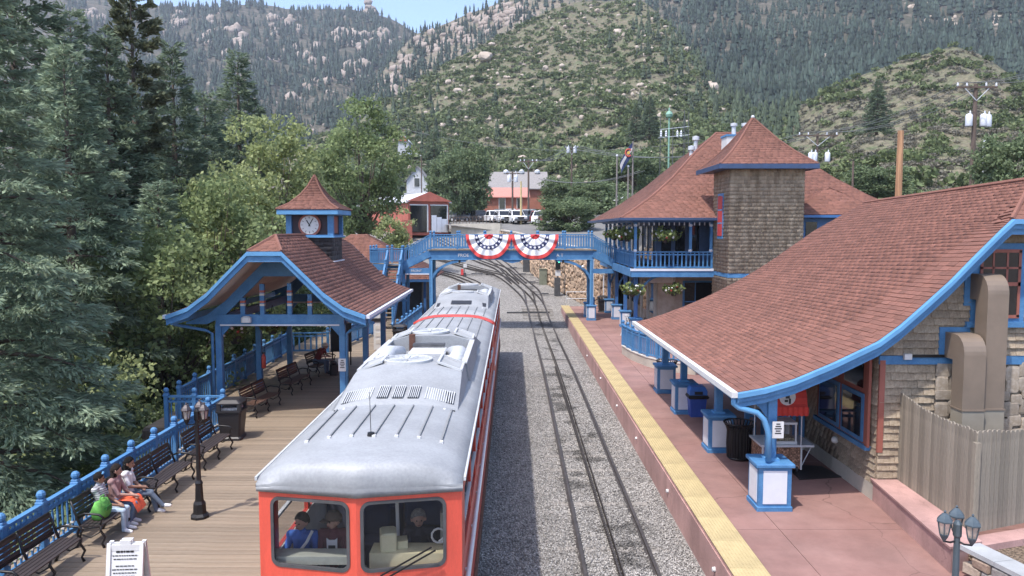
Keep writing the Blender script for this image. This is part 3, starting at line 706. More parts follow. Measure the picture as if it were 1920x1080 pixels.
# ------------------------------------------------------------------ railings
pm = MB().cbox((0, 0, -.02), .125, .125, 1.0, ch=.008).cbox((0, 0, .98), .16, .16, .05, ch=.01).cbox((0, 0, 1.03), .13, .13, .05, ch=.01).ball((0, 0, 1.155), .085, 8, 6)
POSTM = pm.mesh('post', BLUE)
POSTS = MB().cbox((0, 0, -.02), .11, .11, 1.02).cbox((0, 0, 1.0), .14, .14, .06).ball((0, 0, 1.12), .07, 6, 4).mesh('post', BLUE)
BALM = MB().lathe([(.016, .13), (.022, .2), (.03, .27), (.018, .36), (.026, .6), (.018, .74), (.018, .78)], n=5).cbox((0, 0, .83), .05, .05, .08).mesh('baluster', BLUE)
BALW = MB().box(-.04, .04, -.015, .015, .12, .8).cbox((0, 0, .84), .06, .04, .07).mesh('baluster', BLUE)
BANDM = MB().cbox((0, 0, .255), .062, .062, .035).mesh('band', CREAM)
def railing(t, path, spacing=1.14, nb=6, first=True, last=True, small=False, board=True, post=None, bands=False, rails=True):
    P = [Vector(p) for p in path]
    for i in range(len(P)-1):
        a, b = P[i], P[i+1]; d = b-a; L_ = Vector((d.x, d.y, 0)).length; n_ = max(1, round(L_/spacing)); ang = math.atan2(d.y, d.x)
        for k in range(n_+1):
            if (k == 0 and i > 0) or (k == 0 and not first) or (k == n_ and i == len(P)-2 and not last): continue
            inst('post', post or (POSTS if small else POSTM), a+d*(k/n_), t, ang)
        up = Vector((0, 0, 1))
        if rails:
            MB().beam(a+up*.965, b+up*.965, .11, .055).build('handrail', BLUE, t)
            MB().beam(a+up*.815, b+up*.815, .05, .07).build('upper_rail', BLUE, t)
            MB().beam(a+up*.115, b+up*.115, .05, .08).build('lower_rail', BLUE, t)
        for k in range(n_):
            for j in range(nb):
                p = a+d*((k+(j+1)/(nb+1.))/n_)
                o = inst('baluster', BALW if board else BALM, p, t, ang)
                if bands: inst('band', BANDM, p, t, ang)
# deck railing beside the benches
t = thing('blue_railing', 'long blue wooden railing with ball topped posts behind the benches', 'railing', (-8.72, 9.3, 0))
railing(t, [(-8.6, 9.3, 0), (-8.68, 22.9, 0)], 1.13, 6, board=False, bands=True)
t = thing('blue_railing', 'short blue railing jutting out where the deck widens at the clock pavilion', 'railing', (-10.5, 23, 0))
railing(t, [(-8.75, 23.06, 0), (-10.45, 23.06, 0)], .9, 5, board=False, first=False)
t = thing('blue_railing', 'blue railing running along the back of the clock pavilion', 'railing', (-10.5, 23, 0))
railing(t, [(-10.55, 24.2, 0), (-10.9, 37.3, 0), (-9.0, 37.5, 0)], 1.3, 6, board=True)
t = thing('blue_railing', 'blue railing slanting away behind the far side of the pavilion', 'railing', (-9, 38, 0))
railing(t, [(-8.85, 37.7, 0), (-8.0, 44, 0)], 1.3, 6)
t = thing('blue_railing', 'blue railing along the deck between pavilion and footbridge', 'railing', (-5.9, 40, 0))
railing(t, [(-6.1, 41, 0), (-5.9, 50, 0)], 1.4, 7)
# ------------------------------------------------------------------ clock pavilion
def pavilion():
    cx = -7.6; y0, y1 = 23.75, 34.3
    t = thing('clock_pavilion', 'open blue timber pavilion with red shingle roof and clock cupola', 'pavilion', (cx, 29, 0))
    half = [(3.08, 3.36), (2.4, 3.61), (1.8, 4.05), (1.2, 4.65), (.52, 5.32), (0, 5.8)]
    tabs = []
    def line(sx, y, yap, dz=0): return [Vector((cx+sx*a, y if b < 5.4 else yap, b+dz)) for a, b in half]
    ro = None
    for sx in (1, -1):
        Ln, Rf = line(sx, y0, y0+1.15), line(sx, y1, y1-1.15)
        r = ruled(line(sx, y0, y0+1.15, -.02), line(sx, y1, y1-1.15, -.02)).build('roof', RDECK, t, True)
        ro = ro or r
        s = ruled(line(sx, y0, y0+1.15, -.1), line(sx, y1, y1-1.15, -.1)).build('soffit', CREAM, t)
        tabs.append(facet(Ln, Rf, (sx, 0, 1), .15, .32, .02))
    for y, ya, s in ((y0, y0+1.15, -1), (y1, y1-1.15, 1)):
        b0, b1, ap = Vector((cx-.52, y, 5.32)), Vector((cx+.52, y, 5.32)), Vector((cx, ya, 5.8))
        MB().add([b0-Vector((0, 0, .02)), b1-Vector((0, 0, .02)), ap-Vector((0, 0, .02))], [(0, 1, 2)]).build('roof', RDECK, t)
        tabs.append(facet([b0, ap], [b1, ap], (0, s, 1), .15, .32, .02))
    shingles(tabs, SHING, t, 0)
    hip_cap(t, [(cx, y0+1.15, 5.8), (cx, y1-1.15, 5.8)])
    for sx in (-1, 1): hip_cap(t, [(cx+sx*.52, y0, 5.32), (cx, y0+1.15, 5.8)])
    # barge boards, front and back
    def prof(dz): return [(cx-a, b+dz) for a, b in half[:5]]+[(cx+a, b+dz) for a, b in reversed(half[:5])]
    for y, s in ((y0, -1), (y1, 1)):
        MB().strip(prof(-.005), prof(-.13), y, y+.09*s).build('barge_board', BLUEL, t)
        MB().strip(prof(-.1), prof(-.32), y-.06*s, y+.03*s).build('barge_board', BLUE, t)
    for sx in (1, -1):   # eave gutters
        MB().beam((cx+sx*3.14, y0, 3.3), (cx+sx*3.14, y1, 3.3), .12, .11).build('gutter', PANEL, t)
        MB().beam((cx+sx*2.95, y0+.05, 3.14), (cx+sx*2.95, y1-.05, 3.14), .05, .2).build('eave_board', BLUEL, t)
    # gable truss
    for yg in (25.25, 33.2):
        def pr2(dz, lim): return [(cx-a, max(b+dz, lim)) for a, b in half[:5]]+[(cx+a, max(b+dz, lim)) for a, b in reversed(half[:5])]
        MB().strip(pr2(-.4, 2.95), pr2(-.85, 2.9), yg-.06, yg+.06).build('arch_board', BLUE, t)
        MB().box(cx-2.1, cx+2.1, yg-.1, yg+.1, 2.88, 3.22).build('tie_beam', BLUE, t)
        MB().box(cx-1.95, cx+1.95, yg-.13, yg+.13, 2.85, 2.9).build('trim', PANEL, t)
        if yg > 30: continue
        for dx, h in ((-1.22, .55), (-.58, 1.0), (.32, 1.02), (.98, .66)):
            k = MB().box(cx+dx-.07, cx+dx+.07, yg-.07, yg+.07, 3.22, 3.22+h).build('king_post', BLUE, t)
            for zz, mt in ((.28, CREAM), (.38, BRICKR), (.62, CREAM), (.72, BRICKR)):
                if zz < h-.1: MB().box(cx+dx-.074, cx+dx+.074, yg-.074, yg+.074, 3.22+zz, 3.22+zz+.07).build('band', mt, k)
    for yv in (25.25, 29.2, 33.2):
        for sx in (-1, 1):
            p = MB().cbox((cx+sx*2.03, yv, 0), .2, .2, 2.9, ch=.012).build('post', BLUE, t)
            MB().cbox((cx+sx*2.03, yv, 0), .26, .26, .12).build('post_base', BLUE, p)
            MB().prism([(cx+sx*1.93, 2.88), (cx+sx*1.93, 2.5), (cx+sx*1.6, 2.88)], yv-.04, yv+.04).build('bracket', BLUE, p)
    for sx in (-1, 1):
        MB().box(cx+sx*2.03-.09, cx+sx*2.03+.09, 25.4, 33.1, 2.9, 3.18).build('plate_beam', BLUE2, t)
    # downspouts
    for sx in (1, -1):
        MB().tube([(cx+sx*3.1, y0+.3, 3.2), (cx+sx*3.05, y0+.5, 3.0), (cx+sx*2.35, 25.0, 2.72), (cx+sx*2.2, 25.1, 2.6), (cx+sx*2.2, 25.1, 0)], .05, 8).build('downspout', BLUE, t, True)
    MB().cbox((cx-1.05, 25.02, 2.98), .3, .22, .2, ch=.05).build('floodlight', WHITE, t)
    # cupola
    qx, qy = -7.4, 29.2; w = .86
    MB().box(qx-w+.06, qx+w-.06, qy-w+.06, qy+w-.06, 4.7, 5.72).build('cupola_base', WDARK, t)
    tb = []
    for (a, b, nn) in (((qx-w+.06, qy-w+.058), (qx+w-.06, qy-w+.058), (0, -1, 0)), ((qx+w-.058, qy-w+.06), (qx+w-.058, qy+w-.06), (1, 0, 0))):
        tb.append(facet([Vector((*a, 4.7)), Vector((*a, 5.7))], [Vector((*b, 4.7)), Vector((*b, 5.7))], nn, .16, .3, .015))
    shingles(tb, WDARK, t)
    MB().beam((qx+w-.02, qy-w, 4.82), (qx+w-.02, qy+w, 4.82), .1, .04).build('flashing', PANEL, t)
    cb = MB().box(qx-w, qx+w, qy-w, qy+w, 5.72, 5.8)
    cb.box(qx-w, qx+w, qy-w, qy+w, 6.52, 6.56)
    for a in (-1, 1):
        for b in (-1, 1): cb.cbox((qx+a*(w-.1), qy+b*(w-.1), 5.8), .2, .2, .74)
    cb = cb.build('cupola', BLUE, t)
    MB().box(qx-w+.12, qx+w-.12, qy-w+.12, qy+w-.12, 5.79, 6.53).build('dark_panel', mat('cupola_panel', (.03, .02, .03), .6), t)
    MB().box(qx+w-.125, qx+w-.1, qy-.35, qy+.35, 5.85, 6.48).build('louver', TIMB, t)
    MB().box(qx-w-.05, qx+w+.05, qy-w-.05, qy+w+.05, 5.7, 5.76).build('trim', BLUEL, t)
    e = 1.1
    for (x_, y_, lx, ly) in ((qx, qy-e, e, .02), (qx, qy+e, e, .02), (qx-e, qy, .02, e), (qx+e, qy, .02, e)):
        MB().box(x_-lx, x_+lx, y_-ly, y_+ly, 6.54, 6.72).build('eave_board', BLUEL, t)
    MB().box(qx-e+.02, qx+e-.02, qy-e+.02, qy+e-.02, 6.56, 6.6).build('eave_soffit', CREAM, t)
    pr = [(1.14, 6.73), (.75, 6.95), (.42, 7.28), (.2, 7.6), (.0, 8.02)]
    tb = []; rb = MB()
    for sx, sy in ((0, -1), (1, 0), (0, 1), (-1, 0)):
        Lq = [Vector((qx+(sx*r-sy*r), qy+(sy*r+sx*r), z)) for r, z in pr]; Rq = [Vector((qx+(sx*r+sy*r), qy+(sy*r-sx*r), z)) for r, z in pr]
        n_ = len(Lq); rb.add([p-Vector((0, 0, .02)) for p in Lq+Rq], [(i, n_+i, n_+i+1, i+1) for i in range(n_-1)])
        tb.append(facet(Lq, Rq, (sx, sy, 1), .12, .25, .016))
    rb.build('cupola_roof', RDECK, t); shingles(tb, SHING, t)
    for a_, b_ in ((-1, -1), (1, -1), (1, 1)): hip_cap(t, [(qx+a_*r, qy+b_*r, z) for r, z in pr], .035)
    # clock
    fy = qy-w+.1
    ck = MB().cyl((qx, fy, 6.16), (qx, fy-.09, 6.16), .41, n=32).build('clock', TIMB, t)
    MB().cyl((qx, fy-.09, 6.16), (qx, fy-.105, 6.16), .335, n=32).build('clock_face', WHITE, ck)
    for k in range(12):
        a = k*math.pi/6; r = .27
        MB().beam((qx+math.sin(a)*(r-.035), fy-.11, 6.16+math.cos(a)*(r-.035)), (qx+math.sin(a)*(r+.035), fy-.11, 6.16+math.cos(a)*(r+.035)), .012, .028 if k % 3 else .045, (0, 1, 0)).build('numeral', BLACK, ck)
    for a, l, w_ in ((R(31), .25, .028), (R(-30), .2, .036)):
        MB().beam((qx-math.sin(a)*.06, fy-.12, 6.16-math.cos(a)*.06), (qx+math.sin(a)*l, fy-.12, 6.16+math.cos(a)*l), .012, w_, (math.cos(a), 0, -math.sin(a))).build('clock_hand', BLACK, ck)
    return t
pavilion()
def sign_panel(name, label, x, y, z, w, h, n_, cat='sign', letters=None):
    t = thing(name, label, cat, (x, y, z))
    MB().box(x-w/2, x+w/2, y-.012, y, z, z+h).build('panel', WHITE, t)
    for i in range(n_):
        ww = w*(.35+.35*((i*37) % 5)/5.); zz = z+h*(.82-.7*i/n_)
        MB().box(x-ww/2, x+ww/2, y-.016, y-.0125, zz, zz+h*.35/n_).build('lettering', BLKPL, t)
    return t
sign_panel('notice_sign', 'small white notice with black print on the front pavilion post', -5.57, 25.13, 1.35, .26, .42, 5)
# ------------------------------------------------------------------ train
def railcar(name, label, y0, y1, front):
    x0, x1 = -3.32, -.66; cx = (x0+x1)/2; ez = 2.74
    t = thing(name, label, 'train car', (cx, y0, -.72), group='cars of the red train')
    def yf(x): return y0+(.28*abs(x-cx)/1.33 if front else 0)     # V-shaped nose
    # side walls with window openings
    nwin = 9; body = MB()
    for X, s in ((x0, 1), (x1, -1)):
        ya, yb = y0+(.28 if front else 0), y1
        body.box(min(X, X+s*.06), max(X, X+s*.06), ya, yb, -.35, 1.55)
        body.box(min(X, X+s*.06), max(X, X+s*.06), ya, yb, 2.42, ez-.045)
    bo = body.build('side_wall', RED2, t)
    ya, yb = y0+.9, y1-.5; st = (yb-ya)/nwin
    for X, s in ((x0, 1), (x1, -1)):
        MB().box(min(X, X+s*.06), max(X, X+s*.06), y0+(.28 if front else 0), ya, 1.55, 2.42).build('pillar', RED2, t)
        for i in range(nwin):
            yy_ = ya+i*st
            MB().box(min(X, X+s*.06), max(X, X+s*.06), yy_+st-.14, yy_+st, 1.55, 2.42).build('pillar', RED2, t)
            w = MB().box(X+s*.02, X+s*.03, yy_, yy_+st-.14, 1.55, 2.42).build('side_window', GLASS, t)
            MB().box(min(X-s*.01, X+s*.04), max(X-s*.01, X+s*.04), yy_, yy_+st-.14, 1.95, 1.99).build('window_bar', SILV2, w)
        MB().box(min(X, X+s*.06), max(X, X+s*.06), yb, y1, 1.55, 2.42).build('pillar', RED2, t)
    MB().box(x0+.06, x1-.06, y0+.35, y1-.02, .25, .3).build('car_floor', DGREY, t)
    MB().box(x0+.1, x1-.1, y0+.4, y1, -.5, -.3).build('underframe', DGREY, t)
    for yc in (y0+3, y0+4.9, y1-4.9, y1-3):
        for X in (cx-.72, cx+.72): MB().cyl((X-.06, yc, -.4), (X+.06, yc, -.4), .32, n=16).build('wheel', STEEL, t)
    MB().tube([(x1+.05, y0+.4, 1.2), (x1+.05, y1-.2, 1.2)], .035, 8).build('side_hand_rail', WHITE, t, True)
    for yy_ in np.arange(y0+1, y1, 1.6): MB().beam((x1, yy_, 1.2), (x1+.05, yy_, 1.2), .04, .04).build('rail_bracket', WHITE, t)
    MB().box(x1-.005, x1+.03, y0+.4, y1-.1, -.3, .1).build('skirt', RUST, t)
    # roof: arched sheet with rolled front edge
    ns = 17; rings = []
    def arch(y, drop, inset, nose=0.):
        r = []
        for i in range(ns):
            u = -1+2*i/(ns-1.); x = cx+u*(1.35-inset)
            z = ez+.02+.26*(1-abs(u)**3.4)-drop
            z = max(z, ez-.1 if drop > .3 else ez-.04)
            r.append((x, y+(nose*(.28*abs(u))), z))
        return r
    if front:
        for dy, dr, ins in ((-.035, .5, .0), (-.05, .3, .0), (-.045, .17, .0), (-.01, .075, .0), (.05, .025, .0), (.13, .005, .0), (.4, 0, 0), (1.2, 0, 0)): rings.append(arch(y0+dy, dr, ins, 1 if dy < .6 else .6))
    else: rings.append(arch(y0, 0, 0))
    for yy_ in np.linspace(y0+2, y1-.3, 8): rings.append(arch(yy_, 0, 0))
    rings.append(arch(y1, 0, 0) if front else arch(y1-.1, .05, .02))
    if not front: rings.append(arch(y1, .2, .05))
    low = [[(x, y, z-.05) for x, y, z in r] for r in rings]
    m = MB(); m.loft(rings, closed=False); m.loft(low, closed=False)
    n_ = len(rings)
    m.f.append(tuple(range(ns))+tuple(reversed(range(n_*ns, n_*ns+ns))))
    for i in range(n_-1):
        for q in (0, ns-1): m.f.append((i*ns+q, (i+1)*ns+q, n_*ns+(i+1)*ns+q, n_*ns+i*ns+q))
    rf = m.build('roof', SILV, t, True)
    for s in (-1, 1): MB().beam((cx+s*1.37, y0+.3, ez+.0), (cx+s*1.37, y1, ez+.0), .03, .05).build('drip_rail', SILV2, rf)
    pod0, pod1 = (y0+3.3, y0+11.9) if front else (y0+3.0, y0+11.6)
    for u in (-.72, -.48, -.24, 0, .24, .48, .72):
        x = cx+u*1.35; z = ez+.02+.26*(1-abs(u)**3.4)+.012
        for a, b in ((y0+(1.35 if front else .2), pod0), (pod1, y1-.1)):
            MB().beam((x, a, z), (x, b, z), .018, .03).build('roof_seam', SEAM, rf)
            MB().cbox((x, a-.02, z-.02), .05, .05, .035).build('seam_end', WHITE, rf)
    return t, cx, ez, pod0, pod1
def roof_pod(t, cx, ez, a, b, grilles):
    """long silver machinery hood with an open well in the middle"""
    W0, W1 = 1.14, .98; zb, zt = ez+.2, ez+.64
    pd = thing_part = MB()
    def sec(y, z, w, zl): return [(cx-w, y, zl), (cx-w*.93, y, z-.16), (cx-w*.5, y, z-.03), (cx+w*.5, y, z-.03), (cx+w*.93, y, z-.16), (cx+w, y, zl)]
    fr = [sec(a, zb+.06, W0, zb-.1), sec(a+.1, zb+.12, W0, zb-.1), sec(a+1.65, zt, W0*.97, zb-.1), sec(a+1.85, zt+.03, W0*.96, zb-.1), sec(a+2.9, zt+.03, W0*.96, zb-.1)]
    m = MB().loft(fr, True, True, closed=False); m.f.append((0, 5, 4, 3, 2, 1)); hood = m.build('machinery_hood', SILV, t, 'auto')
    rr = [sec(y, z, w, zl) for y, z, w, zl in ((b-2.6, zt+.03, W0*.96, zb-.1), (b-1.5, zt, W0*.96, zb-.1), (b-.1, zb+.1, W0, zb-.1), (b, zb, W0, zb-.1))]
    MB().loft(rr, True, True, closed=False).build('machinery_hood', SILV, t, 'auto')
    for s in (-1, 1):   # long side walls of the well
        MB().prism([(cx+s*W0, zb-.1), (cx+s*W0*.93, zt-.13), (cx+s*W0*.83, zt-.13), (cx+s*W0*.88, zb-.1)], a+2.85, b-2.55).build('well_wall', SILV, t)
        MB().beam((cx+s*W0*.88, a+2.8, zt-.12), (cx+s*W0*.88, b-2.5, zt-.12), .12, .03).build('well_cap', SILV2, t)
    MB().box(cx-W0*.86, cx+W0*.86, a+2.8, b-2.5, zb-.12, zb-.02).build('well_floor', DGREY, t)
    # louvre grilles on the sloped nose
    sl = (zt-zb-.12)/1.55
    for dx, w, nb in grilles:
        k = 1 if abs(dx) < .5 else 0
        zoff = 0 if abs(dx) < .5 else -.07
        g = MB(); y_a, y_b = a+.3, a+.78
        f = lambda y: zb+.13+(y-a-.1)*sl-.028+zoff
        tilt = -.16*(1 if dx > 0 else -1) if abs(dx) > .5 else 0
        z_ = lambda x, y: f(y)+tilt*(x-cx-dx)*1.2
        pb = MB().add([(cx+dx-w/2, y_a, z_(cx+dx-w/2, y_a)+.008), (cx+dx+w/2, y_a, z_(cx+dx+w/2, y_a)+.008), (cx+dx+w/2, y_b, z_(cx+dx+w/2, y_b)+.008), (cx+dx-w/2, y_b, z_(cx+dx-w/2, y_b)+.008)], [(0, 1, 2, 3)]).build('vent_grille', BLKPL, t)
        for i in range(nb):
            x = cx+dx-w/2+w*(i+.5)/nb
            MB().beam((x, y_a, z_(x, y_a)+.018), (x, y_b, z_(x, y_b)+.018), w/nb*.42, .02).build('grille_bar', SILV2, pb)
    MB().beam((cx-W0*.9, a-.008, zb-.05), (cx+W0*.9, a-.008, zb-.05), .02, .1).build('hood_shadow_strip', BLKPL, t)  # black strip painting in the shadow under the raised front of the hood
    MB().beam((cx-W0*.5, a-.02, zb+.03), (cx+W0*.5, a-.02, zb+.03), .03, .03).build('hood_lip', SILV2, t)
    for dx in (-.85, -.32, .32, .85): MB().ball((cx+dx, a-.03, zb+.02), .03, 6, 4).build('hood_catch', WHITE, t)
    # round fans on the front and rear deck
    for yc in (a+2.4, b-1.9):
        fn = MB().lathe([(.5, zt+.0), (.5, zt+.05), (.44, zt+.055), (.43, zt+.0)], (cx-.1, yc, 0), 24).build('fan_ring', SILV2, t)
        MB().lathe([(.43, zt-.0), (.43, zt+.012)], (cx-.1, yc, 0), 24).build('fan_guard', GALV, fn)
        for k in range(8):
            an = k*math.pi/8
            MB().beam((cx-.1-.43*math.cos(an), yc-.43*math.sin(an), zt+.03), (cx-.1+.43*math.cos(an), yc+.43*math.sin(an), zt+.03), .012, .012).build('fan_wire', SILV2, fn)
        for s in (-1, 1):
            m = MB().add([(cx+s*.56, yc-.45, zt+.03), (cx+s*1.0, yc-.45, zt-.13), (cx+s*1.0, yc+.42, zt-.13), (cx+s*.56, yc+.42, zt+.03)], [(0, 1, 2, 3)])
            ld = m.build('filter_panel', GREYC, t)
            for i in range(4):
                p, q = Vector(m.v[i]), Vector(m.v[(i+1) % 4]); MB().beam(p+Vector((0, 0, .015)), q+Vector((0, 0, .015)), .05, .04).build('panel_frame', SILV2, ld)
    # equipment in the well
    ya, yb = a+2.9, b-2.6; ym = (ya+yb)/2
    MB().cbox((cx+.05, ym+.4, zb-.02), .85, .8, .3, ch=.03).build('air_box', SILV2, t)
    MB().box(cx-.35, cx+.4, ym+.7, ym+.95, zb+.3, zb+.36).build('intake', DGREY, t)
    for s in (-1, 1):
        MB().tube([(cx+s*.45, ya+.15, zb+.08), (cx+s*.75, ya+.3, zb+.22), (cx+s*.8, ym, zb+.26), (cx+s*.6, ym+.5, zb+.2)], [.13, .17, .18, .15], 12).build('air_duct', GALV, t, True)
        MB().cyl((cx+s*.62, ya+.45, zb+.2), (cx+s*.9, ya+.7, zb+.16), .2, .2, 14).build('silencer', SILV2, t, True)
        MB().prism([(cx+s*.12, zb), (cx+s*.34, zb), (cx+s*.4, zb+.32), (cx+s*.08, zb+.32)], ya+.25, ya+.5).build('exhaust_stack', RUST, t)
    MB().cbox((cx+.2, ya+.1, zb), .14, .14, .3).build('valve', RUST, t)
    MB().cbox((cx-.45, yb-.15, zb+.1), .14, .12, .4).build('valve', RUST, t)
    for k in range(6): MB().tube([(cx-.4+.16*k, ya+.06, zb+.02), (cx-.4+.16*k, ya+.1, zb+.2+.04*(k % 3))], .02, 6).build('pipe', DGREY, t)
    return t
t1, cx, ez, a, b = railcar('railcar', 'red railcar with silver roof, its cab windows facing the viewer', 9.62, 26.15, True)
roof_pod(t1, cx, ez, a, b, [(-.72, .52, 13), (-.27, .2, 6), (0, .2, 6), (.27, .2, 6), (.72, .52, 13)])
# cab front: V-shaped panels with rounded windscreen openings
def cab_front(t, cx, y0, ez):
    def rrect(u0, u1, z0, z1, r, n_=5):
        o = []
        for (cu, cz, a0) in ((u1-r, z1-r, 0), (u0+r, z1-r, 90), (u0+r, z0+r, 180), (u1-r, z0+r, 270)):
            for k in range(n_+1): q = R(a0+90*k/n_); o.append((cu+r*math.cos(q), cz+r*math.sin(q)))
        return o
    for s, (u0, u1) in ((-1, (.12, 1.14)), (1, (.08, 1.1))):
        def w(u, z, d=0): return (cx+s*u, y0+.28*u/1.33-d+ (.10*(2.0-z) if False else 0), z)
        z0, z1 = 1.62, 2.5
        inner = rrect(u0, u1, z0, z1, .1)
        outer = []
        for u, z in inner:   # matching points on the panel border
            cu, cz = (u0+u1)/2, (z0+z1)/2; du, dz = u-cu, z-cz
            k = min(((1.33-cu) if du > 0 else cu)/abs(du) if abs(du) > 1e-6 else 99, ((ez-.06-cz) if dz > 0 else (cz+.4))/abs(dz) if abs(dz) > 1e-6 else 99)
            outer.append((cu+du*k, cz+dz*k))
        m = MB(); n_ = len(inner)
        for d in (0, -.05):
            m.add([w(u, z, d) for u, z in inner]+[w(u, z, d) for u, z in outer], [(i, (i+1) % n_, n_+(i+1) % n_, n_+i) for i in range(n_)])
        # corner fill triangles of the panel
        for (u, z) in ((0, ez), (1.33, ez), (1.33, -.4), (0, -.4)):
            best = sorted(range(n_), key=lambda i: (outer[i][0]-u)**2+(outer[i][1]-z)**2)[:1]
        m.build('cab_panel', RED, t, False)
        # fill square corners
        mc = MB()
        for i in range(n_):
            j = (i+1) % n_; a_, b_ = outer[i], outer[j]
            if abs(a_[0]-b_[0]) > 1e-4 and abs(a_[1]-b_[1]) > 1e-4:
                c_ = (1.33 if max(a_[0], b_[0]) > 1.329 else 0, ez-.06 if max(a_[1], b_[1]) > ez-.061 else -.4)
                mc.add([w(*a_), w(*b_), w(*c_)], [(0, 1, 2)])
        if mc.f: mc.build('cab_corner', RED, t)
        mm = MB(); mm.add([w(u, z, .001) for u, z in rrect(u0-.012, u1+.012, z0-.012, z1+.012, .11)], [])
        g = MB(); g.add([w(u, z, -.02) for u, z in inner], [tuple(range(n_))]); gl = g.build('windscreen', GLASS, t)
        ga = MB(); o2 = rrect(u0-.03, u1+.03, z0-.03, z1+.03, .12); i2 = rrect(u0+.012, u1-.012, z0+.012, z1-.012, .09)
        ga.add([w(u, z, .012) for u, z in o2]+[w(u, z, .012) for u, z in i2]+[w(u, z, -.03) for u, z in i2]+[w(u, z, -.002) for u, z in o2],
               [(i, (i+1) % n_, n_+(i+1) % n_, n_+i) for i in range(n_)]+[(n_+i, n_+(i+1) % n_, 2*n_+(i+1) % n_, 2*n_+i) for i in range(n_)]+[(i, (i+1) % n_, 3*n_+(i+1) % n_, 3*n_+i) for i in range(n_)])
        ga.build('window_gasket', DGREY, gl)
    # rounded corner posts
    for s in (-1, 1): MB().cyl((cx+s*1.28, y0+.34, -.4), (cx+s*1.28, y0+.34, ez-.06), .055, n=12).build('corner_post', RED, t, True)
    MB().beam((cx+.36, y0+.0, 1.52), (cx+1.0, y0+.1, 1.86), .02, .018).build('wiper', BLACK, t)
    MB().beam((cx+.3, y0+.0, 1.56), (cx+.95, y0+.1, 1.9), .012, .02).build('wiper', BLACK, t)
cab_front(t1, cx, 9.62, ez)
# cab interior
for s_ in (-1, 1): MB().box(min(cx+s_*1.27, cx+s_*1.25), max(cx+s_*1.27, cx+s_*1.25), 10.3, 26, .3, 1.54).build('inner_lining', CREAM, t1)
MB().box(cx-1.25, cx+1.25, 10.4, 26, 2.66, 2.68).build('ceiling_lining', WHITE, t1)
CABG = mat('cab_grey_green', (.32, .34, .3), .6); CABY = mat('cab_cream', (.5, .46, .3), .6); SEATB = mat('seat_blue_grey', (.05, .06, .1), .8)
MB().box(cx-1.25, cx-.1, 9.98, 10.25, 1.55, 1.66).build('dash_shelf', CABG, t1)
MB().box(cx+.1, cx+1.2, 9.95, 10.3, 1.5, 1.72).build('control_desk', CABY, t1)
MB().cbox((cx+.32, 10.15, 1.6), .22, .3, .36, .2, ch=.02).build('control_box', CABY, t1)
MB().cbox((cx+.5, 10.2, 1.7), .14, .2, .12, .2).build('control_box', CABY, t1)
MB().cbox((cx+1.1, 10.6, 1.6), .2, .4, .5).build('cabinet', CABG, t1)
MB().tube([(cx+1.0, 10.2, 1.78)]+[(cx+1.0+.1*math.cos(k), 10.2, 1.86+.1*math.sin(k)) for k in np.linspace(0, 6.2, 12)], .015, 6).build('hand_wheel', SILV2, t1)
MB().cyl((cx+.42, 10.5, 1.0), (cx+.38, 10.5, 2.6), .025, n=8).build('grab_pole', SILV2, t1)
for i in range(9):
    y = 10.55+i*1.65+(.55 if i else 0)
    for x_ in (cx-.68, cx+.68):
        if i == 0 and x_ > cx: continue
        s = MB().cbox((x_, y+.1, .3), 1.1, .45, .45, ch=.04).build('seat', SEATB, t1)
        MB().cbox((x_, y+.38, .7), 1.1, .1, .68, ch=.04).build('seat_back', SEATB, s)
        MB().tube([(x_-.5, y+.4, 1.42), (x_+.5, y+.4, 1.42)], .02, 6).build('seat_handle', GALV, s)
ds = MB().cbox((cx+.75, 10.85, .3), .5, .45, .8, ch=.05).build('driver_seat', BLKPL, t1)
MB().cbox((cx+.75, 11.1, 1.05), .48, .1, .6, ch=.04).build('seat_back', BLKPL, ds)
MB().cyl((cx-.05, 11.0, 3.0), (cx-.05, 11.0, 3.07), .06, .05, 10).build('aerial_base', BLACK, t1)
MB().cyl((cx-.05, 11.0, 3.05), (cx-.07, 11.03, 3.66), .006, .004, 5).build('aerial', BLACK, t1)
t2, cx2, ez2, a, b = railcar('railcar', 'second red railcar with silver roof, coupled behind the red ring', 26.75, 41.6, False)
roof_pod(t2, cx2, ez2, a, b, [(-.72, .5, 0), (0, .8, 0), (.72, .5, 0)])
# red ring where the cars meet
ring = []
for y in (26.2, 26.32, 26.6, 26.7):
    k = .03 if 26.25 < y < 26.65 else 0
    ring.append([(cx-1.36-k, y, 1.0)]+[(cx+(-1+2*i/16.)*(1.36+k), y, ez+.03+k*1.4+.26*(1-abs(-1+2*i/16.)**3.4)) for i in range(17)]+[(cx+1.36+k, y, 1.0)])
MB().loft(ring, closed=False).build('gangway_ring', RED2, t1, True)
# cursive script along the side near the ring
for i in range(7):
    y = 23.6+i*.36; MB().tube([(-.645, y, 1.9), (-.64, y+.1, 2.02+.05*(i % 2)), (-.64, y+.2, 1.9), (-.645, y+.34, 1.93)], .018, 5).build('script_lettering', WHITE, t1)
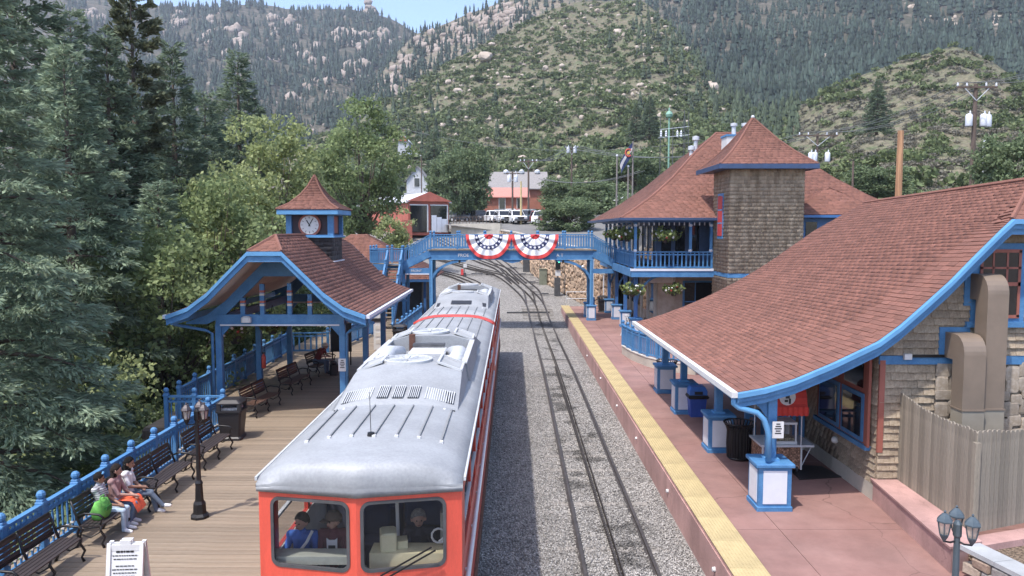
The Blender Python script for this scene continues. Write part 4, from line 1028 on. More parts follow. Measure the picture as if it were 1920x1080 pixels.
# ------------------------------------------------------------------ pedestal columns
def pedestal(mb_parent, x, y, w=.66, h=1.02, z=0):
    p = MB().cbox((x, y, z), w, w, h-.06).build('pedestal', BLUE, mb_parent)
    MB().cbox((x, y, z), w+.06, w+.06, .1, ch=.01).build('plinth', BLUE, p)
    MB().cbox((x, y, z+h-.06), w+.12, w+.12, .07, ch=.015).build('pedestal_cap', BLUE, p)
    for dx, dy in ((0, -1), (-1, 0), (1, 0), (0, 1)):
        q = w/2+.002; a = w*.36
        if dy: MB().box(x-a, x+a, y+dy*q-.012, y+dy*q+.012, z+.16, z+h-.14).build('panel', PANEL, p)
        else: MB().box(x+dx*q-.012, x+dx*q+.012, y-a, y+a, z+.16, z+h-.14).build('panel', PANEL, p)
    return p
def curved_bracket(t, p, dx, dz, dy=0, w=.1, th=.09, n_=9, m=None, name='bracket'):
    """quarter arch from the post at p (low end) out to p+(dx, dy, dz)"""
    pts = [Vector((p[0]+dx*(1-math.cos(a)), p[1]+dy*(1-math.cos(a)), p[2]+dz*math.sin(a))) for a in np.linspace(0, math.pi/2, n_)]
    mbx = MB()
    for i in range(n_-1): mbx.beam(pts[i], pts[i+1], w, th, up=(dx, dy, -dz*.01) if i < n_/2 else (0, 0, 1))
    return mbx.build(name, m or BLUE, t)
# ------------------------------------------------------------------ footbridge
def text(parent, s, loc, size, m, ex=.004):
    cu = bpy.data.curves.new('lettering', 'FONT'); cu.body = s; cu.size = size; cu.extrude = ex; cu.align_x = 'CENTER'
    cu.materials.append(m); q = bpy.data.objects.new('tmp', cu); C.objects.link(q)
    me = bpy.data.meshes.new_from_object(q.evaluated_get(bpy.context.evaluated_depsgraph_get())); bpy.data.objects.remove(q)
    o = link('lettering', me, parent); o.location = Vector(loc)-off(parent); o.rotation_euler = (math.pi/2, 0, 0); return o
def footbridge():
    y0, y1 = 51.0, 53.0; xl, xr = -5.35, 5.25
    t = thing('footbridge', 'blue footbridge with railings and arched brackets crossing the tracks', 'footbridge', (0, 52, 0))
    for y in (y0, y1):
        MB().box(xl-.15, xr+.15, y-.08, y+.08, 4.0, 4.6).build('girder', BLUE, t)
        MB().box(xl-.15, xr+.15, y-.11, y+.11, 4.56, 4.62).build('flange', BLUEL, t)
        MB().box(xl-.15, xr+.15, y-.11, y+.11, 4.0, 4.05).build('flange', BLUEL, t)
        for x, s in ((xl, 1), (xr, -1)):
            p = MB().cbox((x, y, 0), .22, .22, 4.0).build('post', BLUE, t)
            MB().box(x+s*.06-.05, x+s*.06+.05, y-.125, y-.112, 1.0, 3.9).build('post_panel', BLUEL, p)
            curved_bracket(t, (x, y, 2.4), s*2.3, 1.55, 0, .14, .16)
            if x > 0: pedestal(t, x, y, .56, 1.0)
    for x in np.arange(xl-.1, xr+.1, .25): MB().box(x, x+.24, y0-.2, y1+.2, 4.62, 4.68).build('deck_board', DECKW, t)
    MB().prism([(-.75, 4.0), (.75, 4.0), (.45, 3.86), (0, 3.78), (-.45, 3.86)], y0-.05, y0+.05).build('girder_ornament', BLUE, t)
    for y in (y0-.1, y1+.1):
        railing(t, [(xl, y, 4.68), (xr, y, 4.68)], 1.77, 9)
    # left stair: down to a landing, then towards the viewer
    lz = 3.72; xa = -7.15
    for y in (y0-.1, y1+.1):
        MB().beam((xl-.1, y, 4.4), (xa, y, lz-.15), .1, .45).build('stringer', BLUE, t)
        railing(t, [(xl-.05, y, 4.68), (xa, y, lz)], 1.8, 9, first=False)
    for k in range(6):
        f = k/6.; MB().box(xa+(xl-xa)*f, xa+(xl-xa)*(f+1/6.)+.03, y0-.1, y1+.1, lz+(4.66-lz)*f+.1, lz+(4.66-lz)*f+.15).build('tread', DECKW, t)
    MB().box(-9.4, xa, y0-.2, y1+.2, lz-.12, lz).build('landing', DECKW, t)
    MB().box(-9.4, xa+.1, y0-.28, y0-.2, lz-.4, lz).build('landing_beam', BLUE, t)
    MB().box(xa, xl, y0-.1, y0+.06, 3.1, 3.45).build('tie_beam', BLUE, t)
    MB().box(xa+.1, xl-.1, y0-.13, y0-.1, 3.02, 3.1).build('trim', PANEL, t)
    text(t, 'FRONT', (-6.3, y0-.125, 3.2), .22, WHITE)
    text(t, 'PROE', (-3.2, y0-.1, 4.2), .3, WHITE); text(t, 'A T', (3.15, y0-.1, 4.2), .3, WHITE)
    for x in (-9.3, xa):
        for y in (y0, y1): MB().cbox((x, y, 0), .2, .2, lz-.1).build('post', BLUE, t)
    railing(t, [(-9.3, y1+.1, lz), (xa, y1+.1, lz)], 1.2, 8)
    railing(t, [(-9.3, y1+.1, lz), (-9.3, y0-.1, lz)], 1.1, 6, first=False)
    railing(t, [(-9.3, y0-.2, lz), (-8.2, y0-.2, lz)], 1.1, 8, first=False)
    for x in (-8.15, -7.2):   # flight to the deck
        MB().beam((x, y0-.3, lz-.2), (x, y0-4.7, .15), .1, .4).build('stringer', BLUE, t)
        railing(t, [(x, y0-.25, lz), (x, y0-4.6, .25)], 1.15, 6)
    for k in range(16):
        f = k/16.; MB().box(-8.12, -7.22, y0-4.7+4.4*f, y0-4.7+4.4*(f+1/16.)+.03, lz*f+.15, lz*f+.2).build('tread', DECKW, t)
    # right stair down to the depot veranda
    xb = 6.75
    for y in (y0-.1, y1+.1):
        MB().beam((xr+.1, y, 4.4), (xb, y, 3.72), .1, .45).build('stringer', BLUE, t)
        railing(t, [(xr+.05, y, 4.68), (xb, y, 3.85)], 1.5, 8, first=False)
    for k in range(5):
        f = k/5.; MB().box(xr+(xb-xr)*f, xr+(xb-xr)*(f+.2)+.03, y0-.1, y1+.1, 4.66-.85*f-.1, 4.66-.85*f-.05).build('tread', DECKW, t)
    MB().box(xr, xb, y0-.1, y0+.06, 3.1, 3.4).build('tie_beam', BLUE, t)
    MB().tube([(xl+1.9, y0-.2, 3.95), (xl+1.9, y0-.35, 3.85)], .07, 8).build('lamp', BLACK, t)
    MB().tube([(xr-1.9, y0-.2, 3.95), (xr-1.9, y0-.35, 3.85)], .07, 8).build('lamp', BLACK, t)
    MB().cyl((xr-.6, y0-.2, 3.6), (xr-.6, y0-.3, 3.5), .08, n=8).build('lamp', WHITE, t)
footbridge()
# ------------------------------------------------------------------ bunting
BR = mat('bunting_red', (.62, .06, .06), .8, var=.1, scale=6); BW = mat('bunting_white', (.82, .82, .84), .8, var=.05, scale=6); BN = mat('bunting_navy', (.03, .04, .12), .8, var=.1, scale=6)
def bunting(label, cx, y, z, W, H):
    t = thing('bunting', label, 'bunting', (cx, y, z), group='fan buntings on the footbridge')
    bands = [(0, .2, BR), (.2, .45, BW), (.45, .62, BN), (.62, .86, BW), (.86, 1., BR)]
    n_ = 48
    def pt(u, r, lift=0):
        a = math.pi*u; dep = .05*math.cos(a*14)*(.3+r)+.03*math.cos(a*5+r*4)
        sag = .06*math.sin(math.pi*min(1, r))*(0 if False else 1)
        x = -W/2*r*math.cos(a); zz = -H*r*math.sin(a)-(.10*(1-abs(2*u-1)) if r < .01 else 0)
        return Vector((cx+x, y-.07-lift+dep, z+zz-.12*(1-abs(x)/(W/2))*abs(x)/(W/2)*1.5))
    for a, b, m in bands:
        v, f = [], []; rr = [a, (a+b)/2, b]
        for r in rr: v += [pt(u/n_, max(r, .002)) for u in range(n_+1)]
        k = n_+1
        for i in range(2): f += [(i*k+j, i*k+j+1, (i+1)*k+j+1, (i+1)*k+j) for j in range(n_)]
        o = MB().add(v, f).build('cloth_band', m, t, True)
        if m is BN:
            for q in range(9):
                u = .06+.88*q/8.; c = pt(u, .535, .03); s = MB(); vv = []
                for w in range(10):
                    an = w*math.pi/5; rad = .11 if w % 2 == 0 else .05
                    vv.append(c+Vector((rad*math.sin(an), 0, rad*math.cos(an))))
                s.add(vv, [tuple(range(10))]).build('star', BW, o)
    return t
bunting('left of the two red white and blue fan buntings on the footbridge', -1.53, 50.82, 5.68, 3.0, 1.62)
bunting('right of the two red white and blue fan buntings on the footbridge', 1.5, 50.82, 5.68, 3.1, 1.62)
# ------------------------------------------------------------------ snack building on the right
def snack_building():
    t = thing('snack_building', 'low station building with sweeping red shingle roof and brown shingle walls', 'building', (9, 20, 0))
    yn, yf_ = 16.2, 28.6
    near = [(4.55, 2.7), (5.1, 2.8), (5.7, 2.98), (6.49, 3.32), (7.37, 3.75), (7.79, 4.07), (8.26, 4.5), (8.74, 4.95), (9.21, 5.45), (9.7, 5.96), (9.95, 6.2), (10.9, 7.05)]
    near = [(x*1.0485, 6-(6-z)*1.0485) for x, z in near]
    far = [(4.6, 2.56), (5.1, 2.68), (5.6, 2.84), (6.4, 3.14), (7.1, 3.44), (7.6, 3.68), (8.3, 4.05), (9.0, 4.46), (9.6, 4.84), (10.4, 5.42), (11.2, 5.98), (12.68, 6.95)]
    L_ = [Vector((x, yn if z < 6.5 else yn+.9, z)) for x, z in near]; F_ = [Vector((x, yf_ if i < 11 else yf_-.6, z)) for i, (x, z) in enumerate(far)]
    d = Vector((0, 0, .025))
    ruled([p-d for p in L_], [p-d for p in F_]).build('roof', RDECK, t, True)
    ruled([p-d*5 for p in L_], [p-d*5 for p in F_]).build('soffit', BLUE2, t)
    tabs = [facet(L_, F_, (-1, 0, 1), .135, .3, .017)]
    # clipped gable towards the viewer and the far slope
    p0, p1, ap = L_[10], Vector((12.6, yn, 6.21)), L_[11]
    MB().add([p0-d, p1-d, ap-d], [(0, 1, 2)]).build('roof', RDECK, t)
    tabs.append(facet([p0, ap], [p1, ap], (0, -1, 1), .135, .3, .017))
    Lr = [Vector((17.5, yn, 2.7)), Vector((14, yn, 4.2)), p1, ap]; Fr = [Vector((19.5, yf_, 2.6)), Vector((16, yf_, 4.2)), Vector((13.6, yf_, 6.0)), F_[11]]
    ruled(Lr, Fr).build('roof', RDECK, t)
    MB().add([F_[i] for i in range(12)]+[Fr[0], Fr[1], Fr[2]], [(0, 1, 2, 3, 4, 5, 6, 7, 8, 9, 10, 11, 14, 13, 12)]).build('far_gable', WDARK, t)
    shingles(tabs, SHING, t, 300)
    hip_cap(t, [p0, ap], .05); hip_cap(t, [ap, F_[11]], .06)
    o_ = [(p.x, p.z) for p in L_[:11]]+[(12.6, 6.21)]
    sh = lambda q: [(x, z-q) for x, z in o_]
    MB().strip(sh(.0), sh(.1), yn-.12, yn+.04).build('barge_board', BLUEL, t)
    MB().strip(sh(.07), sh(.2), yn-.07, yn+.08).build('barge_board', BLUE, t)
    MB().strip(sh(.17), sh(.32), yn-.02, yn+.1).build('barge_board', BLUE, t)
    MB().beam(L_[0]+Vector((-.07, -.1, -.03)), F_[0]+Vector((-.07, .05, -.03)), .13, .12).build('gutter', WHITE, t)
    MB().beam(L_[0]+Vector((.02, 0, -.14)), F_[0]+Vector((.02, 0, -.14)), .06, .12).build('eave_board', BLUE, t)
    # walls
    X = 8.05; yw = 16.75
    MB().prism([(X+.02, .35), (13.5, .35), (13.5, 4.2), (12.5, 5.9), (10.3, 5.9)]+[(x, z-.26) for x, z in reversed(near[4:10]) if x > X+.02]+[(X+.02, float(np.interp(X, [p[0] for p in near], [p[1] for p in near]))-.26)], yw+.02, yw+.25).build('wall', MORT, t)
    MB().box(X+.02, X+.25, yw+.3, 27.8, .35, 3.6).build('wall', MORT, t)
    MB().box(X-.04, X+.3, yw-.03, 27.8, 0, .36).build('foundation', CONC, t)
    for k in range(5): MB().box(X-.06, X-.04, yw+2.2*k, yw+2.2*k+2.18, 0, .36).build('foundation_block', CONC, t)
    wt = []
    def rect(a, b, z0, z1, nn, **k):
        return facet([Vector((*a, z0)), Vector((*a, z1))], [Vector((*b, z0)), Vector((*b, z1))], nn, **k)
    S = dict(expo=.165, tabw=.22, h=.05)
    wt.append(rect((X, 27.8), (X, 19.85), .36, 3.4, (-1, 0, 0), **S)); wt.append(rect((X, 19.85), (X, 17.05), .36, 1.12, (-1, 0, 0), **S)); wt.append(rect((X, 17.05), (X, yw), .36, 3.6, (-1, 0, 0), **S))
    wt.append(rect((X, yw), (9.25, yw), .36, 3.05, (0, -1, 0), **S))
    # upper gable, each course cut at the roof curve
    nz = [p[1] for p in near]; nx = [p[0] for p in near]
    z = 3.26
    while z < 6.1:
        xa = max(X, float(np.interp(z+.32, nz, nx)))
        wt.append(rect((xa, yw), (11.2, yw), z, z+.165, (0, -1, 0), **S)); z += .165
    shingles(wt, WSHIN, t, 300, 'wall_shingle')
    MB().box(X-.03, 12.5, yw-.05, yw-.002, 3.06, 3.25).build('band_course', BLUE, t)
    MB().box(8.55, 9.95, yw-.09, yw-.05, 3.22, 3.28).build('conduit', BLACK, t); MB().cbox((8.6, yw-.1, 3.18), .16, .08, .12).build('junction_box', WHITE, t); MB().cbox((9.75, yw-.1, 3.22), .1, .08, .1).build('junction_box', WHITE, t)
    # rubble stone panel at the rear of the end wall
    zz = .3; i = 0
    SB = [block_mesh(200+k, STONE) for k in range(6)]
    while zz < 3.0:
        hgt = random.uniform(.2, .32); xx = 9.27
        while xx < 11.6:
            w = random.uniform(.25, .5); o = link('stone', SB[i % 6], t); o.location = Vector((xx+w/2, yw-.01, zz+hgt/2+random.uniform(-.07, .07)))-off(t); o.scale = (w*.5, .045, hgt*.52); o.rotation_euler = (0, random.uniform(-.12, .12), 0)
            xx += w; i += 1
        zz += hgt
    # windows of the gable
    wf = MB().box(9.95, 11.1, yw-.07, yw-.01, 3.95, 5.7).build('window', BLUE, t)
    MB().box(9.85, 11.2, yw-.12, yw-.0, 3.88, 4.0).build('sill', BLUE, wf)
    MB().box(10.12, 10.95, yw-.09, yw-.065, 4.1, 5.55).build('pane', DGLASS, wf)
    for (xa, xb, za, zb_) in ((10.1, 10.16, 4.1, 5.55), (10.92, 10.98, 4.1, 5.55), (10.1, 10.98, 4.78, 4.86), (10.1, 10.98, 4.08, 4.15), (10.1, 10.98, 5.5, 5.57), (10.36, 10.4, 4.86, 5.5), (10.66, 10.7, 4.86, 5.5), (10.1, 10.98, 5.15, 5.19)):
        MB().box(xa, xb, yw-.1, yw-.085, za, zb_).build('sash', TIMB, wf)
    # red window bay facing the platform
    wb = MB().box(X-.1, X-.01, 17.05, 19.85, 1.14, 3.1).build('window_bay', TIMB, t)
    MB().box(X-.16, X+.05, 16.98, 19.95, 1.06, 1.16).build('sill', BLUE, wb)
    for k, (ya, yb) in enumerate(((17.2, 18.35), (18.5, 19.7))):
        MB().box(X-.115, X-.095, ya+.08, yb-.08, 2.42, 2.98).build('pane', DGLASS, wb)
        MB().box(X-.13, X-.1, ya, yb, 1.2, 2.3).build('window_frame', BLUE, wb)
        MB().box(X-.145, X-.125, ya+.1, yb-.1, 1.3, 2.2).build('pane', DGLASS, wb)
    MB().box(X-.14, X-.08, 16.93, 17.06, 1.14, 3.15).build('corner_board', TIMB, wb)
    MB().box(X-.02, X+.1, yw-.06, yw-.005, 1.1, 3.15).build('corner_board', TIMB, wb)
    MB().ball((X-.08, 18.75, .82), .09, 10, 8).build('floodlight', WHITE, t)
    # posts on pedestals
    for k, yv in enumerate((16.45, 20.75, 25.1, 28.3)):
        px_ = 5.6+.02*k
        pedestal(t, px_, yv, .7 if k == 0 else .66)
        zt = 2.6-.02*k
        p = MB().cbox((px_, yv, 1.02), .2, .2, zt-1.0, ch=.012).build('post', BLUE, t)
        MB().cbox((px_, yv, 1.02), .3, .3, .06).build('post_base', BLUEL, p)
        MB().prism([(px_-.1, 1.95), (px_-.1, zt), (px_-.8, zt-.16), (px_-.75, zt-.25), (px_-.5, zt-.22), (px_-.25, zt-.45)], yv-.05, yv+.05).build('bracket', BLUE, p)
        if k < 3: MB().prism([(yv+.1, 1.95), (yv+.1, zt), (yv+.9, zt), (yv+.5, zt-.2), (yv+.25, zt-.42)], px_-.05, px_+.05, 'x').build('bracket', BLUE, p)
    MB().beam((5.6, 16.4, 2.6), (5.66, 28.2, 2.54), .18, .2).build('plate_beam', BLUE2, t)
    MB().tube([(4.72, yn+.02, 2.46), (4.72, yn+.02, 2.3), (4.82, yn+.02, 2.22), (5.2, 16.15, 2.12), (5.34, 16.13, 1.98), (5.46, 16.15, 1.65), (5.46, 16.16, 1.06)], .062, 10).build('downspout', BLUEL, t, True)
    sign_panel('notice_sign', 'small white no entry notice on the near porch post', 5.68, 16.24, 1.55, .24, .36, 5)
    # big ducts on the gable
    for (xd, zt, w, y_) in ((9.42, 3.68, .46, 15.95), (9.92, 4.95, .44, 16.05)):
        dk_ = MB(); yb = yw-.02
        dk_.box(xd, xd+w, y_-.02, y_+.42, .9, 2.2); dk_.build('duct', TAND, t)
        prof = [(y_, 2.2), (y_, zt-.3)]+[(y_+.35-.35*math.cos(a), zt-.3+.4*math.sin(a)) for a in np.linspace(.2, math.pi/2, 6)]+[(yb, zt+.1), (yb, zt-.45), (y_+.42, zt-.45), (y_+.42, 2.2)]
        MB().prism(prof, xd, xd+w, 'x').build('duct_elbow', BROWND, t)
        MB().box(xd-.12, xd+w+.08, yw-.06, yw-.005, zt-.6, zt+.2).build('duct_flange', BLUE, t)
        for zz in (1.3, 2.2): MB().box(xd-.015, xd+w+.015, y_-.035, y_+.43, zz, zz+.03).build('duct_seam', BROWND if zz > 2 else TAND, t)
    MB().prism([(9.5, .9), (10.4, .9), (11.4, 1.0), (11.4, 1.32), (10.4, 1.3), (9.5, 1.55)], 15.9, 16.5).build('duct_plenum', CONC, t)
    return t
snack_building()
# low blue railing and boarded ramp side at the far end of the snack building
t = thing('blue_railing', 'curved low blue railing on a boarded base beside the snack building', 'railing', (6, 32, 0))
pth = [(5.35, 37.0, .42), (5.55, 35.2, .42), (5.95, 33.6, .42), (6.6, 32.4, .42), (7.6, 31.6, .42)]
railing(t, pth, .9, 4)
for i in range(len(pth)-1):
    a_, b_ = Vector(pth[i]), Vector(pth[i+1])
    MB().beam((a_.x, a_.y, .2), (b_.x, b_.y, .2), .1, .4).build('base_board', CONC, t); MB().beam((a_.x, a_.y, .42), (b_.x, b_.y, .42), .16, .05).build('cap_board', CREAM, t)
# ------------------------------------------------------------------ depot with tower and veranda
def depot():
    t = thing('depot', 'two storey depot with red hip roof, shingled tower and blue veranda', 'building', (12, 48, 0))
    # ground floor
    MB().box(8.6, 22, 45.2, 62, 0, 3.5).build('wall', STONE, t)
    MB().box(8.3, 21, 44.6, 60, 3.85, 6.45).build('upper_wall', GUTB, t)
    # veranda floor
    MB().box(6.75, 11.2, 42.9, 58, 3.5, 3.72).build('veranda_floor', DECKW, t)
    MB().box(6.6, 11.2, 42.78, 42.9, 3.36, 3.8).build('fascia', BLUE, t); MB().box(6.6, 6.75, 42.8, 58, 3.36, 3.8).build('fascia', BLUE, t)
    MB().box(6.55, 11.2, 42.74, 42.8, 3.7, 3.83).build('trim', PANEL, t)
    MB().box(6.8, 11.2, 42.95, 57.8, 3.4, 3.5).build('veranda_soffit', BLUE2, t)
    railing(t, [(6.85, 51.0, 3.78), (6.85, 43.0, 3.78)], 2.0, 9, small=True)
    railing(t, [(6.85, 43.0, 3.78), (11.1, 43.0, 3.78)], 3.2, 17, first=False, small=True)
    for x, y in ((6.85, 43.0), (9.9, 43.0), (11.05, 43.0), (6.85, 45.2), (6.85, 47.4), (6.85, 49.6), (6.85, 51.8), (6.85, 54), (6.85, 56.2)):
        p = MB().cbox((x, y, 4.7), .15, .15, 1.9, ch=.01).build('veranda_post', BLUE, t)
        for z in (4.82, 6.22): MB().ball((x, y, z), .115, 8, 5).build('turned_knob', PANEL, p)
    MB().box(6.7, 11.2, 42.9, 43.05, 6.38, 6.6).build('frieze', BLUE2, t); MB().box(6.7, 6.85, 43, 57.5, 6.38, 6.6).build('frieze', BLUE2, t)
    for x in np.arange(7.0, 11.1, .28): MB().box(x, x+.05, 42.92, 43.0, 6.22, 6.38).build('spindle', PANEL, t)
    # upper windows and doors behind the veranda
    for x in (8.6, 9.4, 10.2): MB().box(x, x+.55, 44.55, 44.6, 4.0, 6.2).build('window', DGLASS, t)
    for y in np.arange(45.4, 56, 1.9): MB().box(8.25, 8.3, y, y+1.1, 4.2, 6.2).build('window', DGLASS, t)
    # ground floor openings
    wf = MB().box(10.0, 12.4, 45.1, 45.2, .9, 3.0).build('window', BLUE, t)
    for xa in (10.1, 10.75): MB().box(xa, xa+(.58 if xa < 10.5 else 1.5), 45.06, 45.1, 1.0, 2.9).build('pane', DGLASS, wf)
    MB().box(10.1, 12.4, 45.03, 45.1, 1.75, 1.82).build('sash', BLUE, wf)
    MB().box(8.0, 9.5, 44.9, 45.2, 2.9, 3.45).build('lintel', CREAM, t)
    # lower posts and arches under the veranda
    for y in (43.6, 47.6, 51.6, 55.6):
        pedestal(t, 7.0, y, .6, 1.0)
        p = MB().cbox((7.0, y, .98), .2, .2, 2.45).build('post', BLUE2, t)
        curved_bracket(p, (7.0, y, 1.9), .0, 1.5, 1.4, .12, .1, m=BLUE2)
        curved_bracket(p, (7.0, y, 1.5), 1.5, 1.9, 0, .12, .12)
    for y in np.arange(45.8, 60, 2.4):
        MB().box(8.5, 8.6, y, y+.5, 0, 3.4).build('stone_pier', CONC, t)
        MB().box(8.55, 8.6, y+.8, y+2.0, .9, 2.7).build('window', DGLASS, t)
    # main hip roof
    ez, x0, y0_, x1, y1_ = 6.6, 5.9, 42.2, 22.6, 60
    A, B, Cc, D = (x0, y0_), (x1, y0_), (x1, y1_), (x0, y1_)
    r0, r1 = Vector((13.2, 50.6, 12.2)), Vector((15.8, 50.6, 12.2))
    def curve(p, q): return [Vector(p).lerp(q, f)-Vector((0, 0, .38*math.sin(math.pi*min(1, f*1.3)) if f < .77 else 0)) for f in (0, .12, .3, .5, .75, 1)]
    e = lambda xy: (xy[0], xy[1], ez)
    fac = [(curve(e(A), r0), curve(e(B), r1), (0, -1, 1)), (curve(e(D), r0), curve(e(A), r0), (-1, 0, 1)), (curve(e(B), r1), curve(e(Cc), r1), (1, 0, 1)), (curve(e(Cc), r1), curve(e(D), r0), (0, 1, 1))]
    tb = []
    for l, r, n_ in fac:
        ruled([p-Vector((0, 0, .03)) for p in l], [p-Vector((0, 0, .03)) for p in r]).build('roof', RDECK, t, True)
        if n_[1] < 1 and n_[0] < 1: tb.append(facet(l, r, n_, .17, .36, .022))
        elif n_[0] == 1: tb.append(facet(l, r, n_, .25, .8, .022))
    shingles(tb, SHING, t)
    MB().beam((x0, y0_, ez-.04), (13.2, y0_, ez-.04), .14, .14).build('gutter', GUTB, t); MB().beam((x0, y0_, ez-.04), (x0, y1_, ez-.04), .14, .14).build('gutter', GUTB, t)
    MB().box(x0+.05, x1-.05, y0_+.05, y1_-.05, ez-.12, ez-.08).build('roof_soffit', BLUE2, t)
    hip_cap(t, curve(e(A), r0), .07); hip_cap(t, [r0, r1], .07)
    # tower
    tx0, tx1, ty0, ty1 = 11.2, 15.0, 40.0, 43.1
    MB().box(tx0+.02, tx1-.02, ty0+.02, ty1, 0, 9.2).build('tower_wall', MORT, t)
    tb = []
    for (a_, b_, n_) in (((tx0, ty0), (tx1, ty0), (0, -1, 0)), ((tx0, ty1), (tx0, ty0), (-1, 0, 0)), ((tx1, ty0), (tx1, ty1), (1, 0, 0))):
        for z0, z1 in ((.3, 3.5), (3.72, 9.1)): tb.append(facet([Vector((*a_, z0)), Vector((*a_, z1))], [Vector((*b_, z0)), Vector((*b_, z1))], n_, .19, .22, .055))
    shingles(tb, WSHIN, t, 0, 'wall_shingle')
    MB().box(tx0-.04, tx1+.04, ty0-.04, ty1, 3.5, 3.72).build('band_course', BLUE, t)
    w = MB().box(tx0-.06, tx0-.005, 41.0, 42.1, 5.5, 7.9).build('window', BLUE, t)
    MB().box(tx0-.09, tx0-.06, 41.15, 41.95, 5.65, 7.75).build('red_sash', mat('tower_red', (.42, .05, .05), .6), w)
    for z in (6.3, 7.0): MB().box(tx0-.1, tx0-.09, 41.15, 41.95, z, z+.06).build('sash_bar', BLUEL, w)
    ex0, ex1, ey0, ey1 = 10.5, 15.45, 39.35, 44.2
    MB().box(ex0, ex1, ey0, ey1, 9.1, 9.22).build('tower_soffit', GUTB, t)
    for (xa, xb, ya, yb) in ((ex0-.05, ex1+.05, ey0-.07, ey0), (ex0-.07, ex0, ey0, ey1), (ex1, ex1+.07, ey0, ey1)): MB().box(xa, xb, ya, yb, 9.06, 9.3).build('tower_gutter', GUTB, t)
    ap = Vector((12.9, 42.0, 11.95)); cs = [(ex0, ey0), (ex1, ey0), (ex1, ey1), (ex0, ey1)]; tb = []
    for i in range(4):
        a_, b_ = cs[i], cs[(i+1) % 4]
        def cv(q): return [Vector((*q, 9.3)).lerp(ap, f)-Vector((0, 0, .22*math.sin(math.pi*f))) for f in (0, .15, .35, .6, 1)]
        l, r = cv(a_), cv(b_); n_ = ((0, -1, 1), (1, 0, 1), (0, 1, 1), (-1, 0, 1))[i]
        ruled([p-Vector((0, 0, .03)) for p in l], [p-Vector((0, 0, .03)) for p in r]).build('tower_roof', RDECK, t, True)
        if i != 2: tb.append(facet(l, r, n_, .16, .34, .022))
    shingles(tb, SHING, t)
    MB().ball(ap+Vector((0, 0, .05)), .1, 8, 6).build('finial', GALV, t)
    for q_ in cs[:2]+cs[3:]: hip_cap(t, cv(q_), .06)
    # right-hand lower wing with its own hip
    MB().box(15.4, 21, 42.0, 46, 3, 6.6).build('wing_wall', BLUE2, t)
    w0 = [(14.8, 41.2), (20.2, 41.2), (20.2, 46.5), (14.8, 46.5)]; wa = Vector((18.1, 44.5, 8.35)); tb = []
    for i in (0, 1, 3):
        l = [Vector((*w0[i], 6.75)), wa]; r = [Vector((*w0[(i+1) % 4], 6.75)), wa]; n_ = ((0, -1, 1), (1, 0, 1), (0, 1, 1), (-1, 0, 1))[i]
        ruled(l, r).build('wing_roof', RDECK, t); tb.append(facet([p+Vector((0, 0, .03)) for p in l], [p+Vector((0, 0, .03)) for p in r], n_, .2, .5, .022))
    shingles(tb, SHING, t); MB().box(14.8, 20.2, 41.14, 41.2, 6.62, 6.76).build('wing_gutter', BLUE2, t)
    MB().box(15.9, 16.5, 41.96, 42.0, 5.0, 6.4).build('window', DGLASS, t)
    # roof equipment
    q = MB().cbox((13.5, 47.0, 9.6), 1.5, 1.2, 1.9).build('roof_box', WHITE, t); MB().cbox((13.5, 47.0, 11.5), 1.6, 1.3, .12).build('box_cap', BLUE, q)
    for x in (13.2, 13.85): MB().lathe([(.13, 0), (.13, .5), (.2, .52), (.2, .68), (.02, .72)], (x, 46.6, 11.6), 10).build('flue', GALV, t)
    for x, y, z in ((11.3, 49.2, 10.2), (11.75, 50.0, 10.9)): MB().lathe([(.13, 0), (.13, .75), (.22, .78), (.22, 1.0), (.02, 1.06)], (x, y, z), 10).build('flue', GALV, t)
    return t
depot()
# ------------------------------------------------------------------ hanging flower baskets
FLL = leaf_mat('basket_leaf', (.12, .17, .05), (.2, .24, .09), .25, 3, .35); PET = mat('petal_white', (.8, .78, .78), .7, island=.1); PETR = mat('petal_red', (.55, .08, .07), .7)
def basket(label, x, y, z, r=.45, dark=False):
    t = thing('flower_basket', label, 'flower basket', (x, y, z), group='hanging flower baskets')
    MB().lathe([(.12, -.3), (.22, -.12), (.25, 0)], (x, y, z), 12).build('pot', BLKPL, t)
    for a in (0, 2.1, 4.2): MB().cyl((x+.22*math.cos(a), y+.22*math.sin(a), z), (x, y, z+.75), .008, n=4).build('hanger', BLACK, t)
    v, f = leaf_ball(420, .16, .8, int(abs(x*31+y*7)) % 97); v = v*r*1.1; v[:, 2] -= .25*r
    link('foliage', np_mesh('foliage', v+np.array((x, y, z-.05))-np.array(off(t)), f, FLL), t)
    for k in range(9):
        a = k*.8+x; rr = r*random.uniform(.5, 1.05)
        c = Vector((x+rr*math.cos(a), y-abs(rr*math.sin(a))*.9, z+random.uniform(-.05, .45)*r*1.6))
        MB().ball(c, .06*r/.45, 6, 4).build('blossom', PETR if k % 4 == 3 else PET, t)
basket('flower basket with white blossoms hanging at the middle of the front veranda', 8.5, 42.95, 5.55, .55)
basket('flower basket at the front corner of the upper veranda', 6.6, 44.2, 5.6, .5)
basket('flower basket half way along the side of the upper veranda', 6.6, 47, 5.6, .5)
basket('flower basket at the far end of the upper veranda by the footbridge', 6.6, 50, 5.6, .5)
basket('flower basket hanging under the veranda above the platform corner', 6.7, 42.9, 2.55, .48)
basket('flower basket hanging under the veranda beside the dark window', 9.0, 42.9, 2.6, .46)
basket('shaded hanging basket at the outer side of the clock pavilion', -9.6, 26.6, 2.35, .42)
basket('shaded hanging basket in the middle of the clock pavilion', -8.6, 27.6, 2.55, .42)
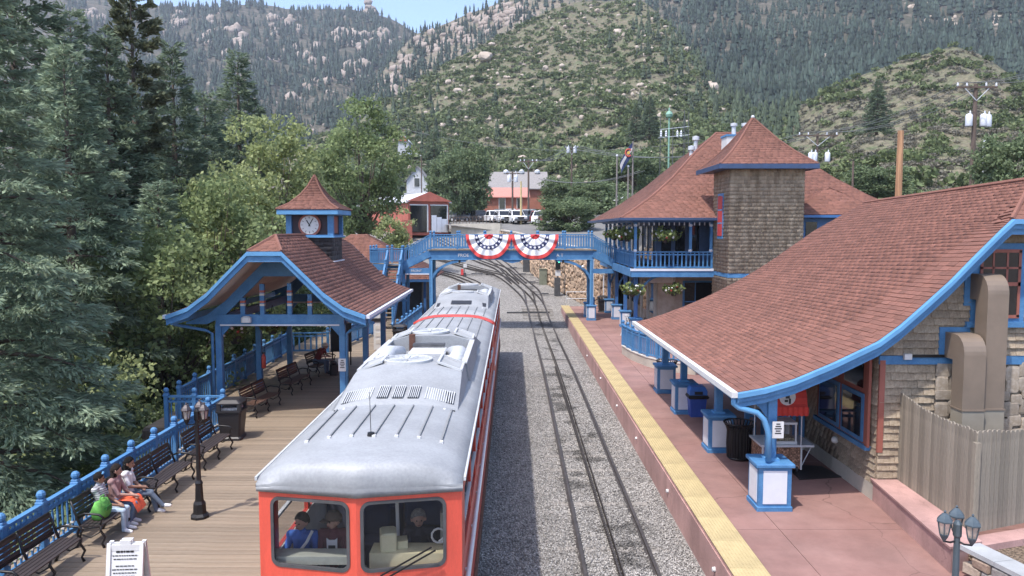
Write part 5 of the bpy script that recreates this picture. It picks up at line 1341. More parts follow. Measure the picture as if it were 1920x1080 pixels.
# ------------------------------------------------------------------ benches
def bench_proto(slats):
    """bench along +Y, facing +X, origin at the rear foot line"""
    t = thing('bench', 'x', 'bench'); L_ = 1.85
    for yv in (0, L_/2, L_):
        m = MB()
        m.tube([(.5, yv, 0), (.46, yv, .08), (.52, yv, .2), (.44, yv, .33), (.46, yv, .42)], [.028, .02, .024, .024, .022], 7)
        m.tube([(-.02, yv, 0), (.04, yv, .12), (-.0, yv, .28), (.06, yv, .42), (-.02, yv, .65), (-.1, yv, .9)], [.028, .02, .024, .024, .024, .02], 7)
        m.tube([(.46, yv, .42), (.25, yv, .39), (.06, yv, .42)], .022, 7)
        if yv != L_/2: m.tube([(-.0, yv, .6), (.15, yv, .66), (.42, yv, .64), (.5, yv, .58), (.46, yv, .53), (.44, yv, .42)], [.02, .022, .024, .022, .018, .018], 7)
        m.tube([(.42, yv, .3), (.25, yv, .2), (.06, yv, .26)], .015, 6)
        m.build('leg_frame', BLACK, t, True)
    for k in range(5): MB().box(.06+.085*k, .13+.085*k, -.02, L_+.02, .415, .44).build('slat', slats, t)
    for a, b in ((.02, L_/2-.03), (L_/2+.03, L_-.02)):
        p = MB().beam((-.1, a, .9), (-.1, b, .9), .03, .05).beam((-.03, a, .54), (-.03, b, .54), .03, .05)
        p = p.build('back_panel', BLACK, t)
        for k in range(4): f = (k+.5)/4; MB().beam((-.03-.07*f, a, .56+.33*f), (-.03-.07*f, b, .56+.33*f), .02, .062).build('slat', slats, p)
    return t
BWOOD = mat('bench_slat', (.035, .026, .026), .6, var=.3, scale=4, stretch=(4, .4, 4)); BBROWN = mat('bench_slat_brown', (.1, .055, .04), .6, var=.3, scale=4, stretch=(4, .4, 4))
bp = bench_proto(BWOOD); bb = bench_proto(BBROWN)
def place(o, loc, rz, label, group=None, **k):
    o.location = loc; o.rotation_euler = (0, 0, rz); ROOTS[o.name] = Vector(loc); o['label'] = label
    if group: o['group'] = group
    return o
BG = 'black iron benches'
place(bp, (-8.2, 14.2, 0), 0, 'black iron bench with three people sitting on it', BG)
for x, y, l in ((-8.25, 11.75, 'empty black bench closest to the viewer by the railing'), (-8.15, 16.35, 'empty black bench between the seated people and the lamp post'), (-8.15, 18.9, 'empty black bench behind the lamp post beside the litter bin')):
    place(copy_tree(bp), (x, y, 0), 0, l, BG)
place(bb, (-8.62, 24.3, 0), R(-6), 'dark slatted bench at the front of the pavilion', BG)
for x, y, rz, l in ((-8.45, 27.7, -6, 'dark slatted bench under the middle of the pavilion'), (-8.35, 31.2, -8, 'dark slatted bench with a man in maroon leaning forward')):
    place(copy_tree(bb), (x, y, 0), R(rz), l, BG)
for x, y, rz, l in ((7.5, 49.0, 0, 'small black bench against the depot wall by the footbridge'), (7.6, 44.6, 0, 'black bench beside the white folding sign on the platform')):
    place(copy_tree(bp), (x, y, 0), R(rz+180), l, BG)
# ------------------------------------------------------------------ lamp posts
def lamp_post(label, x, y, h, glassm, capm, rz=0, tip=0):
    t = thing('lamp_post', label, 'lamp post', (x, y, 0), group='three lantern lamp posts')
    MB().lathe([(.19, 0), (.19, .05), (.14, .1), (.13, .3), (.09, .36), (.075, .7), (.085, .74), (.05, .8), (.042, h-.25), (.06, h-.22), (.06, h-.05), (.03, h)], (x, y, 0), 8).build('pole', BLACK if tip == 0 else capm, t)
    for k in range(3):
        a = rz+k*2*math.pi/3; d = Vector((math.cos(a), math.sin(a), 0)); c = Vector((x, y, h-.1))+d*.2
        MB().tube([Vector((x, y, h-.3)), Vector((x, y, h-.32))+d*.1, c-Vector((0, 0, .2)), c-Vector((0, 0, .15))], .014, 6).build('arm', BLACK, t)
        la = MB().lathe([(.015, -.2), (.055, -.13), (.068, -.1), (.068, -.085)], c, 6).build('lantern', BLACK if tip == 0 else capm, t)
        MB().lathe([(.06, -.085), (.092, .09)], c, 6).build('pane', glassm, la)
        for q in range(6):
            b = q*math.pi/3; MB().beam(c+Vector((.063*math.cos(b), .063*math.sin(b), -.085)), c+Vector((.096*math.cos(b), .096*math.sin(b), .09)), .013, .013).build('lantern_bar', BLACK if tip == 0 else capm, la)
        MB().lathe([(.115, .09), (.115, .11), (.085, .155), (.075, .165), (.035, .21), (.014, .22), (.02, .24), (.004, .26)], c, 6).build('lantern_cap', capm, la)
        MB().cyl(c-Vector((0, 0, .12)), c-Vector((0, 0, -.0)), .02, n=6).build('bulb', WHITE, la)
CAPB = mat('slate_cap', (.075, .1, .12), .5, .3); CAPR = mat('dark_cap', (.06, .05, .055), .5, .3)
lamp_post('black lamp post with three lanterns standing on the wooden deck', -6.52, 15.75, 2.3, LGLASS, CAPR, R(95))
lamp_post('lamp post with three blue grey lanterns beside the pink wall', 6.42, 10.85, 1.82, LGLASS, CAPB, R(185), 1)
# ------------------------------------------------------------------ bins
def rect_bin(label, x, y, rz=0, s=1.):
    t = thing('litter_bin', label, 'bin', (x, y, 0), rz, group='square black litter bins')
    ROOTS[t.name] = Vector((0, 0, 0))
    sec = lambda w, d, z: [(-w+.05, -d, z), (w-.05, -d, z), (w, -d+.05, z), (w, d-.05, z), (w-.05, d, z), (-w+.05, d, z), (-w, d-.05, z), (-w, -d+.05, z)]
    MB().loft([sec(.31, .31, 0), sec(.31, .31, .06), sec(.27, .27, .1), sec(.33, .33, .78), sec(.36, .36, .8), sec(.36, .36, .85)], True, True).build('body', BLKPL, t)
    hd = MB()
    for sx in (-1, 1):
        for sy in (-1, 1): hd.cbox((sx*.28, sy*.28, .85), .1, .1, .2)
    hd.loft([sec(.34, .34, 1.02), sec(.34, .34, 1.06), sec(.24, .24, 1.14)], True, True)
    hd.build('hood', BLKPL, t)
    MB().cbox((0, 0, .84), .5, .5, .08).build('rubbish', mat('rubbish', (.35, .35, .34), .8, var=.6, scale=14), t)
    t.scale = (s, s, s); return t
rect_bin('black square litter bin beside the benches on the wooden deck', -8.05, 21.9, R(4), 1.02)
rect_bin('dark litter bin on the deck near the footbridge stairs', -5.75, 39.4, 0)
rect_bin('dark brown litter bin against the rubble wall under the footbridge', 6.6, 56, 0, 1.05)
def slat_bin(label, x, y):
    t = thing('slatted_bin', label, 'bin', (x, y, 0), group='round slatted bins')
    MB().cyl((x, y, .06), (x, y, .84), .26, .27, 20).build('liner', BLKPL, t)
    MB().lathe([(.29, .03), (.31, .05), (.29, .08)], (x, y, 0), 20).build('base_ring', BLACK, t)
    for k in range(26):
        a = k*2*math.pi/26; d = Vector((math.cos(a), math.sin(a), 0)); p = Vector((x, y, 0))
        MB().tube([p+d*.29+Vector((0, 0, .05)), p+d*.31+Vector((0, 0, .4)), p+d*.3+Vector((0, 0, .75)), p+d*.33+Vector((0, 0, .86)), p+d*.4+Vector((0, 0, .97))], .018, 4).build('slat', BLACK, t)
    o = MB(); o.tube([(x+.4*math.cos(a), y+.4*math.sin(a), .97) for a in np.linspace(0, 2*math.pi, 25)], .02, 6); o.build('rim', BLACK, t)
    o = MB(); o.tube([(x+.31*math.cos(a), y+.31*math.sin(a), .8) for a in np.linspace(0, 2*math.pi, 25)], .012, 6); o.build('hoop', BLACK, t)
slat_bin('round black slatted bin beside the porch post closest to the popcorn cart', 5.95, 19.9)
slat_bin('round black slatted bin at the far end of the porch', 5.95, 29.4)
t = thing('recycling_bin', 'blue plastic recycling bin with a black bag beside the porch post', 'bin', (5.95, 24.6, 0))
BPL = mat('blue_plastic', (.04, .09, .38), .45); BPL2 = mat('blue_plastic_lid', (.06, .17, .5), .45)
q = lambda w, z: [(5.95-w, 24.6-w, z), (5.95+w, 24.6-w, z), (5.95+w, 24.6+w, z), (5.95-w, 24.6+w, z)]
MB().loft([q(.22, 0), q(.27, .62)], True, True).build('body', BPL, t); MB().loft([q(.3, .6), q(.33, .66), q(.29, .72)], True, True).build('bag', BLKPL, t)
MB().loft([q(.28, .72), q(.28, .86), q(.22, .98)], True, True).build('lid', BPL2, t)
MB().box(5.82, 6.08, 24.31, 24.325, .74, .84).build('slot', BLKPL, t)
# ------------------------------------------------------------------ popcorn cart
def cart():
    x, y = 6.7, 19.0
    t = thing('popcorn_cart', 'popcorn cart with red awning and glass case under the porch', 'cart', (x, y, 0))
    POP = gravel_mat('popcorn_print', (.42, .24, .16), 22)
    MB().box(x-.55, x+.42, y-.35, y+.5, .12, .66).build('body', POP, t)
    for (xa, xb) in ((x-.56, x-.52), (x+.39, x+.43)): MB().box(xa, xb, y-.365, y-.345, .1, .68).build('corner_strip', WHITE, t)
    MB().cyl((x-.02, y-.36, .36), (x-.02, y-.352, .36), .08, n=14).build('round_logo', WHITE, t)
    MB().box(x-.6, x+.7, y-.42, y+.55, .68, .73).build('counter', GALV, t)
    MB().beam((x+.68, y-.3, .68), (x+.45, y-.3, .2), .02, .02).build('brace', GALV, t)
    c = MB()
    for sx in (0, .5):
        for sy in (-.3, .2): c.cbox((x-.22+sx, y+sy, .73), .035, .035, .52)
    c.box(x-.25, x+.31, y-.33, y+.23, 1.22, 1.27); c.box(x-.25, x+.31, y-.33, y+.23, .73, .8); c = c.build('popper_case', WHITE, t)
    MB().box(x-.21, x+.27, y-.31, y-.3, .8, 1.22).build('pane', GLASS, c); MB().box(x-.21, x+.27, y+.19, y+.2, .8, 1.22).build('back_panel', GALV, c)
    MB().cyl((x+.03, y-.05, 1.0), (x+.03, y-.05, 1.14), .1, n=12).build('kettle', GALV, c)
    MB().box(x-.2, x+.26, y-.25, y+.15, .8, .86).build('popcorn', gravel_mat('popcorn', (.7, .62, .42), 30), c)
    for sx in (-.5, .38):
        for sy in (-.4, .45): MB().cyl((x+sx, y+sy, .7), (x+sx, y+sy, 1.75), .014, n=6).build('awning_pole', WHITE, t)
    AW = mat('awning_red', (.6, .05, .035), .75, var=.12, scale=4)
    prof = [(y-.6, 1.68)]+[(y-.05-.5*math.cos(a), 1.78+.5*math.sin(a)) for a in np.linspace(0, math.pi, 12)]+[(y+.5, 1.68)]
    n_ = len(prof); m = MB().add([(x-.55, p, z) for p, z in prof]+[(x+.45, p, z) for p, z in prof], [(i, i+1, n_+i+1, n_+i) for i in range(n_-1)]+[tuple(range(n_)), tuple(range(n_, 2*n_))])
    aw = m.build('awning', AW, t)
    for yv in (y-.605,):
        v = []
        for i in range(33): u = i/32.; v.append((x-.56+1.02*u, yv-.01+.012*math.sin(u*50), 1.72)); v.append((x-.56+1.02*u, yv-.02+.012*math.sin(u*50), 1.53-.03*abs(math.sin(u*9*math.pi))))
        MB().add(v, [(2*i, 2*i+2, 2*i+3, 2*i+1) for i in range(32)]).build('valance', AW, aw)
    lg = MB(); lg.add([(x-.05+.2*math.cos(a), y-.56+.03*0, 1.98+.2*math.sin(a)) for a in np.linspace(0, 6.2, 20)], [tuple(range(20))]); lg = lg.build('oval_logo', WHITE, aw)
    lg.location = (0, -.03, -.02)
    fg = MB(); yy_ = y-.605
    fg.box(x-.1, x+.0, yy_, yy_+.005, 1.93, 2.08).box(x-.12, x-.04, yy_, yy_+.005, 1.84, 1.9).box(x-.02, x+.03, yy_, yy_+.005, 1.8, 1.93)
    fg.build('logo_mark', BLKPL, aw)
    for sx in (-.4, .3): MB().cyl((x+sx-.03, y-.3, .1), (x+sx+.03, y-.3, .1), .1, n=14).build('wheel', BLKPL, t)
cart()
tag(MB().prism([(6.9, 18.15), (8.0, 18.35), (7.85, 19.2), (6.95, 19.35)], .002, .02, 'z').build('floor_mat', BLKPL), 'black rubber mat on the platform beside the popcorn cart', 'mat')
t = thing('blue_railing', 'blue gate railing between popcorn cart and building wall', 'railing', (7, 20.6, 0))
railing(t, [(6.4, 20.75, .12), (7.9, 20.75, .12)], 1.5, 6); MB().box(6.2, 8.0, 20.7, 20.85, 0, .16).build('kerb', CONC, t)
# ------------------------------------------------------------------ A-frame signs
def a_frame(label, x, y, w, h, lines, rz=0, s=.45):
    t = thing('folding_sign', label, 'sign', (x, y, 0), rz); ROOTS[t.name] = Vector((0, 0, 0))
    for sy, nm in ((-1, 'front_panel'), (1, 'rear_panel')):
        m = MB(); yb, yt = sy*s/2, sy*.04
        fr = MB()
        for xa in (-w/2+.03, w/2-.03): fr.beam((xa, yb, 0), (xa, yt, h), .06, .05, (0, 1, 0))
        fr.beam((-w/2, yb*.8+yt*.2, h*.2), (w/2, yb*.8+yt*.2, h*.2), .05, .06); fr.beam((-w/2, yt*1.05, h*.93), (w/2, yt*1.05, h*.93), .05, .1); fr.beam((-w*.15, yt, h), (w*.15, yt, h), .05, .08)
        p = fr.build(nm, WHITE, t)
        f = lambda z: yb+(yt-yb)*z/h
        MB().add([(-w/2+.05, f(.2*h), .2*h), (w/2-.05, f(.2*h), .2*h), (w/2-.05, f(.92*h), .92*h), (-w/2+.05, f(.92*h), .92*h)], [(0, 1, 2, 3)]).build('board', WHITE, p)
        if sy < 0:
            for i in range(lines):
                z = h*(.86-.6*i/lines); ww = w*(.5+.26*((i*7) % 4)/4.); hh = .03 if i == 0 else .014
                if i == 3: continue
                nn = max(2, int(ww/.05)); x_ = -ww/2
                m = MB()
                while x_ < ww/2: lw = random.uniform(.02, .06); m.box(x_, min(x_+lw, ww/2), f(z)-.008, f(z)-.003, z, z+hh); x_ += lw+.012
                m.build('lettering', BLKPL, p)
    return t
a_frame('white folding sign with black print on the deck beside the bench', -6.12, 11.95, .56, 1.05, 12, R(4))
a_frame('white folding sign seen edge on beside the platform bench', 6.5, 43.7, .6, 1.15, 0, R(80), .6)
t = thing('information_sign', 'tall white notice board behind the second pavilion post', 'sign', (-6.55, 38, 0))
MB().box(-6.85, -6.25, 38, 38.05, .05, 1.9).build('board', WHITE, t); MB().box(-6.98, -6.2, 37.97, 38.0, 1.45, 1.62).build('dark_band', BLKPL, t)
for k in range(3): MB().box(-6.75, -6.35, 37.985, 38.0, .35+.35*k, .55+.35*k).build('notice', CREAM, t)
t = thing('menu_board', 'black menu board on posts at the end of the pavilion', 'sign', (-7.6, 33.6, 0))
MB().box(-8.0, -7.1, 33.9, 33.98, .6, 2.1).build('board', BLKPL, t); MB().box(-7.95, -7.15, 33.885, 33.9, 1.88, 1.98).build('lettering', WHITE, t)
for x in (-7.95, -7.15): MB().cyl((x, 33.95, 0), (x, 33.95, .65), .03, n=6).build('leg', BLACK, t)
t = thing('fire_extinguisher', 'red fire extinguisher on a pavilion post', 'extinguisher', (-9.45, 29.05, .75))
MB().lathe([(.07, .75), (.08, .78), (.08, 1.18), (.04, 1.26), (.03, 1.3)], (-9.42, 29.05, 0), 10).build('cylinder', RED, t, True); MB().cbox((-9.42, 29.05, 1.3), .1, .04, .06).build('valve', BLACK, t)
# ------------------------------------------------------------------ pink wall, fence, block wall
t = thing('pink_wall', 'low pink concrete wall beside the platform below the fence', 'wall', (8, 15, 0))
MB().prism([(8.0, 16.84), (8.62, 16.84), (8.3, 13.35), (7.66, 13.1)], 0, .45, 'z').build('wall', PINK, t); MB().prism([(7.97, 16.84), (8.64, 16.84), (8.33, 13.32), (7.62, 13.07)], .45, .49, 'z').build('coping', PINK, t)
t = thing('pink_wall', 'pink concrete kerb running right below the fence corner', 'wall', (9, 14, 0))
MB().prism([(8.35, 13.3), (8.35, 13.7), (12, 14.9), (12, 14.5)], 0, .42, 'z').build('wall', PINK, t)
t = thing('board_fence', 'weathered grey board fence with scalloped top beside the snack building', 'fence', (8.6, 15.2, .45))
def fence_run(a, b, ht):
    a, b = Vector(a), Vector(b); d = b-a; n_ = int(d.length/.122); ang = math.atan2(d.y, d.x)
    for k in range(n_):
        p = a+d*((k+.5)/n_); f = (k+.5)/n_; h = ht(f)+random.uniform(-.012, .012); w = .057
        m = MB().prism([(-w, 0), (w, 0), (w, h-.04), (w*.5, h), (-w*.5, h), (-w, h-.04)], -.011, .011)
        m = m.mesh('board', FENCEW); o = inst('board', m, p+Vector((0, 0, .47)), t, ang+random.uniform(-.03, .03))
    for z in (.4, 1.5): MB().beam(a+Vector((0, 0, z+.45))+Vector((-d.y, d.x, 0)).normalized()*.04, b+Vector((0, 0, z+.45))+Vector((-d.y, d.x, 0)).normalized()*.04, .05, .09).build('fence_rail', POLEW, t)
    MB().cbox(b+Vector((0, 0, .45)), .1, .1, 1.7).build('fence_post', FENCEW, t)
fence_run((8.52, 16.82, 0), (8.42, 13.75, 0), lambda f: 2.0-.1*math.sin(math.pi*min(1, f*1.1))-.12*f)
fence_run((8.42, 13.75, 0), (11.6, 15.0, 0), lambda f: 1.85+.05*math.cos(8*f))
t = thing('block_wall', 'split face stone block wall with grey coping in the right corner', 'wall', (8.1, 12, 0))
BLK = [block_mesh(300+k, mat('split_block%d' % k, c, .9, var=.25, scale=3, bump=.6, bscale=25), 'block') for k, c in enumerate(((.3, .22, .17), (.24, .22, .21), (.36, .29, .23)))]
p0, p1 = Vector((7.75, 12.95, 0)), Vector((8.55, 9.5, 0)); d = (p1-p0); n_ = 9
for r in range(4):
    for k in range(n_):
        c = p0+d*((k+.5+(.5 if r % 2 else 0))/n_); o = link('block', random.choice(BLK), t); o.location = Vector((c.x+.12, c.y, -.12+.17*r))-off(t); o.rotation_euler = (0, 0, math.atan2(d.y, d.x)); o.scale = (.185, .15, .08)
nrm = Vector((-d.y, d.x, 0)).normalized()
for k in range(5):
    a_ = p0+d*(k/5.); b_ = p0+d*((k+.985)/5.); MB().prism([(a_.x-.03, a_.y), (b_.x-.03, b_.y), (b_.x+.36, b_.y+.08), (a_.x+.36, a_.y+.08)], .5, .58, 'z').build('coping_stone', GREYC, t)
tag(MB().prism([(8.05, 13.3), (8.9, 9.3), (13, 9.3), (13, 14.6), (8.4, 13.35)], .2, .3, 'z').build('planter_soil', gravel_mat('mulch', (.2, .15, .11), 25)), 'brown mulch bed behind the stone block wall', 'planter', kind='structure')
# ------------------------------------------------------------------ people
def capsule(mb, p0, p1, r0, r1, n=10):
    p0, p1 = Vector(p0), Vector(p1); d = p1-p0
    if d.length < 1e-5: d = Vector((0, 0, 1e-3)); p1 = p0+d
    d.normalize(); pts = []; rs = []
    for a in (-80, -50, -20): pts.append(p0+d*(r0*math.sin(R(a)))); rs.append(r0*math.cos(R(a)))
    for a in (20, 50, 80): pts.append(p1+d*(r1*math.sin(R(a)))); rs.append(r1*math.cos(R(a)))
    mb.tube(pts, rs, n)
def skinm(c): return mat('skin_%d' % len(MATS), c, .6, var=.08, scale=5)
def fabric(n_, c, **k): return mat(n_, c, .85, var=k.pop('var', .15), scale=k.pop('scale', 8), **k)
def person(label, loc, rz, J, parts, mats, hair, s=1., extras=None, skin=(.36, .2, .14)):
    """J: joints in local space facing +X; parts: list of (a, b, r0, r1, material key)"""
    t = thing('person', label, 'person', loc, rz); ROOTS[t.name] = Vector((0, 0, 0)); t.scale = (s, s, s)
    mb = MB(); caps = []
    g = lambda q: Vector(J[q]) if isinstance(q, str) else Vector(q)
    for a, b, r0, r1, mk in parts:
        capsule(mb, g(a), g(b), r0, r1); caps.append((g(a), g(b), (r0+r1)/2, mk))
    me = mb.mesh('body', None); o = bpy.data.objects.new('tmp', me); C.objects.link(o)
    md = o.modifiers.new('r', 'REMESH'); md.mode = 'VOXEL'; md.voxel_size = .0105
    sm = o.modifiers.new('s', 'SMOOTH'); sm.factor = .5; sm.iterations = 3
    dg = bpy.context.evaluated_depsgraph_get(); out = bpy.data.meshes.new_from_object(o.evaluated_get(dg)); bpy.data.objects.remove(o)
    out.name = 'body'; out.materials.clear(); keys = list(mats.keys())
    for k in keys: out.materials.append(mats[k])
    n_ = len(out.polygons); cen = np.empty(n_*3); out.polygons.foreach_get('center', cen); cen = cen.reshape(-1, 3)
    best = np.full(n_, 1e9); idx = np.zeros(n_, int)
    for a, b, r, mk in caps:
        a, b = np.array(a), np.array(b); ab = b-a; q = np.clip(((cen-a)@ab)/max(ab@ab, 1e-9), 0, 1)
        dd = np.linalg.norm(cen-(a+q[:, None]*ab), axis=1)-r
        m_ = dd < best; best[m_] = dd[m_]; idx[m_] = keys.index(mk)
    out.polygons.foreach_set('material_index', idx.astype(np.int32)); out.polygons.foreach_set('use_smooth', np.ones(n_, bool)); out.update()
    link('body', out, t)
    h = Vector(J['head']); f = Vector(J.get('face', (1, 0, 0))).normalized(); sd = f.cross(Vector((0, 0, 1))).normalized()
    for q in (-1, 1): MB().ball(h+f*.088+sd*(.034*q)+Vector((0, 0, .005)), .011, 6, 5).build('eye', BLACK, t)
    MB().beam(h+f*.09+sd*.022-Vector((0, 0, .062)), h+f*.09-sd*.022-Vector((0, 0, .062)), .008, .008).build('mouth', mat('lip', (.3, .1, .09), .6), t)
    if hair: hair(t, h, f, sd)
    if extras: extras(t, J)
    return t
def hair_fn(col, long=0., cap=None):
    hm = mat('hair_%d' % len(MATS), col, .85, var=.4, scale=30, spec=.15)
    def fn(t, h, f, sd):
        m = MB(); n_ = 14; rings = []
        for i in range(8):
            th = math.pi*.56*i/7.
            rr = []
            for j in range(n_):
                a = 2*math.pi*j/n_; d = f*math.cos(a)+sd*math.sin(a); front = max(0, math.cos(a))
                tt = th*(1-.38*front)
                rr.append(h+Vector((0, 0, .02))+(d*math.sin(tt)*.113+Vector((0, 0, math.cos(tt)*.136)))-f*.012)
            rings.append(rr)
        m.loft(rings, False, True)
        if long:
            m.loft([[h-f*.05+Vector((0, 0, -.03-long*k/4.))+f*(-.055*math.cos(a)*(1+.1*k))+sd*(.1*math.sin(a)*(1+.06*k)) for a in np.linspace(-1.7, 1.7, 9)] for k in range(5)], closed=False)
            capsule(m, h-f*.05, h-f*.06-Vector((0, 0, long)), .1, .07)
        m.build('hair', hm, t, True)
        if cap:
            c = MB(); c.lathe([(.122, .03), (.12, .08), (.08, .13), (.02, .145)], h-f*.01, 14)
            c.prism([(0, 0), (0, 0), (0, 0)], 0, 0) if False else None
            c.add([h+f*.1+sd*.09+Vector((0, 0, .04)), h+f*.2+sd*.06+Vector((0, 0, .03)), h+f*.2-sd*.06+Vector((0, 0, .03)), h+f*.1-sd*.09+Vector((0, 0, .04))], [(0, 1, 2, 3)])
            c.build('cap', cap, t, True)
    return fn
def seated(lean=0., turn=0., knees=((.44, .0), (.44, .0)), feet=((.46, 0), (.46, 0)), hands=((.3, .1, .6), (.3, -.1, .6)), head=0.):
    l = lean
    J = dict(hip=(0, 0, .53), hipL=(0, .085, .52), hipR=(0, -.085, .52), waist=(-.03+l*.35, 0, .7), chest=(-.04+l*.75, 0, .92), neck=(-.03+l, 0, 1.05-abs(l)*.15), head=(.01+l*1.15+head, 0, 1.2-abs(l)*.22))
    sh = Vector((-.04+l*.92, 0, 1.0-abs(l)*.12))
    J['shL'] = sh+Vector((0, .17, 0)); J['shR'] = sh-Vector((0, .17, 0))
    for s, n_, i in ((1, 'L', 0), (-1, 'R', 1)):
        J['kn'+n_] = (knees[i][0], .1*s+knees[i][1], .5); J['an'+n_] = (feet[i][0]-.02, .1*s+feet[i][1], .09); J['to'+n_] = (feet[i][0]+.13, .11*s+feet[i][1], .045)
        h = Vector(hands[i]); a = Vector(J['sh'+n_]); mid = (a+h)/2; J['el'+n_] = mid+Vector((-.05, .08*s, -.1)); J['ha'+n_] = h
    f = Vector((math.cos(turn), math.sin(turn), 0)); J['face'] = f
    return J
def body_parts(J, top='top', sleeve=.5, leg='leg', shoe='shoe', f=1.):
    P = [('hip', 'waist', .135*f, .125*f, leg if False else top), ('hipL', 'hipR', .12*f, .12*f, leg), ('waist', 'chest', .125*f, .14*f, top), ('shL', 'shR', .075, .075, top), ('chest', 'neck', .13*f, .06, top), ('neck', 'head', .05, .05, 'skin')]
    h = Vector(J['head']); fc = Vector(J['face'])
    P += [(h+Vector((0, 0, .03))-fc*.01, h+Vector((0, 0, .02))-fc*.02, .1, .1, 'skin'), (h+fc*.025-Vector((0, 0, .045)), h+fc*.02-Vector((0, 0, .02)), .062, .08, 'skin'), (h+fc*.085-Vector((0, 0, .0)), h+fc*.105-Vector((0, 0, .03)), .012, .016, 'skin')]
    sd = fc.cross(Vector((0, 0, 1)))
    for s in (-1, 1): P.append((h+sd*(.1*s)-Vector((0, 0, .02)), h+sd*(.1*s)+Vector((0, 0, .015)), .016, .02, 'skin'))
    for n_ in 'LR':
        a, e, w = Vector(J['sh'+n_]), Vector(J['el'+n_]), Vector(J['ha'+n_])
        sp = a.lerp(e, min(1, sleeve*2)); P += [(a, sp, .058, .052, top)]
        if sleeve < .5: P.append((sp, e, .045, .04, 'skin'))
        P.append((e, w, .041, .029, 'skin' if sleeve < .9 else top))
        d = (w-e).normalized(); sdh = d.cross(Vector((0, 0, 1))).normalized(); s = 1 if n_ == 'L' else -1
        pm_ = w+d*.07; P.append((w, pm_, .03, .034, 'skin'))
        dn = Vector((0, 0, -1))
        for k in range(4):
            b = pm_+sdh*((k-1.5)*.02); ln = (.055, .07, .065, .045)[k]
            P.append((b, b+d*ln*.6, .0105, .01, 'skin')); P.append((b+d*ln*.6, b+d*ln+dn*.025, .01, .009, 'skin'))
        P.append((w+d*.02+sdh*(.02*s), w+d*.06+sdh*(.055*s), .012, .01, 'skin'))
        P += [('hip'+n_, 'kn'+n_, .088*f, .064, leg), ('kn'+n_, 'an'+n_, .062, .048, leg), ('an'+n_, 'to'+n_, .05, .038, shoe)]
    return P
SK1 = skinm((.3, .165, .11)); SK2 = skinm((.42, .25, .19)); WSHOE = fabric('white_shoe', (.75, .75, .74), var=.05)
JEANL = fabric('light_jeans', (.36, .45, .55)); JEANB = fabric('blue_jeans', (.13, .2, .32)); JEAND = fabric('dark_jeans', (.1, .13, .18))
# striped shirt
STR = mat('striped_shirt', (.55, .55, .56), .85); _w = STR.node_tree.nodes.new('ShaderNodeTexWave'); _w.bands_direction = 'Z'; _w.inputs['Scale'].default_value = 7
_t = STR.node_tree.nodes.new('ShaderNodeTexCoord'); STR.node_tree.links.new(_t.outputs['Object'], _w.inputs[0])
_r = STR.node_tree.nodes.new('ShaderNodeMix'); _r.data_type = 'RGBA'; _r.inputs[6].default_value = (.6, .6, .6, 1); _r.inputs[7].default_value = (.2, .2, .22, 1); STR.node_tree.links.new(_w.outputs[0], _r.inputs[0]); STR.node_tree.links.new(_r.outputs[2], STR.node_tree.nodes['Principled BSDF'].inputs['Base Color'])
def sungl(t, J):
    h = Vector(J['head']); f = Vector(J['face']); sd = f.cross(Vector((0, 0, 1)))
    m = MB()
    for q in (-1, 1): m.ball(h+f*.07+sd*.035*q+Vector((0, 0, .115)), .026, 8, 5)
    m.build('sunglasses', BLUEL, t)
J = seated(-.06, .3, hands=((.3, .06, .62), (.3, -.02, .6)))
person('seated person in striped shirt and light jeans with green bag', (-8.12, 15.0, -.03), R(6), J, body_parts(J, sleeve=.3), dict(skin=SK1, top=STR, leg=JEANL, shoe=WSHOE), hair_fn((.012, .01, .01)), .93, sungl)
J = seated(.02, .2, hands=((.34, .05, .64), (.36, -.04, .66)), knees=((.4, 0), (.42, 0)), feet=((.3, 0), (.32, 0)))
def lap(t, J):
    v = []; n_ = 9
    for i in range(n_):
        for j in range(n_):
            x = .12+.42*i/(n_-1); y = -.24+.46*j/(n_-1); z = .605+.03*noise.noise((x*9, y*9, 1))-max(0, x-.42)*2.2
            v.append((x, y, z))
    MB().add(v, [(i*n_+j, i*n_+j+1, (i+1)*n_+j+1, (i+1)*n_+j) for i in range(n_-1) for j in range(n_-1)]).build('orange_cloth', fabric('orange_cloth', (.7, .12, .05), var=.4), t, True)
person('seated person in mauve top with orange cloth on the lap', (-8.08, 15.42, -.03), R(4), J, body_parts(J, sleeve=.5), dict(skin=SK2, top=fabric('mauve_top', (.33, .2, .19)), leg=JEANB, shoe=WSHOE), hair_fn((.02, .015, .013), .12), .95, lap)
J = seated(.03, -.1, knees=((.44, 0), (.46, .12)), feet=((.55, .02), (.78, .14)), hands=((.26, .02, .66), (.3, -.06, .68)))
J['anR'] = (.7, .02, .22); J['toR'] = (.84, .04, .2)
person('seated person with long dark hair, white top and crossed legs', (-8.05, 15.86, -.03), R(8), J, body_parts(J, sleeve=.4, f=.95), dict(skin=SK1, top=fabric('white_top', (.7, .7, .7)), leg=JEAND, shoe=WSHOE), hair_fn((.008, .007, .007), .3), .96)
GBAG = fabric('green_bag', (.12, .36, .07), var=.35, scale=6)
t = thing('shopping_bag', 'bright green bag on the bench beside the person in stripes', 'bag', (-7.95, 14.6, .44))
vv = []
for w, d, z in ((.18, .1, .44), (.2, .12, .47), (.22, .13, .58), (.22, .1, .68), (.2, .04, .78)):
    rg = []
    for k in range(20):
        a = 2*math.pi*k/20; c, s_ = math.cos(a), math.sin(a); q = (abs(c)**4+abs(s_)**4)**-.25
        rg.append((-7.95+d*c*q+.015*math.sin(5*a+z*30), 14.6+w*s_*q, z+.02*noise.noise((c*2, s_*2, z*9))))
    vv.append(rg)
MB().loft(vv, True, True).build('body', GBAG, t, True)
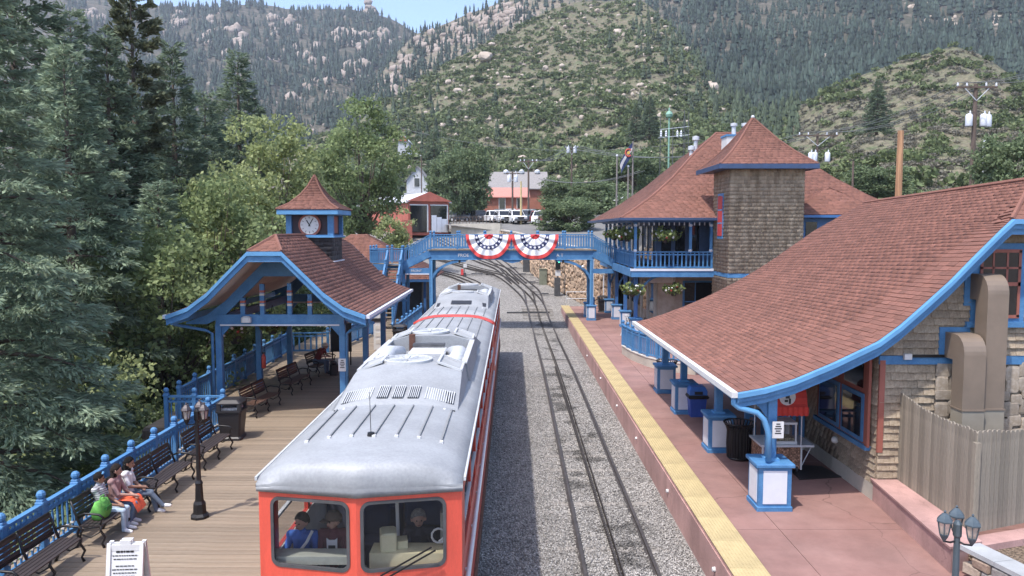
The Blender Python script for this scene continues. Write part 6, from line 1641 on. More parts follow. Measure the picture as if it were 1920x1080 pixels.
MB().tube([(-7.93, 14.52, .77), (-7.92, 14.54, .87), (-7.92, 14.66, .87), (-7.93, 14.68, .77)], .012, 6).build('handle', GBAG, t)
MB().box(-7.8, -7.79, 14.5, 14.7, .6, .68).build('lettering', mat('dark_green_print', (.03, .16, .03), .8), t)
J = seated(.34, -.1, hands=((.52, .1, .72), (.54, -.06, .72)), knees=((.42, .04), (.42, -.02)))
person('man in maroon shirt and pale cap leaning forward on a pavilion bench', (-8.15, 31.9, 0), R(-10), J, body_parts(J, sleeve=.3, f=1.1), dict(skin=SK2, top=fabric('maroon_shirt', (.16, .035, .035)), leg=JEAND, shoe=BLKPL), hair_fn((.4, .38, .36), 0, fabric('pale_cap', (.55, .5, .42))), 1.03)
tag(MB().cbox((-7.35, 31.6, .0), .34, .26, .5, .3, ch=.06).cbox((-7.35, 31.5, .5), .26, .2, .1, .3, ch=.04).build('backpack', BLKPL), 'dark backpack standing in front of the man in maroon', 'backpack')
def strap(t, J):
    MB().tube([(.03, .16, 1.08), (.13, .1, .95), (.15, -.02, .8), (.14, -.12, .62)], [.022]*4, 6).build('strap', WSHOE, t)
    MB().lathe([(.17, 0), (.16, .02), (.1, .03), (.09, .12), (.02, .14)], (.3, 0, .6), 14).build('sun_hat', fabric('pale_hat', (.5, .52, .5)), t)
J = seated(.0, -.5, hands=((.36, .16, .62), (.34, -.16, .62)))
person('passenger in blue shirt with white strap in the cab window', (-3.0, 10.75, .66), R(-90), J, body_parts(J, sleeve=.35, f=1.12), dict(skin=SK2, top=fabric('blue_shirt', (.04, .12, .42)), leg=fabric('khaki', (.3, .28, .22)), shoe=BLKPL), hair_fn((.05, .04, .035)), .98, strap)
def tee(t, J):
    MB().prism([(-.07, .6), (.07, .6), (.075, .98), (.04, .95), (-.04, .95), (-.075, .98)], .115, .14, 'x').build('white_shirt', WSHOE, t)
    MB().prism([(-.05, .82), (.05, .82), (.05, .88), (-.05, .88)], .141, .145, 'x').build('shirt_print', BLKPL, t)
J = seated(.02, -.7, hands=((.4, .03, .62), (.4, -.03, .62)))
person('passenger in maroon jacket, white shirt and cap in the cab window', (-2.55, 10.78, .66), R(-90), J, body_parts(J, sleeve=.95, f=1.1), dict(skin=SK2, top=fabric('maroon_jacket', (.12, .035, .045)), leg=JEAND, shoe=BLKPL), hair_fn((.1, .09, .08), 0, fabric('brown_cap', (.12, .09, .07))), 1., tee)
J = seated(.05, .3, hands=((.4, .12, .8), (.4, -.12, .8)))
person('driver in dark jacket behind the control desk of the cab', (-1.35, 11.0, .62), R(-95), J, body_parts(J, sleeve=.95, f=1.1), dict(skin=SK2, top=fabric('black_jacket', (.03, .03, .04)), leg=JEAND, shoe=BLKPL), hair_fn((.2, .19, .18)), 1.)
# ------------------------------------------------------------------ trees
def unit(v): return v/np.maximum(np.linalg.norm(v, axis=-1, keepdims=True), 1e-9)
def twigs(P, A, L_, wr, r_):
    """narrow four-cornered sprays from P along A"""
    W = r_.normal(size=P.shape); W = unit(W-A*(A*W).sum(1)[:, None])
    L_ = L_[:, None]
    V_ = np.stack([P, P+A*L_*.55+W*L_*wr, P+A*L_, P+A*L_*.5-W*L_*wr], 1).reshape(-1, 3)
    return V_, np.arange(len(P)*4).reshape(-1, 4)
def spruce_mesh(H, Rb, nb, per, seed, leafm, size=.3, droop=.35, low=.06, power=.8, bare=0., wr=.2, lift=.25, twig=4):
    r_ = np.random.default_rng(seed); Ps, As, Ls = [], [], []
    limbs = MB(); limbs.tube([(0, 0, 0), (.05, .03, H*.4), (0, 0, H*.97)], [H*.016+.05, H*.011+.03, .02], 7)
    for i in range(nb):
        f = low+(1-low)*((i+r_.uniform())/nb)**.92
        if bare and r_.uniform() < bare*(1-f): continue
        az = i*2.39996+r_.uniform(-.5, .5); ln = Rb*max(.05, (1-f))**power*r_.uniform(.7, 1.12)+.12
        up0 = .1+.55*f**2; n_ = max(4, int(per*ln/Rb*2))
        t = np.sqrt(r_.uniform(.03, 1, n_)); out = np.array([math.cos(az), math.sin(az), 0.])
        rad = ln*t; z = f*H+rad*up0-droop*ln*t**1.5+lift*ln*np.maximum(0, t-.7)**1.3
        base = out[None]*rad[:, None]; base[:, 2] = z
        side = np.array([-math.sin(az), math.cos(az), 0.])
        tang = np.stack([np.full(n_, out[0]), np.full(n_, out[1]), up0-droop*1.5*np.sqrt(t)], 1)
        spread = ln*.32*(1-t*.65)
        for k in range(twig):
            s = r_.uniform(-1, 1, n_)
            p = base+side[None]*(s*spread)[:, None]+np.array([0, 0, 1.])*(-np.abs(s)*spread*.35+r_.normal(0, .05*size/.3, n_))[:, None]
            a = unit(tang*.75+side[None]*(s*.9)[:, None]+r_.normal(0, .28, (n_, 3))+np.array([0, 0, -.22 if k % 2 else .22]))
            Ps.append(p); As.append(a); Ls.append(size*r_.uniform(.6, 1.3, n_)*(1-.25*f))
        if i % 3 == 0: limbs.tube([(0, 0, f*H), tuple(out*ln*.5+np.array([0, 0, f*H+ln*.5*up0-droop*ln*.35])), tuple(out*ln*.9+np.array([0, 0, f*H+ln*.9*up0-droop*ln*.85]))], [.05*ln/2+.01, .02*ln/2+.008, .006], 4)
    V_, F_ = twigs(np.concatenate(Ps), np.concatenate(As), np.concatenate(Ls), wr, r_)
    return np_mesh('crown', V_, F_, leafm), limbs.mesh('trunk', BARK, smooth=True)
def broad_mesh(radii, center_h, nclump, per, seed, leafm, size=.16, trunk_r=.16, gap=.25, spread=.9):
    r_ = np.random.default_rng(seed); rx, ry, rz_ = radii; Ps = []
    limbs = MB(); limbs.tube([(0, 0, 0), (.1, 0, center_h*.5), (.05, .1, center_h)], [trunk_r, trunk_r*.75, trunk_r*.4], 7)
    for i in range(nclump):
        d = unit(r_.normal(size=3)); k = r_.uniform(.45, 1.)**.45
        lob = 1+.22*math.sin(3*math.atan2(d[1], d[0])+seed)+.18*math.sin(5*d[2]+seed*2)
        c = d*k*lob*np.array([rx, ry, rz_])+np.array([0, 0, center_h])
        if noise.noise((c[0]*.45/rx*3, c[1]*.45/rx*3, c[2]*.45/rx*3+seed)) < gap-.45: continue
        if c[2] < center_h*.25: continue
        cs = rx*.2*r_.uniform(.7, 1.3)
        q = r_.normal(size=(per, 3)); q = unit(q)*(r_.uniform(.2, 1, per)**.5)[:, None]*cs*np.array([1.15, 1.15, .75]); Ps.append(c+q)
        if i % 6 == 0: limbs.tube([(0.05, .05, center_h*r_.uniform(.35, .8)), tuple(c*.5+np.array([0, 0, center_h*.4])*.5+np.array([0, 0, 0])), tuple(c)], [trunk_r*.35, trunk_r*.2, .012], 4)
    P = np.concatenate(Ps); n_ = len(P); a = unit(r_.normal(size=(n_, 3))+np.array([0, 0, -.25]))
    V_, F_ = twigs(P, a, size*r_.uniform(.6, 1.4, n_), .34, r_)
    return np_mesh('crown', V_, F_, leafm), limbs.mesh('trunk', BARK, smooth=True)
def tree(name, label, meshes, loc, s=1., rz=0., group=None, sxy=None):
    t = thing(name, label, 'tree', loc, rz, group); t.scale = (sxy or s, sxy or s, s)
    for nm, me in (('trunk', meshes[1]), ('crown', meshes[0])):
        link(nm, me, t)
    return t
SPB = leaf_mat('blue_spruce_needle', (.175, .25, .165), (.32, .39, .27), .36, .9, .4, .7)
SPD = leaf_mat('dark_spruce_needle', (.15, .205, .135), (.24, .3, .2), .34, .5, .4, .75)
PON = leaf_mat('pine_needle', (.12, .145, .09), (.19, .21, .13), .22, .8, .4, .7)
LFY = leaf_mat('pale_leaf', (.29, .345, .14), (.4, .45, .22), .44, .5, .3, .55)
LFG = leaf_mat('green_leaf', (.185, .25, .1), (.28, .34, .16), .42, .4, .32, .6)
LFD = leaf_mat('dark_green_leaf', (.145, .2, .095), (.22, .275, .15), .4, .4, .35, .6)
sA = spruce_mesh(19, 4.5, 260, 80, 1, SPB, .27, .42, .05, .75, wr=.12)
sB = spruce_mesh(18, 4.2, 230, 56, 2, SPB, .32, .4, .05, .75, wr=.13)
sC = spruce_mesh(22, 4.8, 210, 44, 3, SPD, .42, .35, .08, .75, .2, wr=.14)
sD = spruce_mesh(21, 4.4, 200, 42, 4, SPD, .42, .32, .06, .8, wr=.14)
pD = spruce_mesh(24, 3.8, 90, 60, 5, PON, .42, .12, .3, .55, .55, .24, .1)
SP = 'tall spruces behind the railing'
def px2(px, Y): return (px-960)*Y/1450.
for nm, lab, m, px, Y, z, s, rz, sxy in (
    ('blue_spruce', 'big blue spruce with drooping boughs closest to the railing', sA, -50, 20.5, -4.6, 1.0, 0, 1.05),
    ('blue_spruce', 'blue spruce with pale tips rising behind the closest one', sB, 135, 28, -5, .97, 1., 1.05),
    ('spruce', 'tall dark spruce at the left edge with dead twigs', sC, 45, 36, -5, 1.2, 2., 1.15),
    ('pine', 'tall pine with open layered top standing against the mountain', pD, 262, 42, -5, 1.0, .5, 1.),
    ('spruce', 'dark spruce below the open topped pine', sD, 215, 39, -5, .98, 1.2, 1.15),
    ('spruce', 'slender dark spruce right of the open topped pine', sD, 335, 47, -4.5, 1.02, 2.4, 1.15),
    ('spruce', 'shorter dark spruce between the slender spruce and the pale tree', sC, 392, 52, -4, .86, 4., .95),
    ('spruce', 'pointed dark spruce behind the pale green tree', sD, 455, 60, -3, 1.06, 3.1, 1.35),
    ('spruce', 'low bushy spruce under the slender spruces', sB, 300, 34, -5, .72, 5., 1.1),
    ('spruce', 'dark spruce at the back of the left tree group', sC, 150, 52, -5, 1.15, 5.5, 1.3),
    ('spruce', 'dark spruce filling the gap above the low bushy spruce', sD, 290, 58, -5, .9, .2, 1.4)):
    tree(nm, lab, m, (px2(px, Y), Y, z), s, rz, SP, sxy)
bK = broad_mesh((3.4, 3.2, 4.6), 10.8, 260, 75, 11, LFY, .24, .22, .2)
bL = broad_mesh((2.8, 2.8, 3.8), 6.4, 240, 75, 12, LFG, .2, .15, .2)
bM = broad_mesh((4.0, 3.6, 7.2), 12.2, 330, 60, 13, LFG, .32, .28, .22)
bN = broad_mesh((1.9, 1.9, 2.4), 3.2, 130, 60, 14, LFY, .2, .08, .1)
bQ = broad_mesh((4.6, 4.4, 4.6), 6.6, 260, 55, 15, LFD, .42, .25, .15)
for nm, lab, m, px, Y, z, s, rz, sxy in (
    ('broadleaf_tree', 'pale yellow green tree behind the pavilion roof', bK, 512, 46, -3.6, 1., 0, 1.),
    ('broadleaf_tree', 'pale tree rising left of the clock cupola', bK, 440, 42, -5.5, .92, 2., .95),
    ('broadleaf_tree', 'mid green leafy tree between the spruces and the pavilion gable', bL, 395, 36, -2.8, 1.05, 1., 1.05),
    ('broadleaf_tree', 'dense green tree under the left pavilion eave', bL, 300, 30, -4, .95, 3., 1.),
    ('broadleaf_tree', 'tall green poplar behind the cupola beside the red shed', bM, 680, 76, -.6, 1., 0, 1.),
    ('broadleaf_tree', 'green poplar half hidden behind the clock cupola', bM, 600, 84, -2, .82, 2., .9),
    ('broadleaf_tree', 'small round pale tree in front of the red shed', bN, 735, 64, 1.2, 1.02, 0, 1.),
    ('broadleaf_tree', 'bushy tree in the shadow behind the pavilion posts', bL, 520, 47, -4, .8, 4., 1.1),
    ('broadleaf_tree', 'leafy tree beyond the far end of the pavilion', bL, 600, 56, -3, .75, 5., 1.1),
    ('broadleaf_tree', 'dark green tree standing over the parked trucks', bQ, 872, 116, 6.6, 1.02, 0, .78),
    ('broadleaf_tree', 'dark green tree beside the white house', bQ, 840, 140, 7.5, .95, 2., .85),
    ('broadleaf_tree', 'bright green tree right of the parked cars', bQ, 1066, 96, 5.0, .42, 1., .78),
    ('broadleaf_tree', 'green tree behind the flagpoles and parked cars', bQ, 1112, 118, 7.5, .5, 3., .8),
    ('broadleaf_tree', 'green tree on the bank above the brick house', bQ, 1055, 142, 9, .55, 4., .9),
    ('broadleaf_tree', 'rounded tree above the flag', bQ, 1180, 130, 10, .8, .6, 1.1),
    ('broadleaf_tree', 'green tree left of the small red gabled house', bQ, 700, 170, 6, 1.2, 1.6, 1.3),
    ('broadleaf_tree', 'open dark limbed tree above the right roof end', bQ, 1890, 58, 6.0, .6, 2.6, .55),
    ('broadleaf_tree', 'low green tree behind the new bare pole', bQ, 1640, 92, 9, .38, 3.6, .75),
    ('broadleaf_tree', 'low green tree between the two transformer poles', bQ, 1760, 78, 7.0, .25, 4.6, .55)):
    tree(nm, lab, m, (px2(px, Y), Y, z), s, rz, 'broadleaf trees of the valley', sxy)
for lab, px, Y, z, s in (('dark conifer behind the white house', 815, 165, 9, .85), ('dark conifer above the tower roof on the hillside', 1215, 210, 30, .55), ('small dark conifer beside the hillside siren', 1190, 215, 30, .5), ('dark conifer at the foot of the tan knoll', 1635, 150, 24, .5)):
    tree('conifer', lab, sD, (px2(px, Y), Y, z), s, px, 'conifers on the lower hill', s*1.6)
# undergrowth below the railing
Ps = []
for _ in range(230):
    y = random.uniform(11.5, 44); x = -9.3-random.random()**1.3*9; z = -1.1-min(4., (-8.8-x)*.45)+random.uniform(.1, 1.)
    if y > 22 and x > -11.6: x -= 2.4
    q = rng.normal(size=(110, 3)); q = unit(q)*(rng.uniform(.2, 1, 110)**.5)[:, None]*np.array([.75, .75, .6]); Ps.append(q+np.array([x, y, z]))
P = np.concatenate(Ps); V, F = twigs(P, unit(rng.normal(size=P.shape)), .15*rng.uniform(.6, 1.5, len(P)), .38, rng)
tag(link('undergrowth', np_mesh('undergrowth', V, F, LFG)), 'leafy green undergrowth below the deck railing', 'undergrowth', kind='stuff')
Ps = []
for _ in range(150):
    y = random.uniform(24, 52); x = -12.0-random.random()*4; z = random.uniform(-2.5, 1.6)
    q = rng.normal(size=(120, 3)); q = unit(q)*(rng.uniform(.2, 1, 120)**.5)[:, None]*np.array([.9, .9, .8]); Ps.append(q+np.array([x, y, z]))
P = np.concatenate(Ps); V, F = twigs(P, unit(rng.normal(size=P.shape)), .17*rng.uniform(.6, 1.5, len(P)), .38, rng)
tag(link('pale_thicket', np_mesh('pale_thicket', V, F, LFY)), 'pale green leafy thicket behind the clock pavilion', 'thicket', kind='stuff')
Ps = []
for _ in range(420):
    y = random.uniform(60, 128); x = random.uniform(-60, -14)-.15*(y-60); z = -3.5+.05*(y-40)+random.uniform(0, 1)
    q = rng.normal(size=(60, 3)); q = unit(q)*np.array([1.7, 1.7, 1.5]); Ps.append(q+np.array([x, y, z]))
for _ in range(110):   # bank along the upper road and behind the depot
    y = random.uniform(100, 150); x = random.uniform(2, 28); z = 8+.06*(y-100)+random.uniform(-.5, 1.2)+.05*x
    q = rng.normal(size=(60, 3)); q = unit(q)*np.array([1.6, 1.6, 1.3]); Ps.append(q+np.array([x+10, y, z]))
P = np.concatenate(Ps); V, F = twigs(P, unit(rng.normal(size=P.shape)), .5*rng.uniform(.6, 1.5, len(P)), .38, rng)
tag(link('valley_thicket', np_mesh('valley_thicket', V, F, LFD)), 'green thicket along the valley sides beyond the station', 'thicket', kind='stuff')
# ------------------------------------------------------------------ rubble wall and terrace beyond the footbridge
WL = [(7.6, 57.5), (6.87, 59), (4.6, 68.2), (2.3, 78.2), (.5, 90), (-1.5, 97)]
t = thing('rubble_wall', 'tan rubble stone retaining wall beside the tracks beyond the footbridge', 'wall', (4, 70, 0))
WS = [block_mesh(400+k, STONEW) for k in range(8)]
cand = []
for i in range(len(WL)-1):
    a_, b_ = Vector((*WL[i], 0)), Vector((*WL[i+1], 0)); d = b_-a_; L_ = d.length; ang = math.atan2(d.y, d.x)
    top = lambda y: 4.1+.045*(y-58)
    MB().add([(a_.x+.06, a_.y+.03, yz(a_.y)-.5), (b_.x+.06, b_.y+.03, yz(b_.y)-.5), (b_.x+.06, b_.y+.03, top(b_.y)), (a_.x+.06, a_.y+.03, top(a_.y))], [(0, 1, 2, 3)]).build('mortar', MORT, t)
    MB().beam((a_.x+.15, a_.y, top(a_.y)+.06), (b_.x+.15, b_.y, top(b_.y)+.06), .5, .14).build('coping', CONC, t)
    z = 0.
    for r in range(16):
        u = random.uniform(0, .3)
        while u < L_:
            w = random.uniform(.3, .6); c = a_+d*((u+w/2)/L_); zz = yz(c.y)+.15+.3*r+random.uniform(-.13, .13)
            if zz < top(c.y): cand.append((c, zz, w, ang))
            u += w
cand.sort(key=lambda q: q[0].y-q[1]*.01)
Vs, Fs, bb_ = [], [], 0
for i, (c, zz, w, ang) in enumerate(cand):
    if i < 290:
        o = link('stone', WS[i % 8], t); o.location = Vector((c.x+.05, c.y, zz))-off(t); o.rotation_euler = (random.uniform(-.1, .1), random.uniform(-.6, .6), ang); o.scale = (w*.44, .07+.06*random.random(), random.uniform(.12, .18))
    else:
        me = WS[i % 8]; M = Matrix.Translation((c.x+.05, c.y, zz)) @ Matrix.Rotation(ang, 4, 'Z') @ Matrix.Rotation(random.uniform(-.6, .6), 4, 'Y') @ Matrix.Diagonal((w*.44, .07+.06*random.random(), random.uniform(.12, .18), 1))
        v = np.array([(M @ q.co)[:] for q in me.vertices])-np.array(off(t)); f = np.array([list(q.vertices) for q in me.polygons]); Vs.append(v); Fs.append(f+bb_); bb_ += len(v)
o = link('stones', np_mesh('stones', np.concatenate(Vs), np.concatenate(Fs), STONEW), t); o['kind'] = 'stuff'
ASPH = mat('asphalt', (.16, .155, .15), .9, var=.15, scale=.3, bump=.1, bscale=30)
mb = MB()
for (x, y) in WL: mb.v += [(x+.2, y, 4.05+.045*(y-58)), (70, y, 4.4+.05*(y-58))]
mb.f += [(2*i, 2*i+1, 2*i+3, 2*i+2) for i in range(len(WL)-1)]
n0 = len(mb.v); mb.v += [(-9, 104, 6.6), (70, 104, 7.2), (-9, 140, 8.2), (70, 140, 9.5)]; mb.f += [(n0-2, n0-1, n0+1, n0), (n0, n0+1, n0+3, n0+2)]
tag(mb.build('car_park', ASPH), 'grey car park terrace above the rubble wall', 'car park', kind='structure')
tag(MB().prism([(-8.2, 104.5), (-1.5, 97), (-1.2, 97.2), (-8.0, 104.9)], 2.5, 6.75, 'z').build('concrete_wall', CONC), 'pale concrete retaining wall below the parked trucks', 'wall')
t = thing('wire_fence', 'thin dark wire fence along the edge of the car park', 'fence', (-4, 100, 6.7))
for k in range(15): f = k/14.; MB().cyl((-8+6.5*f+.1, 104.5-7.4*f, 6.5), (-8+6.5*f+.1, 104.5-7.4*f, 7.7), .04, n=5).build('fence_post', POLEW, t)
for z in (7.1, 7.6): MB().tube([(-7.9, 104.5, z), (-1.4, 97.1, z)], .025, 4).build('fence_wire', POLEW, t)
# signal, cabinets and light poles by the wall
t = thing('track_signal', 'black track signal with green lamp on a mast by the rubble wall', 'signal', (4.0, 67.3, yz(67.3)))
z = yz(67.3); MB().cyl((4.0, 67.3, z), (4.0, 67.3, z+3.4), .06, n=8).build('mast', BLACK, t); MB().cbox((4.0, 67.2, z+2.3), .45, .3, 1.0, ch=.05).build('signal_head', BLACK, t); MB().cbox((4.0, 67.25, z+1.75), .45, .2, .5).build('sign_plate', WHITE, t); MB().cbox((3.95, 67.3, z), .5, .6, 1.6).build('cabinet', DGREY, t)
GL_ = mat('signal_green', (.02, .3, .1), .3); GL_.node_tree.nodes['Principled BSDF'].inputs['Emission Color'].default_value = (.1, 1, .4, 1); GL_.node_tree.nodes['Principled BSDF'].inputs['Emission Strength'].default_value = 1.5
MB().cyl((4.08, 67.05, z+3.0), (4.08, 67.0, z+3.0), .09, n=10).build('green_lamp', GL_, t)
GREEN = mat('olive_cabinet', (.18, .19, .14), .6)
for lab, x, y, w, h, m in (('olive equipment cabinet standing against the rubble wall', 2.95, 73.5, .7, 1.5, GREEN), ('grey equipment cabinet farther along the rubble wall', 1.5, 81, .7, 1.9, DGREY)):
    t = thing('cabinet', lab, 'cabinet', (x, y, yz(y))); MB().cbox((x, y, yz(y)-.05), w, .6, h).build('body', m, t); MB().cbox((x, y, yz(y)+h-.05), w+.08, .7, .06).build('lid', m, t); MB().cbox((x+.2, y-.31, yz(y)+h*.5), .04, .02, .14).build('handle', BLACK, t)
t = thing('switch_stand', 'small switch stand with red and white target between the tracks', 'switch stand', (-4.85, 78.4, yz(78.4)))
z = yz(78.4); MB().cbox((-4.85, 78.4, z), .4, .3, .3).build('base', DGREY, t); MB().cyl((-4.85, 78.4, z), (-4.85, 78.4, z+1.2), .04, n=6).build('rod', DGREY, t); MB().cbox((-4.75, 78.35, z+.85), .35, .05, .4).build('target', WHITE, t); MB().cbox((-5.05, 78.3, z+.1), .25, .2, .6).build('red_marker', BR, t)
for lab, x, y, h in (('thin white light pole by the far platform end', 6.15, 58.2, 3.6), ('thin pale pole beside the footbridge leg', 6.75, 56.8, 2.7)):
    t = thing('light_pole', lab, 'pole', (x, y, 0)); MB().cyl((x, y, -.4), (x, y, h), .05, n=8).build('pole', PANEL, t); MB().cbox((x-.12, y, h), .4, .15, .1).build('lamp', WHITE, t); MB().cyl((x, y, -.4), (x, y, .9), .11, n=8).build('base', BLUE2, t)
t = thing('pipe_rail', 'grey pipe guard rail at the far end of the platform', 'rail', (4.6, 60.6, 0))
for x in (4.3, 5.9): MB().cyl((x, 60.8, -.4), (x, 60.8, 1.1), .03, n=6).build('post', GALV, t)
for z in (.55, 1.08): MB().cyl((4.3, 60.8, z), (5.9, 60.8, z), .03, n=6).build('pipe', GALV, t)
# ------------------------------------------------------------------ buildings beyond the yard
def gable_house(name, label, x0, x1, y0, y1, z0, ze, za, wall, roof, axis='y', ov=.4):
    t = thing(name, label, 'building', ((x0+x1)/2, (y0+y1)/2, z0))
    if axis == 'y':
        xm = (x0+x1)/2; MB().prism([(x0, z0), (x1, z0), (x1, ze), (xm, za-.05), (x0, ze)], y0, y1).build('wall', wall, t)
        k = (za-ze)/(x1-xm)
        for s, xe in ((-1, x0-ov), (1, x1+ov)): MB().add([(xm, y0-ov, za), (xe, y0-ov, ze-k*ov), (xe, y1+ov, ze-k*ov), (xm, y1+ov, za), (xm, y0-ov, za-.15), (xe, y0-ov, ze-k*ov-.15), (xe, y1+ov, ze-k*ov-.15), (xm, y1+ov, za-.15)], [(0, 1, 2, 3), (4, 5, 6, 7), (0, 1, 5, 4), (1, 2, 6, 5), (2, 3, 7, 6)]).build('roof', roof, t)
    else:
        ym = (y0+y1)/2; MB().prism([(y0, z0), (y1, z0), (y1, ze), (ym, za-.05), (y0, ze)], x0, x1, 'x').build('wall', wall, t)
        k = (za-ze)/(y1-ym)
        for ye in (y0-ov, y1+ov): MB().add([(x0-ov, ym, za), (x0-ov, ye, ze-k*ov), (x1+ov, ye, ze-k*ov), (x1+ov, ym, za), (x0-ov, ym, za-.15), (x0-ov, ye, ze-k*ov-.15), (x1+ov, ye, ze-k*ov-.15), (x1+ov, ym, za-.15)], [(0, 1, 2, 3), (4, 5, 6, 7), (0, 1, 5, 4), (1, 2, 6, 5), (2, 3, 7, 6)]).build('roof', roof, t)
    return t
def win(t, x, z, w, h, y, m=None):
    f = MB().box(x-w/2-.1, x+w/2+.1, y-.08, y-.01, z-.1, z+h+.1).build('window', m or WHITE, t); MB().box(x-w/2, x+w/2, y-.1, y-.075, z, z+h).build('pane', DGLASS, f)
WROOF = mat('white_metal_roof', (.62, .63, .66), .5, .1, var=.1); GROOF = mat('grey_roof', (.24, .225, .22), .85, var=.15); SALM = mat('salmon_roof', (.5, .21, .17), .8, var=.1); BRK = mat('brick_wall', (.33, .13, .085), .85, var=.15, scale=1.); WBRD = mat('white_board', (.45, .46, .48), .7)
t = gable_house('train_shed', 'red train shed with two open bays and a white metal roof', -14.2, -8.3, 105, 128, 5.2, 9.8, 11.0, BRICKR, WROOF, 'y', .3)
MB().prism([(-14.5, 9.75), (-8.0, 9.75), (-11.25, 11.05)], 104.6, 104.75).build('gable', BRICKR, t)
for xa, xb in ((-13.9, -11.5), (-11.0, -8.6)):
    d_ = MB().box(xa, xb, 104.9, 105.02, 5.6, 9.2).build('bay_opening', DGLASS, t)
    MB().box(xa-.1, xb+.1, 104.85, 104.95, 9.2, 9.35).build('lintel', WHITE, d_)
    MB().box(xb-.05, xb+.12, 104.85, 104.95, 5.6, 9.2).build('jamb', WHITE, d_)
for k in range(3): MB().box(-10.9+.75*k, -10.2+.75*k, 104.8, 104.9, 5.6, 7.9-.25*k).build('door_leaf', PANEL, t)
MB().box(-15.8, -14.4, 103, 105, 2.5, 7.2).build('brick_stub', BRICKR, t)
t.rotation_euler.z = R(28); _p = Vector((0, -11.5, 0)); t.location += _p-Matrix.Rotation(R(28), 3, 'Z') @ _p
t = gable_house('white_house', 'white clapboard house with steep grey gable behind the red shed', -20.3, -16.2, 150, 158, 8, 15.6, 18.2, WBRD, GROOF, 'y', .3); win(t, -18.3, 14.2, 1.0, 1.6, 150); win(t, -19.2, 10.5, .8, 1.6, 150); win(t, -17.4, 10.5, .8, 1.6, 150)
MB().box(-20.6, -15.8, 148.2, 150, 12.6, 12.9).build('porch_roof', WBRD, t)
for x in (-20.3, -18.9, -17.5, -16.1): MB().cbox((x, 148.4, 8), .22, .22, 4.6).build('porch_post', WBRD, t)
t = gable_house('hill_house', 'tiny white house with red gable high above the poplar', -29.2, -26.4, 200, 206, 25, 28.6, 30.2, WBRD, WROOF, 'y', .3); MB().prism([(-29, 28.5), (-26.6, 28.5), (-27.8, 29.9)], 199.6, 199.8).build('red_gable', BRICKR, t)
t = gable_house('brick_house', 'brick house with salmon metal roof above the parked trucks', -4.6, 2.4, 126, 136, 7.5, 11.4, 13.0, BRK, SALM, 'x', .5); win(t, -1.6, 9.3, .9, 1.7, 126); win(t, 1.2, 9.3, .7, 1.7, 126)
MB().box(.6, 3.2, 124.6, 126, 9.1, 9.3).build('porch_roof', SALM, t); MB().cbox((3.0, 124.8, 7.4), .15, .15, 1.8).build('porch_post', BRK, t)
MB().box(-9, 4.5, 121, 121.4, 7, 8.3).build('front_wall', WBRD, t)
t = gable_house('vented_building', 'long brown building with grey roof and three silver roof vents', -4.0, 6.4, 150, 160, 8, 14.2, 17.4, BRK, GROOF, 'x', .6)
for x in (-1.2, 1.9, 5.0): MB().lathe([(.3, 16.0), (.3, 17.0), (.55, 17.15), (.55, 17.5), (.2, 17.8)], (x, 154.5, 0), 10).build('roof_vent', GALV, t)
t = thing('small_pavilion', 'low building with red hip roof beyond the footbridge stairs', 'building', (-11, 59, -.5))
MB().box(-16, -6.5, 55.5, 63, -.6, 2.5).build('wall', WDARK, t)
c4 = [(-17, 54.4), (-5.6, 54.4), (-5.6, 64), (-17, 64)]; ra, rb_ = Vector((-12.2, 59, 5.6)), Vector((-11.0, 59, 5.6)); tb = []
for i, (e0, e1) in enumerate(((ra, rb_), (rb_, rb_), (rb_, ra), (ra, ra))):
    l = [Vector((*c4[i], 2.45)), e0]; r__ = [Vector((*c4[(i+1) % 4], 2.45)), e1]
    ruled(l, r__).build('roof', RDECK, t); up_ = Vector((0, 0, .03))
    if i < 2: tb.append(facet([p+up_ for p in l], [p+up_ for p in r__], ((0, -1, 1), (1, 0, 1))[i], .2, .45, .02))
shingles(tb, SHING, t)
MB().box(-17, -5.6, 54.36, 54.42, 2.3, 2.48).build('fascia', BLUE2, t)
for x in (-15, -12, -9, -6.2): MB().cbox((x, 54.9, -.6), .18, .18, 3.0).build('post', BLUE2, t)
